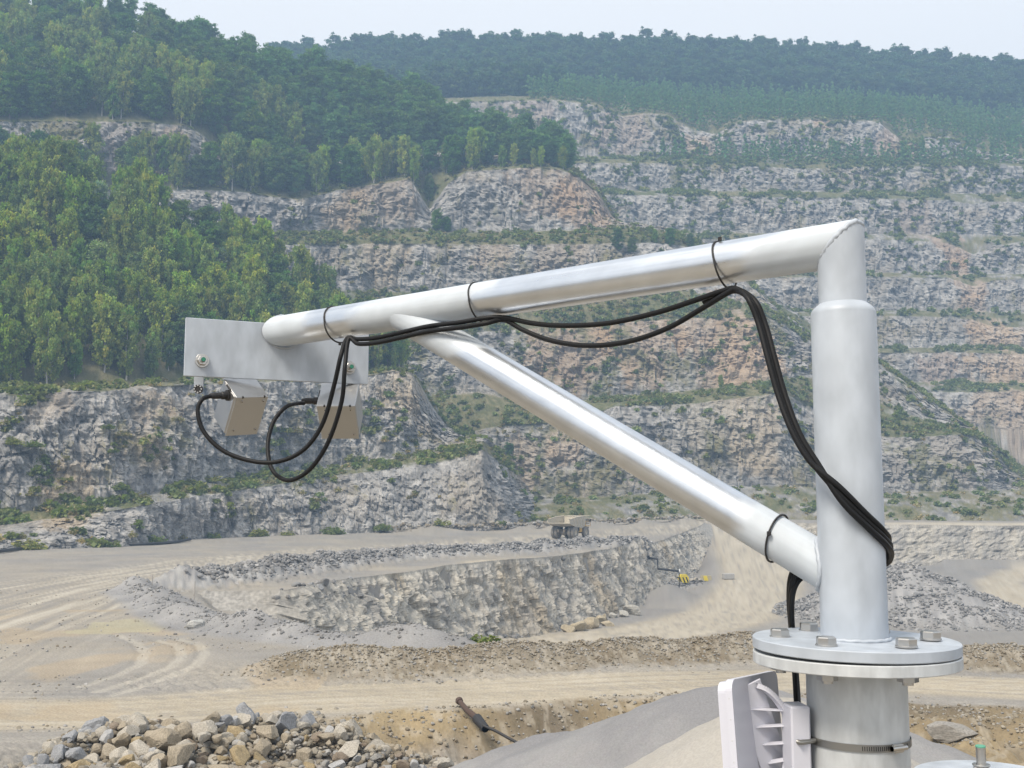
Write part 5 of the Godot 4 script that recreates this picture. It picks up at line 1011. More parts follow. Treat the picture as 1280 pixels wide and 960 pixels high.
func build_trees() -> void:
	var birches := []
	var greens := [Color(0.35, 0.385, 0.10), Color(0.29, 0.335, 0.10), Color(0.40, 0.41, 0.10), Color(0.24, 0.30, 0.10)]
	for i in 6: birches.append(make_tree(rng.randf_range(13.0, 17.0), rng.randf_range(2.5, 3.7), 0.14, greens[i % 4], "birch", 4200, 0.34))
	var broad := []
	for i in 4: broad.append(make_tree(rng.randf_range(12.0, 15.0), rng.randf_range(3.6, 4.6), 0.12, [Color(0.13, 0.205, 0.075), Color(0.15, 0.23, 0.08), Color(0.165, 0.22, 0.09), Color(0.20, 0.255, 0.08)][i], "broad", 4200, 0.36))
	var silver := [make_tree(13.0, 4.0, 0.15, Color(0.330, 0.375, 0.257), "broad", 3600, 0.36)]
	var yellow := [make_tree(12.0, 2.6, 0.14, Color(0.37, 0.40, 0.09), "birch", 3000, 0.34)]
	var wall: Dictionary = sheets["rock_wall"]
	var hill: Dictionary = sheets["terraces"]
	var used := {}
	var spots := scatter_spots(wall, 4, 900, 5.2, 0.05, 0.80, used)
	spots.append_array(scatter_spots(wall, 5, 1500, 5.2, 0.05, 0.78, used))
	var n := 0
	for p in spots:
		if p.x / -p.z < -0.53 or p.y < 24.0: continue
		var dark := n_big.get_noise_2d(p.x * 2.2 + 30.0, p.z * 2.2) + smoothstep(-70.0, -45.0, p.x) * 0.15
		n += 1
		if n % 31 == 7: plant(silver, p, rng.randf_range(0.75, 0.95), "poplar_tree", "silvery grey-green tree among the birches above the grey rock wall", "silvery trees above the rock wall")
		elif n % 23 == 5: plant(yellow, p, rng.randf_range(0.7, 0.95), "birch_tree", "yellowing birch standing out in the wood above the grey rock wall", "yellowing birches above the rock wall")
		elif dark > 0.27: plant(broad, p, rng.randf_range(0.75, 1.1), "broadleaf_tree", "dark green broad crowned tree in the wood above the grey rock wall", "dark trees above the rock wall")
		else: plant(birches, p, rng.randf_range(0.62, 1.2), "birch_tree", "slender light green birch in the wood above the grey rock wall", "birches above the rock wall")
	print("near wood ", n)
	# wooded hill behind
	used = {}
	var front := []
	var rest := []
	for a in [[8, 240, 0.03, 0.585], [10, 1500, 0.0, 0.58], [11, 1500, 0.0, 0.58]]:
		for p in scatter_spots(hill, a[0], a[1], 5.6, a[2], a[3], used):
			if p.x / -p.z < -0.52: rest.append(p)
			else: front.append(p)
	front.sort_custom(func(a: Vector3, b: Vector3) -> bool: return a.z > b.z)
	n = 0
	for p in front:
		var edge := smoothstep(-40.0, 20.0, p.x)
		var s := rng.randf_range(0.8, 1.25) * lerpf(1.05, 0.5, edge)
		var dark: bool = n_big.get_noise_2d(p.x * 1.6 + 70.0, p.z * 1.6) > lerpf(0.05, 0.3, edge)
		n += 1
		if n > 300: rest.append(p)
		elif dark: plant(broad, p, s, "broadleaf_tree", "dark green broad crowned tree on the wooded hill behind the upper cliff", "dark trees on the wooded hill")
		else: plant(birches, p, s, "birch_tree", "light green birch on the wooded hill behind the upper cliff", "birches on the wooded hill")
	wood("hill_wood", "far trees closing the wooded hill behind the upper cliff", "wood", broad[1].crown, rest, 0.8, 1.2, 0.2)
	print("hill wood ", n, " rest ", rest.size())
	# young trees on the benches
	for e in [[Vector3(-31.5040, 121.1627, -437.5800), 0.75, 1], [Vector3(-27.8466, 119.8060, -437.5800), 0.6, 1], [Vector3(42.7767, 111.1286, -435.2400), 0.8, 1], [Vector3(49.3407, 109.7857, -435.2400), 0.62, 1], [Vector3(66.2692, 116.5526, -449.2800), 0.7, 1], [Vector3(59.1473, 114.9492, -446.9400), 0.6, 0], [Vector3(75.5050, 115.5857, -453.9600), 0.55, 1], [Vector3(-1.1111, 24.0582, -375.5700), 0.6, 1], [Vector3(-43.1358, 55.3959, -339.3000), 0.55, 0], [Vector3(-36.0155, 46.8585, -321.7500), 0.5, 0], [Vector3(-43.6115, 46.1429, -315.9000), 0.6, 1], [Vector3(75.6400, 47.0963, -390.7800), 0.45, 0]]:
		plant(broad if e[2] == 1 else birches, snap(hill if e[0].z < -345.0 else wall, e[0]), e[1] * 0.8, "young_tree", "bushy young tree growing alone on a bench of the overgrown terraces", "young trees on the terraces")
	# far plantation and ridge
	var far: Dictionary = sheets["far_terraces"]
	var conifer := make_tree(11.0, 1.7, 0.04, Color(0.27, 0.36, 0.15), "cone", 900, 0.42)
	used = {}
	var plantation := scatter_spots(far, 16, 700, 3.6, 0.30, 1.0, used)
	plantation.append_array(scatter_spots(far, 17, 4200, 4.0, 0.30, 1.0, used))
	plantation.append_array(scatter_spots(far, 14, 260, 4.0, 0.45, 1.0, used))
	wood("plantation", "far plantation of small light conifers above the pale quarry wall", "wood", conifer.crown, plantation, 0.75, 1.35, 0.18)
	var ridge_tree := make_tree(16.0, 5.6, 0.0, Color(0.112, 0.165, 0.068), "broad", 2000, 0.7)
	used = {}
	var ridge := scatter_spots(far, 18, 2600, 3.4, 0.0, 1.0, used)
	ridge.append_array(scatter_spots(far, 17, 500, 3.4, 0.0, 0.33, used))
	wood("ridge_wood", "dark bluish wood along the skyline behind the quarry", "wood", ridge_tree.crown, ridge, 0.55, 1.15, 0.2)

func snap(sheet: Dictionary, p: Vector3) -> Vector3:
	# the terrain point nearest to p
	var best := 1e9
	var out := p
	var v: PackedVector3Array = sheet.v
	for i in range(0, v.size(), 2):
		var d := p.distance_squared_to(v[i])
		if d < best:
			best = d
			out = v[i]
	return out

func build_scrub() -> void:
	var wall: Dictionary = sheets["rock_wall"]
	var hill: Dictionary = sheets["terraces"]
	var far: Dictionary = sheets["far_terraces"]
	var bush := [make_bush(Color(0.211, 0.242, 0.091), 420, 0.17), make_bush(Color(0.286, 0.279, 0.099), 380, 0.16), make_bush(Color(0.302, 0.250, 0.136), 360, 0.15)]
	var stems := make_stems()
	# shrubs one can point to
	var list := [
		["foot", 150, 672], ["foot", 195, 671], ["foot", 230, 666], ["foot", 270, 664], ["foot", 330, 660], ["foot", 362, 658], ["foot", 420, 656], ["foot", 482, 655], ["foot", 550, 652], ["foot", 622, 655], ["foot", 50, 672],
		["face", 65, 545], ["face", 40, 620], ["face", 20, 535], ["face", 150, 520], ["face", 145, 556], ["face", 170, 540], ["face", 225, 520], ["face", 60, 560], ["face", 10, 640], ["face", 100, 600], ["face", 555, 605], ["face", 508, 612], ["face", 160, 610], ["face", 330, 480], ["face", 370, 540],
		["bench", 215, 612], ["bench", 180, 625], ["bench", 240, 605], ["bench", 265, 602], ["bench", 300, 597], ["bench", 345, 590], ["bench", 385, 585], ["bench", 440, 575], ["bench", 500, 570], ["bench", 521, 562], ["bench", 565, 555], ["bench", 580, 556]]
	for e in list:
		var px: float = e[1]
		var guess: Vector3
		match e[0]:
			"foot": guess = Vector3((px - 640.0) / 1350.0 * steps(px, [0, 192, 150, 215, 240, 245, 480, 272, 640, 281]), 0.5, -steps(px, [0, 192, 150, 215, 240, 245, 480, 272, 640, 281]))
			_:
				var d: float = steps(px, [0, 214, 150, 228, 230, 248, 300, 265, 420, 288, 640, 310])
				guess = Vector3((px - 640.0) / 1350.0 * d, 7.5 + (635.0 - e[2]) / 1350.0 * d, -d)
		var at := snap(wall, guess)
		if e[0] == "foot":
			at += Vector3(0, 0, 1.6)
			at.y = ground_at(Vector2(at.x, at.z)) + 0.1
		var words: Array = {"foot": ["low green shrub at the foot of the grey rock wall", "shrubs at the foot of the rock wall"], "face": ["small shrub rooted in the face of the grey rock wall", "shrubs in the face of the rock wall"], "bench": ["green shrub on the narrow bench between the two grey rock steps", "shrubs on the narrow bench"]}[e[0]]
		var t := thing("shrub", words[0], "shrub", at - Vector3(0, 0.1, 0), words[1])
		var s := rng.randf_range(1.5, 2.7) if e[0] != "face" else rng.randf_range(1.2, 2.2)
		t.scale = Vector3(s * 1.25, s * 0.8, s * 1.1)
		t.rotation.y = rng.randf() * TAU
		part("stem", stems, M.bark, t)
		part("foliage", bush[rng.randi() % 3], M.leaf, t)
	var lone := thing("shrub", "lone low shrub at the end of the brown berm", "shrub", Vector3(-1.5, 0.2,  -58.8))
	lone.scale = Vector3(1.0, 0.65, 0.8)
	part("stem", stems, M.bark, lone)
	part("foliage", bush[0], M.leaf, lone)
	# uncounted low growth
	var cover := make_bush(Color(0.243, 0.257, 0.099), 70, 0.36)
	var dry := make_bush(Color(0.403, 0.317, 0.181), 60, 0.32)
	var a := []
	var b := []
	for e in [[wall, 1, 1100, -0.1], [wall, 3, 700, -0.1], [wall, 2, 900, 0.2], [wall, 0, 400, 0.22], [hill, 0, 1400, -0.1], [hill, 2, 2600, -0.2], [hill, 4, 4600, -0.2], [hill, 6, 2200, -0.3], [hill, 8, 900, -0.25], [hill, 1, 1400, 0.1], [hill, 3, 1700, 0.05], [hill, 9, 700, 0.0], [hill, 7, 350, 0.1], [hill, 5, 300, 0.12]]:
		for k in e[2]:
			var p := strip_point(e[0], e[1])
			var m := n_mid.get_noise_3d(p.x * 0.9, p.y * 0.4, p.z * 0.9)
			if m < e[3]: continue
			if rng.randf() < 0.65: a.append(p)
			else: b.append(p)
	wood("scrub", "green scrub overgrowing the benches of the quarry terraces", "scrub", cover, a, 0.7, 1.9, 0.3, 0.1)
	wood("dry_scrub", "brownish dry scrub on the benches of the quarry terraces", "scrub", dry, b, 0.6, 1.4, 0.3, 0.1)
	a = []
	for e in [[2, 500], [4, 500], [6, 500], [8, 400], [10, 600], [12, 1500], [13, 1000], [14, 1500], [15, 1400], [9, 250], [11, 500]]:
		for k in e[1]:
			var p := strip_point(far, e[0], 0.25)
			if n_mid.get_noise_3d(p.x * 0.5, p.y * 0.4, p.z * 0.5) > -0.05: a.append(p)
	wood("far_scrub", "bluish scrub on the benches of the far quarry wall", "scrub", cover, a, 0.9, 2.4, 0.3, 0.1)

# ---------- stones ----------
func make_stone(cuts: int, rough: float) -> ArrayMesh:
	# a ball broken flat along random planes
	var sm := SphereMesh.new()
	sm.radial_segments = 16
	sm.rings = 9
	sm.radius = 1.0
	sm.height = 2.0
	var arr := sm.get_mesh_arrays()
	var v: PackedVector3Array = arr[Mesh.ARRAY_VERTEX]
	var planes := []
	for k in cuts: planes.append([Vector3(rng.randfn(), rng.randfn(), rng.randfn()).normalized(), rng.randf_range(0.38, 0.78)])
	var off := rng.randf() * 90.0
	var c := PackedColorArray()
	for i in v.size():
		var p := v[i]
		for q in planes:
			var d: float = p.dot(q[0]) - q[1]
			if d > 0.0: p -= q[0] * d
		p *= 1.0 + rough * n_fine.get_noise_3d(p.x * 3.0 + off, p.y * 3.0, p.z * 3.0)
		v[i] = Vector3(p.x * 1.15, p.y * 0.85, p.z)
		var f := 1.0 + 0.28 * n_fine.get_noise_3d(p.x * 2.0 + off, p.y * 2.0, p.z * 2.0)
		c.append(Color(f, f, f * 0.99))
	return mesh_of(v, arr[Mesh.ARRAY_INDEX], c)

func stone_material(c: Color) -> StandardMaterial3D:
	var m: StandardMaterial3D = M.stone.duplicate()
	m.albedo_color = c.linear_to_srgb()
	return m

func stones(called: String, label: String, mesh: Mesh, spots: Array, lo: float, hi: float, tints: Array) -> void:
	var mm := MultiMesh.new()
	mm.transform_format = MultiMesh.TRANSFORM_3D
	mm.use_colors = true
	mm.mesh = mesh
	mm.instance_count = spots.size()
	for i in spots.size():
		var s := lo + (hi - lo) * pow(rng.randf(), 2.5)
		var b := Basis.from_euler(Vector3(rng.randf() * TAU, rng.randf() * TAU, rng.randf() * TAU)).scaled(Vector3(s, s * 0.8, s))
		mm.set_instance_transform(i, Transform3D(b, spots[i] + Vector3(0, s * 0.25, 0)))
		var t: Color = tints[rng.randi() % tints.size()]
		mm.set_instance_color(i, t * rng.randf_range(0.8, 1.15))
	var o := MultiMeshInstance3D.new()
	o.name = numbered(called)
	o.multimesh = mm
	o.material_override = M.stone
	add_child(o)
	tag(o, label, "gravel", "", "stuff")

func along(line: PackedVector2Array, count: int, half: float, from := 0.0, to := 1.0) -> Array:
	var total := 0.0
	for i in line.size() - 1: total += line[i].distance_to(line[i + 1])
	var out := []
	for k in count:
		var s := total * rng.randf_range(from, to)
		var i := 0
		while i < line.size() - 2 and s > line[i].distance_to(line[i + 1]):
			s -= line[i].distance_to(line[i + 1])
			i += 1
		var p := line[i].lerp(line[i + 1], s / line[i].distance_to(line[i + 1])) + Vector2(rng.randfn(0, half * 0.5), rng.randfn(0, half * 0.5))
		out.append(Vector3(p.x, ground_at(p), p.y))
	return out

func build_rocks() -> void:
	var shapes := []
	for i in 8: shapes.append(make_stone(10, 0.07))
	var pebble := make_stone(8, 0.05)
	var greys := [Color(0.30, 0.30, 0.30), Color(0.42, 0.42, 0.42), Color(0.36, 0.35, 0.34), Color(0.52, 0.51, 0.50)]
	var tans := [Color(0.40, 0.36, 0.29), Color(0.48, 0.44, 0.37), Color(0.33, 0.28, 0.21), Color(0.46, 0.45, 0.43)]
	stones("windrow_stones", "crushed grey stones of the windrow beside the haul road", pebble, along(windrow, 15000, 2.5, 0.02, 1.0), 0.08, 0.36, greys)
	stones("berm_stones", "small tan and grey stones in the brown berm", pebble, along(brown_berm, 24000, 2.0, 0.04, 1.0), 0.02, 0.085, tans)
	stones("rim_stones", "grey stones on the low berm round the pit", pebble, along(rim_berm, 1500, 2.2), 0.03, 0.16, greys)
	stones("far_berm_stones", "tan stones along the far edge of the haul road", pebble, along(far_berm, 900, 2.0), 0.15, 0.8, tans)
	var spots := []
	for k in 7000:
		var an := rng.randf() * TAU
		var r := sqrt(rng.randf()) * 22.0
		var p := Vector2(67.0 + cos(an) * r, -187.0 + sin(an) * r / 0.85)
		spots.append(Vector3(p.x, ground_at(p), p.y))
	stones("rubble_stones", "crushed grey rubble of the tipped heap in the pit", pebble, spots, 0.10, 0.42, greys)
	spots = []
	for k in 700:
		var p := pit_rim[rng.randi_range(1, 9)].lerp(pit_rim[10], 0.0)
		var i := rng.randi_range(1, 9)
		p = pit_rim[i].lerp(pit_rim[i + 1], rng.randf()) + Vector2(rng.randf_range(-1, 2), rng.randf_range(4.5, 8.5))
		spots.append(Vector3(p.x, ground_at(p), p.y))
	stones("toe_stones", "fallen stones along the foot of the pit face", pebble, spots, 0.12, 0.6, greys)
	spots = []
	for k in 7000:
		var x := rng.randf_range(-12.0, 26.0)
		var p := Vector2(x, -bank_edge(x) + rng.randf_range(-0.1, 6.5))
		spots.append(Vector3(x, ground_at(p), p.y))
	stones("bank_stones", "small stones in the earth bank below the near road", pebble, spots, 0.015, 0.10, tans)
	spots = []
	for k in 9000:
		var d := 38.0 + 62.0 * pow(rng.randf(), 1.5)
		var p := Vector2(rng.randf_range(-0.55, 0.5) * d, -d)
		if n_mid.get_noise_2d(p.x * 0.8, p.y * 0.8) > -0.05 and absf(seg_line(p, near_road, 9.0).x) > 2.4: spots.append(Vector3(p.x, ground_at(p), p.y))
	stones("loose_stones", "loose small stones lying about the haul roads", pebble, spots, 0.012, 0.09, tans + greys)
	# heap of boulders by the near road: each one a thing
	var looks := [
		["tan limestone boulder in the heap beside the near road", Color(0.47, 0.41, 0.32)], ["pale beige boulder in the heap beside the near road", Color(0.57, 0.53, 0.46)], ["brown earthy boulder in the heap beside the near road", Color(0.34, 0.28, 0.22)],
		["blue-grey boulder in the heap beside the near road", Color(0.40, 0.41, 0.43)], ["ochre stained boulder in the heap beside the near road", Color(0.46, 0.37, 0.23)], ["light grey boulder in the heap beside the near road", Color(0.54, 0.54, 0.54)]]
	var mats := []
	for l in looks: mats.append(stone_material(l[1]))
	var pile := PackedVector2Array([Vector2(-14.8, -35.1), Vector2(-13.8, -36.2), Vector2(-12.6, -36.6), Vector2(-10.2, -34.7), Vector2(-9.3, -36.9), Vector2(-7.8, -37.5), Vector2(-5.7, -37.5), Vector2(-3.2, -36.6), Vector2(0.0, -35.4)])
	var used := []
	var made := 0
	for k in 2600:
		if made >= 290: break
		var f := rng.randf()
		var i := int(f * 8.0)
		var q := pile[i].lerp(pile[i + 1], f * 8.0 - i)
		var off := rng.randf_range(-2.3, 2.8)
		var p := q + Vector2(rng.randf_range(-0.4, 0.4), off)
		var mound := (0.75 if f > 0.42 else 0.45) * (0.75 + 0.6 * n_mid.get_noise_2d(f * 90.0, 3.0)) * exp(-pow(off / 1.5, 2.0)) * smoothstep(0.0, 0.08, f) * smoothstep(1.0, 0.85, f)
		var s := (0.55 if k < 70 else (0.38 if k < 420 else 0.22)) * rng.randf_range(0.5, 1.0) * (0.75 if f < 0.08 or f > 0.8 else 1.0)
		var at := Vector3(p.x, ground_at(p) + mound + s * 0.15, p.y)
		var clash := false
		for u in used:
			if at.distance_to(u[0]) < (s + u[1]) * 0.66:
				clash = true
				break
		if clash: continue
		used.append([at, s])
		made += 1
		var kind := [0, 1, 0, 2, 2, 4, 1, 5, 0, 1][rng.randi() % 10] as int
		if f < 0.16 or (f > 0.42 and f < 0.66 and off < -0.5): kind = [3, 5, 3, 1][rng.randi() % 4]
		var o := part("boulder", shapes[rng.randi() % 8], mats[kind], self)
		o.transform = Transform3D(Basis.from_euler(Vector3(rng.randf() * TAU, rng.randf() * TAU, rng.randf() * TAU)).scaled(Vector3(s * 1.15, s, s * 1.1)), at)
		tag(o, looks[kind][0], "boulder", "boulders of the heap beside the near road")
	var fill := []
	for k in 4200:
		var f := rng.randf()
		var i := int(f * 8.0)
		var off := rng.randfn(0.2, 1.6)
		var p := pile[i].lerp(pile[i + 1], f * 8.0 - i) + Vector2(rng.randf_range(-0.5, 0.5), off)
		var mound := (0.65 if f > 0.42 else 0.35) * exp(-pow(off / 1.5, 2.0)) * smoothstep(0.0, 0.08, f) * smoothstep(1.0, 0.85, f)
		fill.append(Vector3(p.x, ground_at(p) + mound * rng.randf() - 0.05, p.y))
	stones("heap_rubble", "small broken stones between the boulders of the heap", pebble, fill, 0.04, 0.22, tans)
	# single boulders
	var one := func(label: String, p: Vector2, s: Vector3, c: Color, group := "") -> void:
		var o := part("boulder", shapes[rng.randi() % 8], stone_material(c), self)
		o.transform = Transform3D(Basis(Vector3.UP, rng.randf() * TAU).scaled(s), Vector3(p.x, ground_at(p) + s.y * 0.3, p.y))
		tag(o, label, "boulder", group)
	one.call("white boulder lying at the foot of the grey pit berm", Vector2(-19.5, -68.4), Vector3(0.85, 0.5, 0.7), Color(0.60, 0.60, 0.58))
	one.call("big angular grey boulder on the brown bank behind the mast", Vector2(15.6, -39.3), Vector3(1.0, 0.55, 0.7), Color(0.42, 0.40, 0.37))
	one.call("pale boulder set in the earth bank beside the gravel heap", Vector2(2.8, -40.6), Vector3(0.35, 0.28, 0.3), Color(0.56, 0.48, 0.36))
	var b := 0
	for e in [[708, 782, 1.0], [721, 781, 1.3], [737, 779, 1.3], [747, 774, 1.1], [752, 768, 1.0], [757, 776, 0.9], [788, 762, 1.5], [776, 765, 0.9], [765, 766, 0.8]]:
		var d: float = 18.0 * 1350.0 / (e[1] - 635.0 + 3.0)
		one.call("cream boulder in the group on the lower pit floor" if b < 6 else "whitish boulder between the cream group and the small mound in the pit", Vector2((e[0] - 640.0) / 1350.0 * d, -d), Vector3(e[2] * 1.1, e[2] * 1.15, e[2]), Color(0.60, 0.52, 0.38) if b < 6 else Color(0.56, 0.54, 0.49), "cream boulders on the pit floor" if b < 6 else "whitish boulders in the pit")
		b += 1

# ---------- dump truck ----------
func build_truck() -> void:
	var at := Vector2(13.0, -246.0)
	var t := thing("dump_truck", "dusty beige rigid dump truck driving away on the haul road", "dump truck", Vector3(at.x, ground_at(at) + 0.05, at.y))
	t.rotation_degrees.y = -32.0
	var dust := mat(lin(0.60, 0.545, 0.44), 0.9)
	dust.albedo_texture = grain_texture(31, 0.02, 0.75, 1.0, 256)
	dust.uv1_triplanar = true
	var yellow := mat(lin(0.55, 0.34, 0.07), 0.6)
	var dark := mat(lin(0.06, 0.058, 0.055), 0.9)
	var tyre := mat(lin(0.20, 0.185, 0.165), 1.0)
	var frame := mat(lin(0.22, 0.19, 0.15), 0.9)
	# wheels: dual rear pairs and single front ones
	var tyre_mesh := lathe(PackedVector2Array([Vector2(0.62, -0.36), Vector2(1.15, -0.38), Vector2(1.32, -0.28), Vector2(1.34, 0.0), Vector2(1.32, 0.28), Vector2(1.15, 0.38), Vector2(0.62, 0.36)]), 28, true)
	var rim_mesh := lathe(PackedVector2Array([Vector2(0.0, -0.14), Vector2(0.3, -0.16), Vector2(0.34, -0.25), Vector2(0.62, -0.3), Vector2(0.62, 0.3), Vector2(0.34, 0.25), Vector2(0.3, 0.16), Vector2(0.0, 0.14)]), 20)
	for w in [[-2.55, 2.3], [-1.7, 2.3], [1.7, 2.3], [2.55, 2.3], [-2.3, -3.2], [2.3, -3.2]]:
		var o := part("wheel", tyre_mesh, tyre, t, Transform3D(Basis(Vector3.FORWARD, PI / 2), Vector3(w[0], 1.34, w[1])))
		part("rim", rim_mesh, dust, o)
	part("axle", tube(PackedVector3Array([Vector3(-2.6, 1.34, 2.3), Vector3(-0.7, 1.34, 2.3), Vector3(0, 1.36, 2.3), Vector3(0.7, 1.34, 2.3), Vector3(2.6, 1.34, 2.3)]), 0.42, 14), frame, t)
	part("differential", lathe(PackedVector2Array([Vector2(0, -0.7), Vector2(0.5, -0.6), Vector2(0.75, -0.2), Vector2(0.75, 0.2), Vector2(0.5, 0.6), Vector2(0, 0.7)]), 20, true), frame, t, Transform3D(Basis.IDENTITY, Vector3(0, 1.36, 2.3)))
	part("axle", tube(PackedVector3Array([Vector3(-2.3, 1.34, -3.2), Vector3(2.3, 1.34, -3.2)]), 0.28, 10), frame, t)
	for s in [-1.0, 1.0]:
		part("chassis_rail", chamfer_box(Vector3(0.3, 0.7, 8.6), 0.04), frame, t, Transform3D(Basis.IDENTITY, Vector3(s * 0.75, 1.75, -0.3)))
		part("hoist_cylinder", tube(PackedVector3Array([Vector3(s * 1.15, 1.3, 0.2), Vector3(s * 1.15, 2.6, -0.7)]), 0.17, 10), dark, t)
		part("mud_flap", chamfer_box(Vector3(1.7, 0.9, 0.05), 0.01), dark, t, Transform3D(Basis(Vector3.RIGHT, 0.15), Vector3(s * 2.1, 2.1, 0.75)))
	# tipping body: sloping floor, ribbed sides, front wall and canopy
	var side := PackedVector2Array([Vector2(5.0, 3.35), Vector2(5.0, 4.2), Vector2(1.4, 4.75), Vector2(-2.2, 4.95), Vector2(-2.4, 4.2), Vector2(-1.9, 2.55), Vector2(-0.4, 2.3), Vector2(2.4, 2.6)])
	for s in [-1.0, 1.0]:
		var o := part("body_side", prism(side, 0.16), dust, t, Transform3D(Basis(Vector3(0, 0, 1), Vector3(0, 1, 0), Vector3(-1, 0, 0)), Vector3(s * 2.75, 0, 0)))
		for z in [-1.2, 0.2, 1.6, 3.0]:
			part("rib", chamfer_box(Vector3(0.14, 1.7, 0.22), 0.03), dust, o, Transform3D(Basis.IDENTITY, Vector3(z, 3.6, s * -0.14)))
		part("top_rail", tube(PackedVector3Array([Vector3(s * 2.75, 4.22, 5.0), Vector3(s * 2.75, 4.77, 1.4), Vector3(s * 2.75, 4.97, -2.2)]), 0.13, 8), dust, t)
	var strip := func(called: String, a: Vector2, b: Vector2, half: float, m: Material) -> void:
		var d := b - a
		part(called, chamfer_box(Vector3(half * 2.0, 0.14, d.length()), 0.03), m, t, Transform3D(Basis(Vector3.RIGHT, atan2(-d.y, d.x)), Vector3(0, (a.y + b.y) * 0.5, (a.x + b.x) * 0.5)))
	strip.call("body_floor", Vector2(-1.9, 2.62), Vector2(2.4, 2.68), 2.7, dust)
	strip.call("body_floor", Vector2(2.4, 2.68), Vector2(5.0, 3.42), 2.7, dust)
	strip.call("body_front", Vector2(-1.9, 2.6), Vector2(-2.35, 4.9), 2.7, dust)
	strip.call("canopy", Vector2(-5.0, 5.0), Vector2(-2.2, 4.92), 2.75, dust)
	# front deck, cab, bonnet
	part("deck", chamfer_box(Vector3(5.2, 0.14, 2.6), 0.03), yellow, t, Transform3D(Basis.IDENTITY, Vector3(0, 2.75, -3.9)))
	var cab := part("cab", chamfer_box(Vector3(1.8, 1.75, 1.7), 0.1), yellow, t, Transform3D(Basis.IDENTITY, Vector3(-1.45, 3.7, -3.7)))
	var glass := mat(lin(0.03, 0.04, 0.05), 0.1)
	part("window", chamfer_box(Vector3(1.4, 0.8, 0.04), 0.01), glass, cab, Transform3D(Basis.IDENTITY, Vector3(0, 0.2, 0.86)))
	part("window", chamfer_box(Vector3(0.04, 0.8, 1.2), 0.01), glass, cab, Transform3D(Basis.IDENTITY, Vector3(0.91, 0.2, 0)))
	part("air_filter", lathe(PackedVector2Array([Vector2(0, -0.5), Vector2(0.34, -0.5), Vector2(0.38, -0.4), Vector2(0.38, 0.4), Vector2(0.34, 0.5), Vector2(0, 0.5)]), 18), yellow, t, Transform3D(Basis.IDENTITY, Vector3(1.6, 3.4, -3.6)))
	part("fuel_tank", chamfer_box(Vector3(0.9, 1.1, 1.5), 0.15), yellow, t, Transform3D(Basis.IDENTITY, Vector3(1.9, 1.9, -1.0)))
	part("bonnet", chamfer_box(Vector3(2.3, 1.3, 2.2), 0.1), yellow, t, Transform3D(Basis.IDENTITY, Vector3(0, 2.0, -4.4)))
	for s in [-1.0, 1.0]:
		part("handrail", tube(PackedVector3Array([Vector3(s * 2.6, 2.8, -2.7), Vector3(s * 2.6, 3.8, -2.7), Vector3(s * 2.6, 3.8, -5.1), Vector3(s * 2.6, 2.8, -5.1)]), 0.05, 6), yellow, t)
		part("ladder", chamfer_box(Vector3(0.5, 1.7, 0.08), 0.02), dark, t, Transform3D(Basis.IDENTITY, Vector3(s * 1.9, 1.7, -5.1)))
		part("mirror", chamfer_box(Vector3(0.35, 0.6, 0.12), 0.03), dark, t, Transform3D(Basis.IDENTITY, Vector3(s * 2.75, 4.0, -4.9)))

func prism(poly: PackedVector2Array, thick: float) -> ArrayMesh:
	# a plate: outline in x and y, thickness along z
	var st := SurfaceTool.new()
	st.begin(Mesh.PRIMITIVE_TRIANGLES)
	st.set_smooth_group(-1)
	var tri := Geometry2D.triangulate_polygon(poly)
	for s in [-1.0, 1.0]:
		for i in range(0, tri.size(), 3):
			for k in 3:
				var p := poly[tri[i + k]]
				st.add_vertex(Vector3(p.x, p.y, thick * 0.5 * s))
	for i in poly.size():
		var a := poly[i]
		var b := poly[(i + 1) % poly.size()]
		var h := thick * 0.5
		for p in [Vector3(a.x, a.y, -h), Vector3(b.x, b.y, -h), Vector3(b.x, b.y, h), Vector3(a.x, a.y, -h), Vector3(b.x, b.y, h), Vector3(a.x, a.y, h)]: st.add_vertex(p)
	st.generate_normals()
	return st.commit()

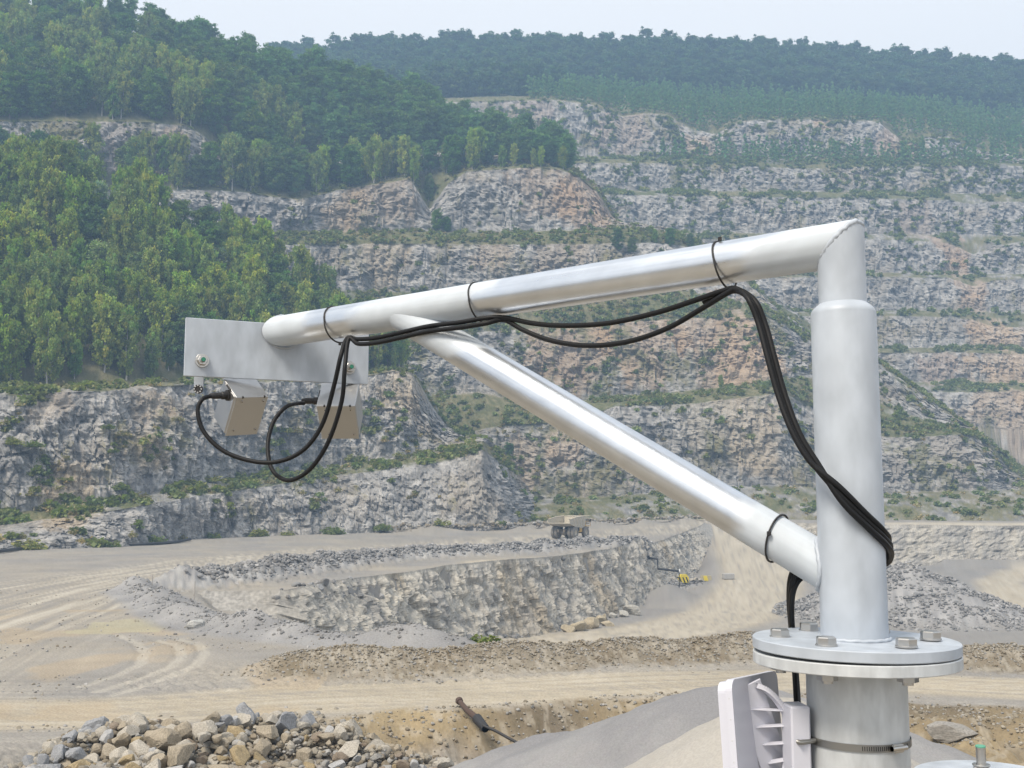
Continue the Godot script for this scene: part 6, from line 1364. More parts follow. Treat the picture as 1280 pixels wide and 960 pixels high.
# ---------- small things in the pit ----------
func build_pit_things() -> void:
	var black := mat(lin(0.02, 0.02, 0.022), 0.6)
	var pipe := thing("pipe", "black pipe bent like a step above the yellow striped barrier", "pipe", Vector3(31.1372, -3.8967, -224.0000))
	var q := [Vector3(27.7918, -2.5108, -222.0000), Vector3(29.5747, -2.8320, -222.0000), Vector3(29.4928, -4.7018, -221.0000), Vector3(33.7668, -5.1802, -221.0000)]
	for i in q.size(): q[i] -= pipe.position
	part("tube", tube(PackedVector3Array(q), 0.22, 10), black, pipe)
	part("flange", tube(PackedVector3Array([q[0] - Vector3(0.1, 0, 0), q[0] + Vector3(0.15, 0.02, 0)]), 0.42, 12), black, pipe)
	part("flange", tube(PackedVector3Array([q[3] - Vector3(0.1, 0, 0), q[3] + Vector3(0.15, 0, 0)]), 0.4, 12), mat(lin(0.6, 0.6, 0.58), 0.7), pipe)
	part("post", tube(PackedVector3Array([q[3], Vector3(q[3].x, ground_at(Vector2(q[3].x + pipe.position.x, q[3].z + pipe.position.z)) - pipe.position.y - 0.2, q[3].z)]), 0.09, 8), black, pipe)
	# striped barrier block
	var p := Vector2(36.4, -233.0)
	var t := thing("barrier", "yellow and black striped barrier block on the pit road", "barrier", Vector3(p.x, ground_at(p), p.y))
	t.rotation.y = 0.25
	var yel := mat(lin(0.62, 0.50, 0.05), 0.7)
	part("block", prism(PackedVector2Array([Vector2(-1.1, 0), Vector2(1.1, 0), Vector2(1.1, 1.1), Vector2(0.6, 1.75), Vector2(-0.5, 1.75), Vector2(-1.1, 0.9)]), 1.0), yel, t)
	for x in [-0.65, 0.15, 0.9]:
		part("stripe", prism(PackedVector2Array([Vector2(x - 0.12, 0.05), Vector2(x + 0.2, 0.05), Vector2(x - 0.25, 1.15), Vector2(x - 0.55, 1.15)]), 1.04), black, t)
	p = Vector2(42.2, -238.0)
	t = thing("barrier", "smaller yellow barrier block with one black stripe behind the boulders", "barrier", Vector3(p.x, ground_at(p), p.y))
	part("block", prism(PackedVector2Array([Vector2(-1.4, 0), Vector2(1.2, 0), Vector2(1.0, 1.1), Vector2(-1.0, 1.2)]), 0.9), stone_material(Color(0.60, 0.54, 0.36)), t)
	part("stripe", prism(PackedVector2Array([Vector2(-0.5, 0.05), Vector2(0.4, 0.05), Vector2(0.1, 1.1), Vector2(-0.7, 1.1)]), 0.95), yel, t)
	p = Vector2(47.0, -238.0)
	t = thing("concrete_block", "weathered whitish concrete block on the pit road", "block", Vector3(p.x, ground_at(p), p.y))
	part("block", chamfer_box(Vector3(2.5, 1.25, 1.2), 0.12), stone_material(Color(0.58, 0.57, 0.55)), t, Transform3D(Basis(Vector3.UP, 0.2), Vector3(0, 0.55, 0)))
	for e in [[38.4, -236.0, 0.7], [39.5, -236.5, 0.8], [40.6, -237.0, 0.6], [34.5, -233.5, 0.9]]:
		var v := Vector2(e[0], e[1])
		var o := part("boulder", make_stone(11, 0.1), stone_material(Color(0.55, 0.51, 0.44)), self)
		o.transform = Transform3D(Basis(Vector3.UP, e[0]).scaled(Vector3(e[2] * 1.1, e[2], e[2])), Vector3(v.x, ground_at(v) + e[2] * 0.4, v.y))
		tag(o, "pale boulder lying between the striped barrier blocks", "boulder", "boulders between the barrier blocks")
	# rusty scrap pole and hose on the near bank
	t = thing("scrap_pole", "dark rusty pole leaning out of the earth bank", "pole", Vector3(-0.9733, -0.3492, -39.8000))
	var rust := mat(lin(0.075, 0.05, 0.04), 0.95)
	q = [Vector3(-1.9995, 0.2465, -42.0000), Vector3(-1.6626, 0.0378, -41.2000), Vector3(-1.2831, -0.1191, -40.5000), Vector3(-0.9447, -0.3492, -39.8000)]
	for i in q.size(): q[i] -= t.position
	part("shaft", tube(PackedVector3Array(q), 0.09, 9, true, 0.14), rust, t)
	part("knob", lathe(PackedVector2Array([Vector2(0, -0.14), Vector2(0.13, -0.1), Vector2(0.15, 0.02), Vector2(0.1, 0.12), Vector2(0, 0.16)]), 14, true), rust, t, xf(q[0], q[0] - q[1]))
	part("sleeve", tube(PackedVector3Array([q[2], q[3]]), 0.19, 10, true, 0.15), black, t)
	var hose := part("hose", tube(spline([Vector3(-1.0309, -0.2380, -39.8000), Vector3(-0.5681, -0.3727, -39.5000), Vector3(0.0000, -0.5930, -39.1000), Vector3(0.6095, -0.7851, -38.6000)]), 0.055, 8), black, self)
	tag(hose, "thin black hose running from the rusty pole to the gravel heap", "hose")
	# black pipeline at the foot of the rock wall
	var runs := [[Vector3(-85.14, 0.25, -166.11), Vector3(-85.89, 0.30, -183.20), Vector3(-88.42, 0.30, -197.79), Vector3(-88.22, 0.40, -209.66)], [Vector3(-80.53, 0.30, -219.67), Vector3(-74.08, 0.30, -219.67), Vector3(-70.64, 0.40, -226.66), Vector3(-69.47, 0.80, -235.61)]]
	for i in 2:
		var o := part("pipeline", tube(spline(runs[i]), 0.3, 8), black, self)
		tag(o, ["black pipeline lying along the foot of the rock wall", "short black pipeline between the shrubs at the wall foot"][i], "pipe")
	# thin marker stakes on the pit berm
	for e in [Vector3(-31.75, 0.00, -96.73), Vector3(-25.62, 0.00, -88.54)]:
		var o := part("stake", tube(PackedVector3Array([e, e + Vector3(0, 1.6, 0)]), 0.04, 6), mat(lin(0.35, 0.33, 0.3), 0.8), self)
		tag(o, "thin marker stake standing on the grey pit berm", "stake", "stakes on the pit berm")

# ---------- the mast ----------
const POST := Vector3(0.597, 0.0, -1.92)
const EYE := 7.5
const ARM_Y := 7.975
const ARM_RUN := Vector3(-1.2381, 0.0, -0.9787)
const ARM_R := 0.0418

func arm_at(t: float) -> Vector3:
	return Vector3(POST.x, ARM_Y, POST.z) + ARM_RUN * t

func brace_at(t: float) -> Vector3:
	return Vector3(POST.x, EYE - 0.1313 + 0.8605 * t, POST.z) + ARM_RUN * t

func coat_material(bare: Array, seed_value: int) -> StandardMaterial3D:
	# bare drawn metal with zinc paint sprayed over the welded zones; bare holds [from, to] shares of the length
	var w := 512
	var h := 64
	var metal := Image.create(w, h, false, Image.FORMAT_RGB8)
	var rough := Image.create(w, h, false, Image.FORMAT_RGB8)
	var tint := Image.create(w, h, false, Image.FORMAT_RGB8)
	var n := FastNoiseLite.new()
	n.seed = seed_value
	n.frequency = 0.03
	n.fractal_octaves = 4
	for x in w:
		for y in h:
			var u := float(x) / w + n.get_noise_2d(x * 0.7, y * 1.6) * 0.035
			var m := 0.0
			for b in bare: m = maxf(m, smoothstep(b[0] - 0.025, b[0] + 0.03, u) * (1.0 - smoothstep(b[1] - 0.03, b[1] + 0.025, u)))
			var streak := n.get_noise_2d(x * 0.12, y * 9.0)
			var mm := m * 0.92
			metal.set_pixel(x, y, Color(mm, mm, mm))
			var r := lerpf(0.62, 0.33 + 0.10 * streak, m)
			rough.set_pixel(x, y, Color(r, r, r))
			var g := 1.0 + 0.05 * streak + 0.05 * n.get_noise_2d(x * 1.0, y * 1.5)
			tint.set_pixel(x, y, Color(0.72, 0.75, 0.78).lerp(Color(0.82, 0.84, 0.865), m) * g)
	var c := StandardMaterial3D.new()
	c.albedo_texture = ImageTexture.create_from_image(tint)
	c.metallic = 1.0
	c.metallic_texture = ImageTexture.create_from_image(metal)
	c.roughness = 1.0
	c.roughness_texture = ImageTexture.create_from_image(rough)
	c.cull_mode = BaseMaterial3D.CULL_DISABLED
	return c

func cut_tube(a: Vector3, b: Vector3, radius: float, pa: Vector3, na: Vector3, pb: Vector3, nb: Vector3, crowd := 0, tip := Vector3.ZERO, blunt := Vector3.ZERO, sides := 40) -> ArrayMesh:
	# a straight tube cut at both ends by planes; uv.x runs 0..1 along it
	var d := (b - a).normalized()
	var s := d.cross(Vector3.UP if absf(d.y) < 0.9 else Vector3.RIGHT).normalized()
	var u := s.cross(d)
	var v := PackedVector3Array()
	var nn := PackedVector3Array()
	var uv := PackedVector2Array()
	var idx := PackedInt32Array()
	var seg := 24
	for i in seg + 1:
		for k in sides + 1:
			var an := TAU * k / sides
			var o := s * cos(an) + u * sin(an)
			var p0 := a + o * radius
			var p1 := b + o * radius
			p0 += d * ((pa - p0).dot(na) / d.dot(na))
			p1 += d * ((pb - p1).dot(nb) / d.dot(nb))
			var f := float(i) / seg
			if crowd == 1: f = f * f
			elif crowd == 2: f = 1.0 - (1.0 - f) * (1.0 - f)
			v.append(round_tip(p0.lerp(p1, f), tip, blunt))
			nn.append(o)
			uv.append(Vector2(f, float(k) / sides))
	for i in seg:
		for k in sides:
			var q := i * (sides + 1) + k
			idx.append_array(PackedInt32Array([q, q + 1, q + sides + 1, q + sides + 1, q + 1, q + sides + 2]))
	return mesh_of(v, idx, PackedColorArray(), nn, uv)

func round_tip(p: Vector3, tip: Vector3, blunt: Vector3) -> Vector3:
	# grinds down what stands out past a mitred corner
	if blunt == Vector3.ZERO: return p
	var over := (p - tip).dot(blunt) - (ARM_R * 1.4142 - 0.011)
	return p - blunt * over * 0.8 if over > 0.0 else p

func bead(pts: PackedVector3Array, radius: float) -> ArrayMesh:
	# a weld seam: an uneven round bead along a closed path
	var out := PackedVector3Array()
	for i in pts.size(): out.append(pts[i] + Vector3(sin(i * 2.3), cos(i * 1.7), sin(i * 3.1)) * radius * 0.18)
	return tube(out, radius, 7, false)

func hex(across: float, high: float) -> ArrayMesh:
	var r := across / sqrt(3.0)
	var st := SurfaceTool.new()
	st.begin(Mesh.PRIMITIVE_TRIANGLES)
	st.set_smooth_group(-1)
	var ring := func(rr: float, y: float, k: int) -> Vector3: return Vector3(cos(TAU * k / 6.0) * rr, y, sin(TAU * k / 6.0) * rr)
	for k in 6:
		for q in [[r, 0.0, r, high * 0.86], [r, high * 0.86, r * 0.88, high], [r * 0.88, high, 0.0, high]]:
			var a: Vector3 = ring.call(q[0], q[1], k)
			var b: Vector3 = ring.call(q[0], q[1], k + 1)
			var c: Vector3 = ring.call(q[2], q[3], k + 1)
			var d: Vector3 = ring.call(q[2], q[3], k)
			for p in [a, c, b, a, d, c]: st.add_vertex(p)
	st.generate_normals()
	return st.commit()

func disc(radius: float, low: float, high: float, bevel: float, sides := 96) -> ArrayMesh:
	return lathe(PackedVector2Array([Vector2(0, low), Vector2(radius - bevel, low), Vector2(radius, low + bevel), Vector2(radius, high - bevel), Vector2(radius - bevel, high), Vector2(0, high)]), sides)

func shift(m: Mesh, by: Vector3) -> ArrayMesh:
	var st := SurfaceTool.new()
	st.append_from(m, 0, Transform3D(Basis.IDENTITY, by))
	return st.commit()

func build_mast() -> void:
	var zinc := mat(lin(0.47, 0.52, 0.585), 0.5)
	zinc.albedo_texture = grain_texture(41, 0.012, 0.86, 1.0)
	zinc.roughness_texture = grain_texture(43, 0.02, 0.8, 1.0)
	zinc.uv1_triplanar = true
	zinc.uv1_scale = Vector3(2.6, 1.1, 2.6)
	zinc.metallic_specular = 0.5
	M.zinc = zinc
	var galv := mat(lin(0.62, 0.65, 0.67), 0.5, 0.1)
	galv.albedo_texture = grain_texture(47, 0.018, 0.82, 1.0)
	galv.uv1_triplanar = true
	galv.uv1_scale = Vector3(3.5, 1.2, 3.5)
	var steel := mat(lin(0.50, 0.49, 0.47), 0.33, 1.0)
	M.steel = steel
	var base := Vector3(POST.x, 5.75, POST.z)
	var t := thing("sensor_mast", "light grey metal mast with bolted flange, long arm, brace and end plate", "mast", base)
	var put := func(called: String, m: Mesh, material: Material) -> MeshInstance3D: return part(called, shift(m, -base), material, t)
	var on := func(y: float) -> Transform3D: return Transform3D(Basis.IDENTITY, Vector3(0, EYE + y - base.y, 0))
	part("lower_pipe", lathe(PackedVector2Array([Vector2(0.0842, 0.0), Vector2(0.0842, EYE - 0.267 - base.y)]), 72, true), galv, t)
	part("foot_plate", disc(0.19, -0.03, 0.012, 0.003), galv, t)
	part("flange", disc(0.174, -0.0195, 0.0, 0.0015), galv, t, on.call(-0.2485))
	var top := part("flange", disc(0.174, -0.0185, 0.0, 0.0015), zinc, t, on.call(-0.2262))
	top.rotation = Vector3(0.006, 0, -0.011)
	part("flange_gasket", disc(0.150, -0.004, 0.0025, 0.0005), mat(lin(0.02, 0.02, 0.02), 0.8), t, on.call(-0.2464))
	part("post", lathe(PackedVector2Array([Vector2(0.057, -0.226), Vector2(0.057, 0.346), Vector2(0.0563, 0.3505), Vector2(0.0540, 0.3545), Vector2(0.0505, 0.3585), Vector2(0.046, 0.3625), Vector2(0.0418, 0.366)]), 72, true), zinc, t, on.call(0.0))
	var ring := PackedVector3Array()
	for k in 65: ring.append(Vector3(cos(TAU * k / 64.0) * 0.0585, EYE - 0.2245 - base.y, sin(TAU * k / 64.0) * 0.0585))
	part("weld", bead(ring, 0.0035), zinc, t)
	# riser and arm meet in a mitre
	var d1 := ARM_RUN.normalized()
	var elbow := arm_at(0.0)
	var cut := (d1 + Vector3.UP).normalized()
	put.call("riser", cut_tube(Vector3(POST.x, EYE + 0.364, POST.z), elbow, ARM_R, Vector3(POST.x, EYE + 0.364, POST.z), Vector3.UP, elbow, cut, 2, elbow, (Vector3.UP - d1).normalized()), zinc)
	put.call("arm", cut_tube(elbow, arm_at(0.982), ARM_R, elbow, cut, arm_at(0.982), Vector3(0.20, 0, 0.98), 1, elbow, (Vector3.UP - d1).normalized()), coat_material([[0.085, 0.53], [0.77, 0.905]], 3))
	ring = PackedVector3Array()
	for k in 65:
		var an := TAU * k / 64.0
		var o := Vector3(cos(an), 0, sin(an)) * (ARM_R - 0.0035)
		var p := elbow + o
		p.y += (elbow - p).dot(cut) / cut.y
		ring.append(round_tip(p, elbow, (Vector3.UP - d1).normalized()) - base)
	part("weld", bead(ring, 0.0052), zinc, t)
	put.call("brace", cut_tube(brace_at(0.01), brace_at(0.69), 0.0402, brace_at(0.012), ARM_RUN.normalized(), arm_at(0.7) - Vector3(0, 0.008, 0), Vector3.UP), coat_material([[0.16, 0.82]], 8))
	# weld round the foot of the brace
	ring = PackedVector3Array()
	var bd := (brace_at(1.0) - brace_at(0.0)).normalized()
	var bs := bd.cross(Vector3.UP).normalized()
	var bu := bs.cross(bd)
	for k in 49:
		var an := TAU * k / 48.0
		var p := brace_at(0.0) + (bs * cos(an) + bu * sin(an)) * 0.0410
		var flat := Vector2(p.x - POST.x, p.z - POST.z)
		var fd := Vector2(bd.x, bd.z)
		var b2 := flat.dot(fd)
		var s := (-b2 + sqrt(maxf(0.0, b2 * b2 - fd.length_squared() * (flat.length_squared() - 0.0585 * 0.0585)))) / fd.length_squared()
		ring.append(p + bd * s - base)
	part("weld", bead(ring, 0.0045), zinc, t)
	# flange bolts, six on a circle
	for k in 6:
		var an := deg_to_rad(8.0 + 60.0 * k)
		var at := Vector3(cos(an) * 0.127, 0, sin(an) * 0.127)
		var b := part("bolt", hex(0.030, 0.0135), steel, t, Transform3D(Basis(Vector3.UP, an * 3.0), at + Vector3(0, EYE - 0.2245 - base.y, 0)))
		part("washer", disc(0.018, -0.0015, 0.0015, 0.0004, 24), steel, b)
		part("shank", tube(PackedVector3Array([Vector3(0, -0.001, 0), Vector3(0, -0.062, 0)]), 0.009, 12), steel, b)
		part("nut", hex(0.030, 0.013), steel, b, Transform3D(Basis(Vector3.UP, 0.4), Vector3(0, -0.0565, 0)))
	# end plate
	var pl := Vector3(-0.8578, 7.9971, -2.8000)
	var pr := Vector3(-0.4032, 8.0281, -3.0000)
	var pb := Vector3(-0.8515, 7.8425, -2.8000)
	var x := Vector3(pr.x - pl.x, 0, pr.z - pl.z)
	var wide := x.length()
	x = x.normalized()
	var z := x.cross(Vector3.UP)
	var high := pl.y - pb.y
	var mid := (pl + pr) * 0.5
	mid.y = pl.y - high * 0.5
	var frame := Transform3D(Basis(x, Vector3.UP, z), mid - base)
	var plate := part("end_plate", chamfer_box(Vector3(wide, high, 0.010), 0.0012), zinc, t, frame)
	ring = PackedVector3Array()
	for k in 41:
		var an := TAU * k / 40.0
		var hit := frame.affine_inverse() * (arm_at(0.975) - base)
		ring.append(Vector3(hit.x + cos(an) * (ARM_R + 0.002) / absf(d1.dot(z)), hit.y + sin(an) * (ARM_R + 0.002), 0.0055))
	part("weld", bead(ring, 0.004), zinc, plate)
	var green := mat(lin(0.03, 0.20, 0.13), 0.5)
	for q in [[-0.172, -0.035], [0.163, -0.033]]:
		var turned := Basis(Vector3.RIGHT, PI / 2)
		var o := part("plate_bolt", hex(0.024, 0.011), steel, plate, Transform3D(turned, Vector3(q[0] * wide / 0.42, q[1], 0.008)))
		part("washer", disc(0.018, -0.003, 0.001, 0.0005, 28), steel, o)
		part("stud", tube(PackedVector3Array([Vector3(0, 0.0, 0), Vector3(0, 0.024, 0)]), 0.0062, 14), steel, o)
		part("stud_tip", disc(0.0056, 0.0238, 0.0252, 0.0004, 14), green, o)

func build_sensors() -> void:
	var body := mat(lin(0.43, 0.435, 0.44), 0.4, 0.85)
	body.roughness_texture = grain_texture(51, 0.03, 0.75, 1.0, 256)
	body.uv1_triplanar = true
	body.uv1_scale = Vector3(9, 9, 9)
	var black := mat(lin(0.018, 0.018, 0.02), 0.55)
	M.black = black
	var tilt := Basis(Vector3.RIGHT, deg_to_rad(6.55))
	var list := [
		{"label": "metal sensor box tilted askew under the left end of the plate", "at": Vector3(-0.7179, 7.7848, -2.8000), "e1": Vector3(0.757, 0.023, -0.653), "e2": Vector3(-0.557, 0.557, -0.616), "size": Vector3(0.0915, 0.0894, 0.1224)},
		{"label": "metal sensor box hanging level under the right end of the plate", "at": Vector3(-0.5300, 7.7740, -2.9200), "e1": Vector3(1.0, 0.0, 0.02), "e2": Vector3(0.0, 0.63, -0.776), "size": Vector3(0.1028, 0.099, 0.118)}]
	for e in list:
		var e1: Vector3 = (tilt * e.e1).normalized()
		var e2: Vector3 = tilt * e.e2
		e2 = (e2 - e1 * e1.dot(e2)).normalized()
		var e3 := e1.cross(e2)
		if e3.y > 0.0: e3 = -e3
		var s: Vector3 = e.size
		# local axes: x along e1, y along -e3 (up), z out of the lid towards the viewer
		var basis := Basis(e1, -e3, e1.cross(-e3))
		var centre: Vector3 = e.at + e1 * s.x * 0.5 + e2 * s.y * 0.5 + e3 * s.z * 0.5
		var t := thing("sensor_box", e.label, "sensor", centre)
		t.basis = basis
		part("housing", chamfer_box(Vector3(s.x, s.z, s.y - 0.008), 0.004), body, t, Transform3D(Basis.IDENTITY, Vector3(0, -0.001, -0.004)))
		part("cover", chamfer_box(Vector3(s.x + 0.001, s.z + 0.001, 0.004), 0.001), body, t, Transform3D(Basis.IDENTITY, Vector3(0, 0, s.y * 0.5 - 0.002)))
		var lid := part("lid", chamfer_box(Vector3(s.x + 0.002, 0.004, s.y + 0.001), 0.0015), body, t, Transform3D(Basis.IDENTITY, Vector3(0, s.z * 0.5 + 0.0005, 0)))
		for c in [-0.3, 0.38]:
			part("notch", chamfer_box(Vector3(0.005, 0.0052, 0.006), 0.0008), black, lid, Transform3D(Basis.IDENTITY, Vector3(s.x * c, 0, s.y * 0.5 - 0.0015)))
			for v in [-0.36, 0.40]:
				var sc := part("screw", disc(0.0036, 0.0, 0.002, 0.0005, 14), M.steel, t, Transform3D(Basis(Vector3.RIGHT, PI / 2), Vector3(s.x * c, s.z * v, s.y * 0.5)))
				part("socket", disc(0.0018, 0.0019, 0.0023, 0.0001, 8), black, sc)
		part("latch", chamfer_box(Vector3(0.004, 0.006, 0.026), 0.001), black, lid, Transform3D(Basis.IDENTITY, Vector3(-s.x * 0.5 - 0.001, -0.001, -s.y * 0.05)))
		var con := part("connector", lathe(PackedVector2Array([Vector2(0, 0), Vector2(0.0145, 0.0), Vector2(0.0145, 0.005), Vector2(0.0105, 0.006), Vector2(0.0105, 0.018), Vector2(0.0085, 0.020), Vector2(0.0085, 0.042), Vector2(0.0062, 0.052), Vector2(0, 0.052)]), 24), black, t, Transform3D(Basis(Vector3(0, 0, 1), Vector3(-1, 0, 0), Vector3(0, -1, 0)), Vector3(-s.x * 0.5, s.z * 0.33, s.y * 0.02)))
		con.set_meta("label", "black cable connector")
		# hanger strap up to the plate
		var up := basis.inverse() * Vector3.UP
		var from := Vector3(-s.x * 0.1, s.z * 0.45, -s.y * 0.5 - 0.004)
		part("hanger", tube(PackedVector3Array([from, from + up * 0.018]), 0.006, 10), M.zinc, t)
		part("hanger", tube(PackedVector3Array([from + Vector3(s.x * 0.5, 0, 0), from + Vector3(s.x * 0.5, 0, 0) + up * 0.018]), 0.006, 10), M.zinc, t)
	# toothed tilt joint that holds the askew box
	var j := thing("tilt_joint", "toothed metal tilt joint on a strap below the left end of the plate", "bracket", Vector3(-0.8335, 7.8198, -2.8600))
	part("strap", chamfer_box(Vector3(0.026, 0.055, 0.005), 0.001), M.zinc, j, Transform3D(Basis.IDENTITY, Vector3(-0.001, 0.022, 0)))
	part("knuckle", lathe(PackedVector2Array([Vector2(0, -0.004), Vector2(0.012, -0.004), Vector2(0.012, 0.004), Vector2(0, 0.004)]), 24), black, j, Transform3D(Basis(Vector3.RIGHT, PI / 2), Vector3(0, -0.006, 0.008)))
	for k in 8:
		var an := TAU * k / 8.0
		part("tooth", disc(0.0024, 0.004, 0.006, 0.0004, 10), M.steel, j, Transform3D(Basis(Vector3.RIGHT, PI / 2), Vector3(cos(an) * 0.0095, -0.006 + sin(an) * 0.0095, 0.008)))

func build_cables() -> void:
	var jacket := mat(lin(0.012, 0.013, 0.015), 0.5)
	jacket.metallic_specular = 0.3
	var under := [Vector3(-0.3855, 7.9187, -2.6663), Vector3(-0.3338, 7.9145, -2.6204), Vector3(-0.2686, 7.9174, -2.5588), Vector3(-0.1966, 7.9223, -2.4961), Vector3(-0.1189, 7.9217, -2.4381), Vector3(-0.0633, 7.9257, -2.4078)]
	var a := [Vector3(-0.7776, 7.7859, -2.7700), Vector3(-0.7922, 7.7766, -2.7500), Vector3(-0.8006, 7.7449, -2.7400), Vector3(-0.7797, 7.6911, -2.7300), Vector3(-0.7249, 7.6420, -2.7200), Vector3(-0.6453, 7.6155, -2.7100), Vector3(-0.5751, 7.6170, -2.7000), Vector3(-0.5140, 7.6484, -2.6900), Vector3(-0.4697, 7.7116, -2.6800), Vector3(-0.4403, 7.8054, -2.6600), Vector3(-0.4241, 7.8741, -2.6500), Vector3(-0.4144, 7.9237, -2.6850)]
	var b := [Vector3(-0.5649, 7.7828, -2.9200), Vector3(-0.5804, 7.7798, -2.9000), Vector3(-0.5978, 7.7644, -2.8400), Vector3(-0.6241, 7.7247, -2.8200), Vector3(-0.6306, 7.6684, -2.7900), Vector3(-0.6183, 7.6135, -2.7600), Vector3(-0.5906, 7.5801, -2.7300), Vector3(-0.5480, 7.5693, -2.7000), Vector3(-0.4971, 7.5984, -2.6800), Vector3(-0.4515, 7.6645, -2.6600), Vector3(-0.4185, 7.7596, -2.6400), Vector3(-0.4105, 7.8415, -2.6300), Vector3(-0.4085, 7.9197, -2.6727)]
	a.append_array(under)
	for p in under: b.append(p + Vector3(0.004, -0.0135, 0.012))
	a.append_array([Vector3(-0.0180, 7.9255, -2.3962), Vector3(0.0442, 7.9059, -2.3569), Vector3(0.1123, 7.8913, -2.3028), Vector3(0.2010, 7.8845, -2.2323), Vector3(0.2921, 7.8934, -2.1600), Vector3(0.3622, 7.9068, -2.0932), Vector3(0.4055, 7.9151, -2.0473), Vector3(0.4259, 7.9140, -2.0192)])
	b.append_array([Vector3(-0.0180, 7.9209, -2.4012), Vector3(0.0267, 7.8921, -2.3708), Vector3(0.0870, 7.8613, -2.3228), Vector3(0.1610, 7.8418, -2.2638), Vector3(0.2391, 7.8407, -2.2016), Vector3(0.3134, 7.8593, -2.1427), Vector3(0.3757, 7.8903, -2.0822), Vector3(0.4100, 7.9073, -2.0320), Vector3(0.4274, 7.9110, -2.0121)])
	var down := [Vector3(0.4405, 7.8819, -1.9650), Vector3(0.4551, 7.8344, -1.9500), Vector3(0.4647, 7.7724, -1.9300), Vector3(0.4766, 7.7021, -1.9100), Vector3(0.4936, 7.6320, -1.8850), Vector3(0.5201, 7.5754, -1.8660), Vector3(0.5590, 7.5230, -1.8500), Vector3(0.6056, 7.4783, -1.8600), Vector3(0.6417, 7.4505, -1.8850), Vector3(0.6690, 7.4311, -1.9300), Vector3(0.6743, 7.4105, -1.9850), Vector3(0.6212, 7.3969, -1.9980), Vector3(0.5690, 7.3927, -1.9950), Vector3(0.5282, 7.3887, -1.9900), Vector3(0.5126, 7.3651, -2.0000), Vector3(0.5197, 7.3190, -2.0500), Vector3(0.5363, 7.2495, -2.1050), Vector3(0.5389, 7.1758, -2.1000), Vector3(0.5309, 7.1096, -2.0600), Vector3(0.5243, 7.0468, -2.0200), Vector3(0.5231, 6.9631, -2.0200)]
	for p in down: a.append(p)
	for i in down.size(): b.append(down[i] + Vector3(0.008 if i < 6 else 0.003, -0.003 if i < 6 else -0.013, 0.003 if i < 9 else -0.006))
	var o := part("cable", tube(spline(a), 0.0056, 10), jacket, self)
	tag(o, "black cable looping from the askew sensor box along the arm and down the mast", "cable")
	o = part("cable", tube(spline(b), 0.0056, 10), jacket, self)
	tag(o, "black cable looping from the level sensor box, sagging lowest under the arm", "cable")
	var c := [Vector3(0.3795, 7.9053, -2.1022), Vector3(0.4080, 7.9099, -2.0452), Vector3(0.4271, 7.9092, -2.0182)]
	for i in down.size(): c.append(down[i] + Vector3(-0.006 if i < 6 else -0.002, 0.003 if i < 6 else 0.013, 0.004 if i < 9 else 0.0))
	o = part("cable", tube(spline(c), 0.0052, 10), jacket, self)
	tag(o, "third black cable joining the bundle where it leaves the arm", "cable")
	# cable ties
	var spots := [[0.8471391551728373, "arm", "black cable tie round the arm nearest the end plate"], [0.5402181397854455, "arm", "black cable tie round the arm beside the brace joint"], [0.1483143240958877, "arm", "black cable tie round the arm where the cable bundle leaves it"], [0.088, "brace", "black cable tie round the foot of the brace"]]
	for e in spots:
		var is_arm: bool = e[1] == "arm"
		var p := arm_at(e[0]) if is_arm else brace_at(e[0])
		var d := ARM_RUN.normalized() if is_arm else (brace_at(1.0) - brace_at(0.0)).normalized()
		var t := thing("cable_tie", e[2], "cable tie", p)
		var s := d.cross(Vector3.UP).normalized()
		var u := s.cross(d)
		var ring := PackedVector3Array()
		var r := (ARM_R if is_arm else 0.0424) + 0.0012
		for k in 49:
			var an := TAU * k / 48.0
			var low := maxf(0.0, -sin(an)) * (0.010 if is_arm else 0.0)
			ring.append((s * cos(an) + u * sin(an)) * (r + low) + d * 0.010 * sin(an))
		part("strap", tube(ring, 0.0021, 6, false), M.black, t)
		var h := 1.9 if is_arm else 2.9
		if is_arm and e[0] > 0.4: h = -1.35
		part("head", chamfer_box(Vector3(0.007, 0.008, 0.007), 0.001), M.black, t, Transform3D(Basis.IDENTITY, (s * cos(h) + u * sin(h)) * (r + 0.004 + (0.008 if h < 0.0 else 0.0))))

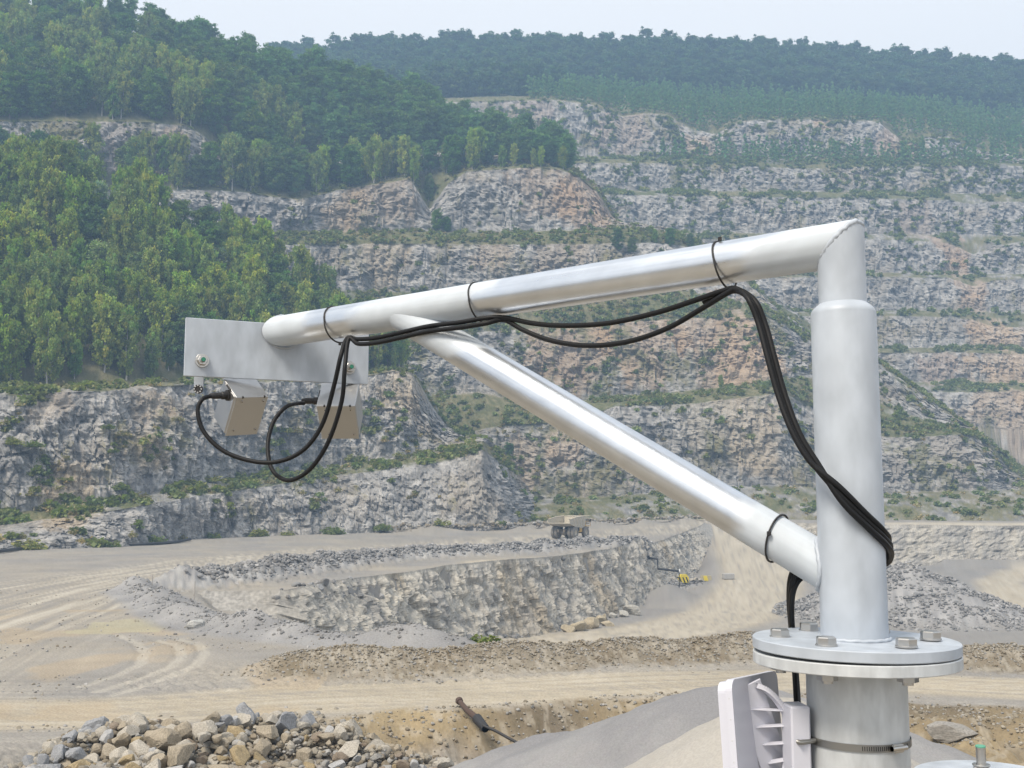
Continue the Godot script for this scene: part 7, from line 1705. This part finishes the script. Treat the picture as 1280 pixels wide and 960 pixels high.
func build_antenna() -> void:
	var shell := mat(lin(0.55, 0.56, 0.63), 0.4)
	var grey := mat(lin(0.50, 0.51, 0.54), 0.5)
	# panel seen from behind, leaning back
	var tl := Vector3(0.3684, 7.2128, -1.8600)
	var tr := Vector3(0.5006, 7.1950, -2.0900)
	var bl := Vector3(0.3989, 7.0314, -1.8850)
	var u := (tr - tl).normalized()
	var v := (tl - bl)
	v = (v - u * u.dot(v)).normalized()
	var n := u.cross(v)
	var wide := tl.distance_to(tr)
	var high := 0.36
	var mid := tl + u * wide * 0.5 - v * high * 0.5
	var t := thing("panel_antenna", "white plastic panel antenna with toothed tilt bracket strapped to the lower pipe", "antenna", mid)
	t.basis = Basis(u, v, n)
	# rounded shell with a raised rim
	var out := PackedVector2Array()
	var r := 0.018
	for c in [[1, 1, 0.0], [-1, 1, PI / 2], [-1, -1, PI], [1, -1, PI * 1.5]]:
		for k in 7:
			var an: float = c[2] + PI / 2 * k / 6.0
			out.append(Vector2(c[0] * (wide * 0.5 - r) + cos(an) * r, c[1] * (high * 0.5 - r) + sin(an) * r))
	part("shell", prism(out, 0.012), shell, t, Transform3D(Basis.IDENTITY, Vector3(0, 0, -0.006)))
	var inner := PackedVector2Array()
	for p in out: inner.append(Vector2(p.x * 0.96, p.y * 0.975))
	part("radome", prism(inner, 0.016), shell, t, Transform3D(Basis.IDENTITY, Vector3(0, 0, -0.019)))
	for k in 5:
		part("rim_screw", disc(0.0016, 0.0, 0.0012, 0.0002, 8), grey, t, Transform3D(Basis(Vector3.FORWARD, PI / 2) * Basis(Vector3.UP, 0.0), Vector3(-wide * 0.5 - 0.0002, high * 0.5 - 0.03 - k * 0.034, -0.006)))
	# toothed quadrant arm: from the panel's back round to the pipe
	var inv := t.transform.affine_inverse()
	var arc := [Vector3(0.4266, 7.1884, -1.9300), Vector3(0.4406, 7.1838, -1.9250), Vector3(0.4544, 7.1725, -1.9200), Vector3(0.4652, 7.1585, -1.9150), Vector3(0.4745, 7.1407, -1.9100), Vector3(0.4779, 7.1180, -1.9100), Vector3(0.4771, 7.0914, -1.9100), Vector3(0.4720, 7.0582, -1.9100), Vector3(0.4627, 7.0186, -1.9100)]
	var pts := spline(arc, 5)
	var side := Vector3(0.35, 0.0, 0.94).normalized()
	var st := SurfaceTool.new()
	st.begin(Mesh.PRIMITIVE_TRIANGLES)
	st.set_smooth_group(-1)
	for i in pts.size() - 1:
		var out_a := Vector3(0.0, 0.0, 0.0)
		var d := (pts[i + 1] - pts[i]).normalized()
		out_a = side.cross(d).normalized() * 0.008
		var a := pts[i]
		var b := pts[i + 1]
		for q in [[a, b, b + out_a, a + out_a], [a - side * 0.016, b - side * 0.016, b + out_a - side * 0.016, a + out_a - side * 0.016], [a, b, b - side * 0.016, a - side * 0.016], [a + out_a, b + out_a, b + out_a - side * 0.016, a + out_a - side * 0.016]]:
			for k in [0, 1, 2, 0, 2, 3]: st.add_vertex(inv * q[k])
	st.generate_normals()
	var quad := part("tilt_arc", st.commit(), shell, t)
	for i in range(2, pts.size() - 16):
		var d := (pts[i + 1] - pts[i]).normalized()
		part("tooth", chamfer_box(Vector3(0.0012, 0.0012, 0.017), 0.0002), grey, quad, inv * Transform3D(Basis(d, side.cross(d), side), pts[i] - side * 0.008 + side.cross(d) * 0.0085))
	for e in [[Vector3(0.4370, 7.1513, -1.9250), Vector3(0.4650, 7.1518, -1.9150)], [Vector3(0.4459, 7.1230, -1.9250), Vector3(0.4746, 7.1269, -1.9120)], [Vector3(0.4575, 7.0935, -1.9250), Vector3(0.4778, 7.0976, -1.9120)], [Vector3(0.4636, 7.0641, -1.9250), Vector3(0.4770, 7.0697, -1.9120)]]:
		var d: Vector3 = e[1] - e[0]
		part("rib", chamfer_box(Vector3(d.length() + 0.03, 0.0022, 0.022), 0.0006), shell, t, inv * Transform3D(Basis(d.normalized(), side.cross(d.normalized()), side), (e[0] + e[1]) * 0.5 - side * 0.012 - d.normalized() * 0.008))
	part("web", chamfer_box(Vector3(0.055, 0.20, 0.004), 0.001), shell, t, inv * Transform3D(Basis(Vector3(0.94, 0, -0.35), Vector3.UP, side).rotated(side, 0.35), Vector3(0.4476, 7.0995, -1.9350) - side * 0.012))
	part("clamp_block", chamfer_box(Vector3(0.034, 0.16, 0.05), 0.003), shell, t, inv * Transform3D(Basis(Vector3.UP, 0.1), Vector3(0.4866, 7.0858, -1.9050)))
	# worm drive clamp round pipe and bracket
	var h := thing("hose_clamp", "stainless worm drive clamp round the lower pipe and antenna bracket", "clamp", Vector3(POST.x, EYE - 0.394, POST.z))
	var steel: StandardMaterial3D = mat(lin(0.30, 0.30, 0.29), 0.4, 0.9)
	var band := PackedVector2Array([Vector2(0.0858, -0.006), Vector2(0.0868, -0.006), Vector2(0.0868, 0.006), Vector2(0.0858, 0.006), Vector2(0.0858, -0.006)])
	part("band", lathe(band, 90), steel, h)
	part("bracket_loop", tube(PackedVector3Array([Vector3(-0.083, 0.002, 0.03), Vector3(-0.112, 0.002, 0.046), Vector3(-0.120, 0.002, 0.03), Vector3(-0.112, 0.002, -0.02), Vector3(-0.083, 0.002, -0.03)]), 0.0045, 6), steel, h)
	for k in 26:
		var an := 0.75 + k * 0.042
		if k > 6 and k < 12: continue
		part("band_slot", chamfer_box(Vector3(0.0012, 0.007, 0.0008), 0.0001), M.black, h, Transform3D(Basis(Vector3.UP, PI / 2 - an), Vector3(cos(an) * 0.0870, 0, sin(an) * 0.0870)))
	var an2 := 1.12
	var house := part("screw_housing", chamfer_box(Vector3(0.022, 0.013, 0.009), 0.002), M.steel, h, Transform3D(Basis(Vector3.UP, PI / 2 - an2), Vector3(cos(an2) * 0.091, 0, sin(an2) * 0.091)))
	part("worm_screw", tube(PackedVector3Array([Vector3(-0.016, 0.001, 0.003), Vector3(0.016, 0.001, 0.003)]), 0.0042, 10), M.steel, house)

func build_stud_plate() -> void:
	var t := thing("stud_plate", "grey steel plate with an upright green tipped stud and a small nut", "plate", Vector3(0.6912, 7.1163, -1.6200))
	t.position.y -= 0.003
	var z: Material = M.zinc
	part("plate", disc(0.105, -0.012, 0.0, 0.0015, 64), z, t)
	part("support", tube(PackedVector3Array([Vector3(0, -0.012, 0), Vector3(0, 5.7 - t.position.y, 0)]), 0.05, 32), z, t)
	var s := part("stud", tube(PackedVector3Array([Vector3(0, 0, 0), Vector3(0, 0.042, 0)]), 0.0068, 16), M.steel, t, Transform3D(Basis.IDENTITY, Vector3(-0.008, 0, -0.005)))
	part("nut", hex(0.021, 0.0105), M.steel, s, Transform3D(Basis(Vector3.UP, 0.3), Vector3(0, 0.0035, 0)))
	part("washer", disc(0.0155, 0.0005, 0.003, 0.0005, 24), M.steel, s)
	part("washer", disc(0.0125, 0.0142, 0.0165, 0.0005, 24), M.steel, s)
	part("stud_tip", disc(0.0072, 0.040, 0.0428, 0.0005, 16), mat(lin(0.10, 0.32, 0.22), 0.5), s)
	part("small_nut", hex(0.012, 0.007), M.steel, t, Transform3D(Basis(Vector3.UP, 0.2), Vector3(0.033, 0.0, 0.01)))
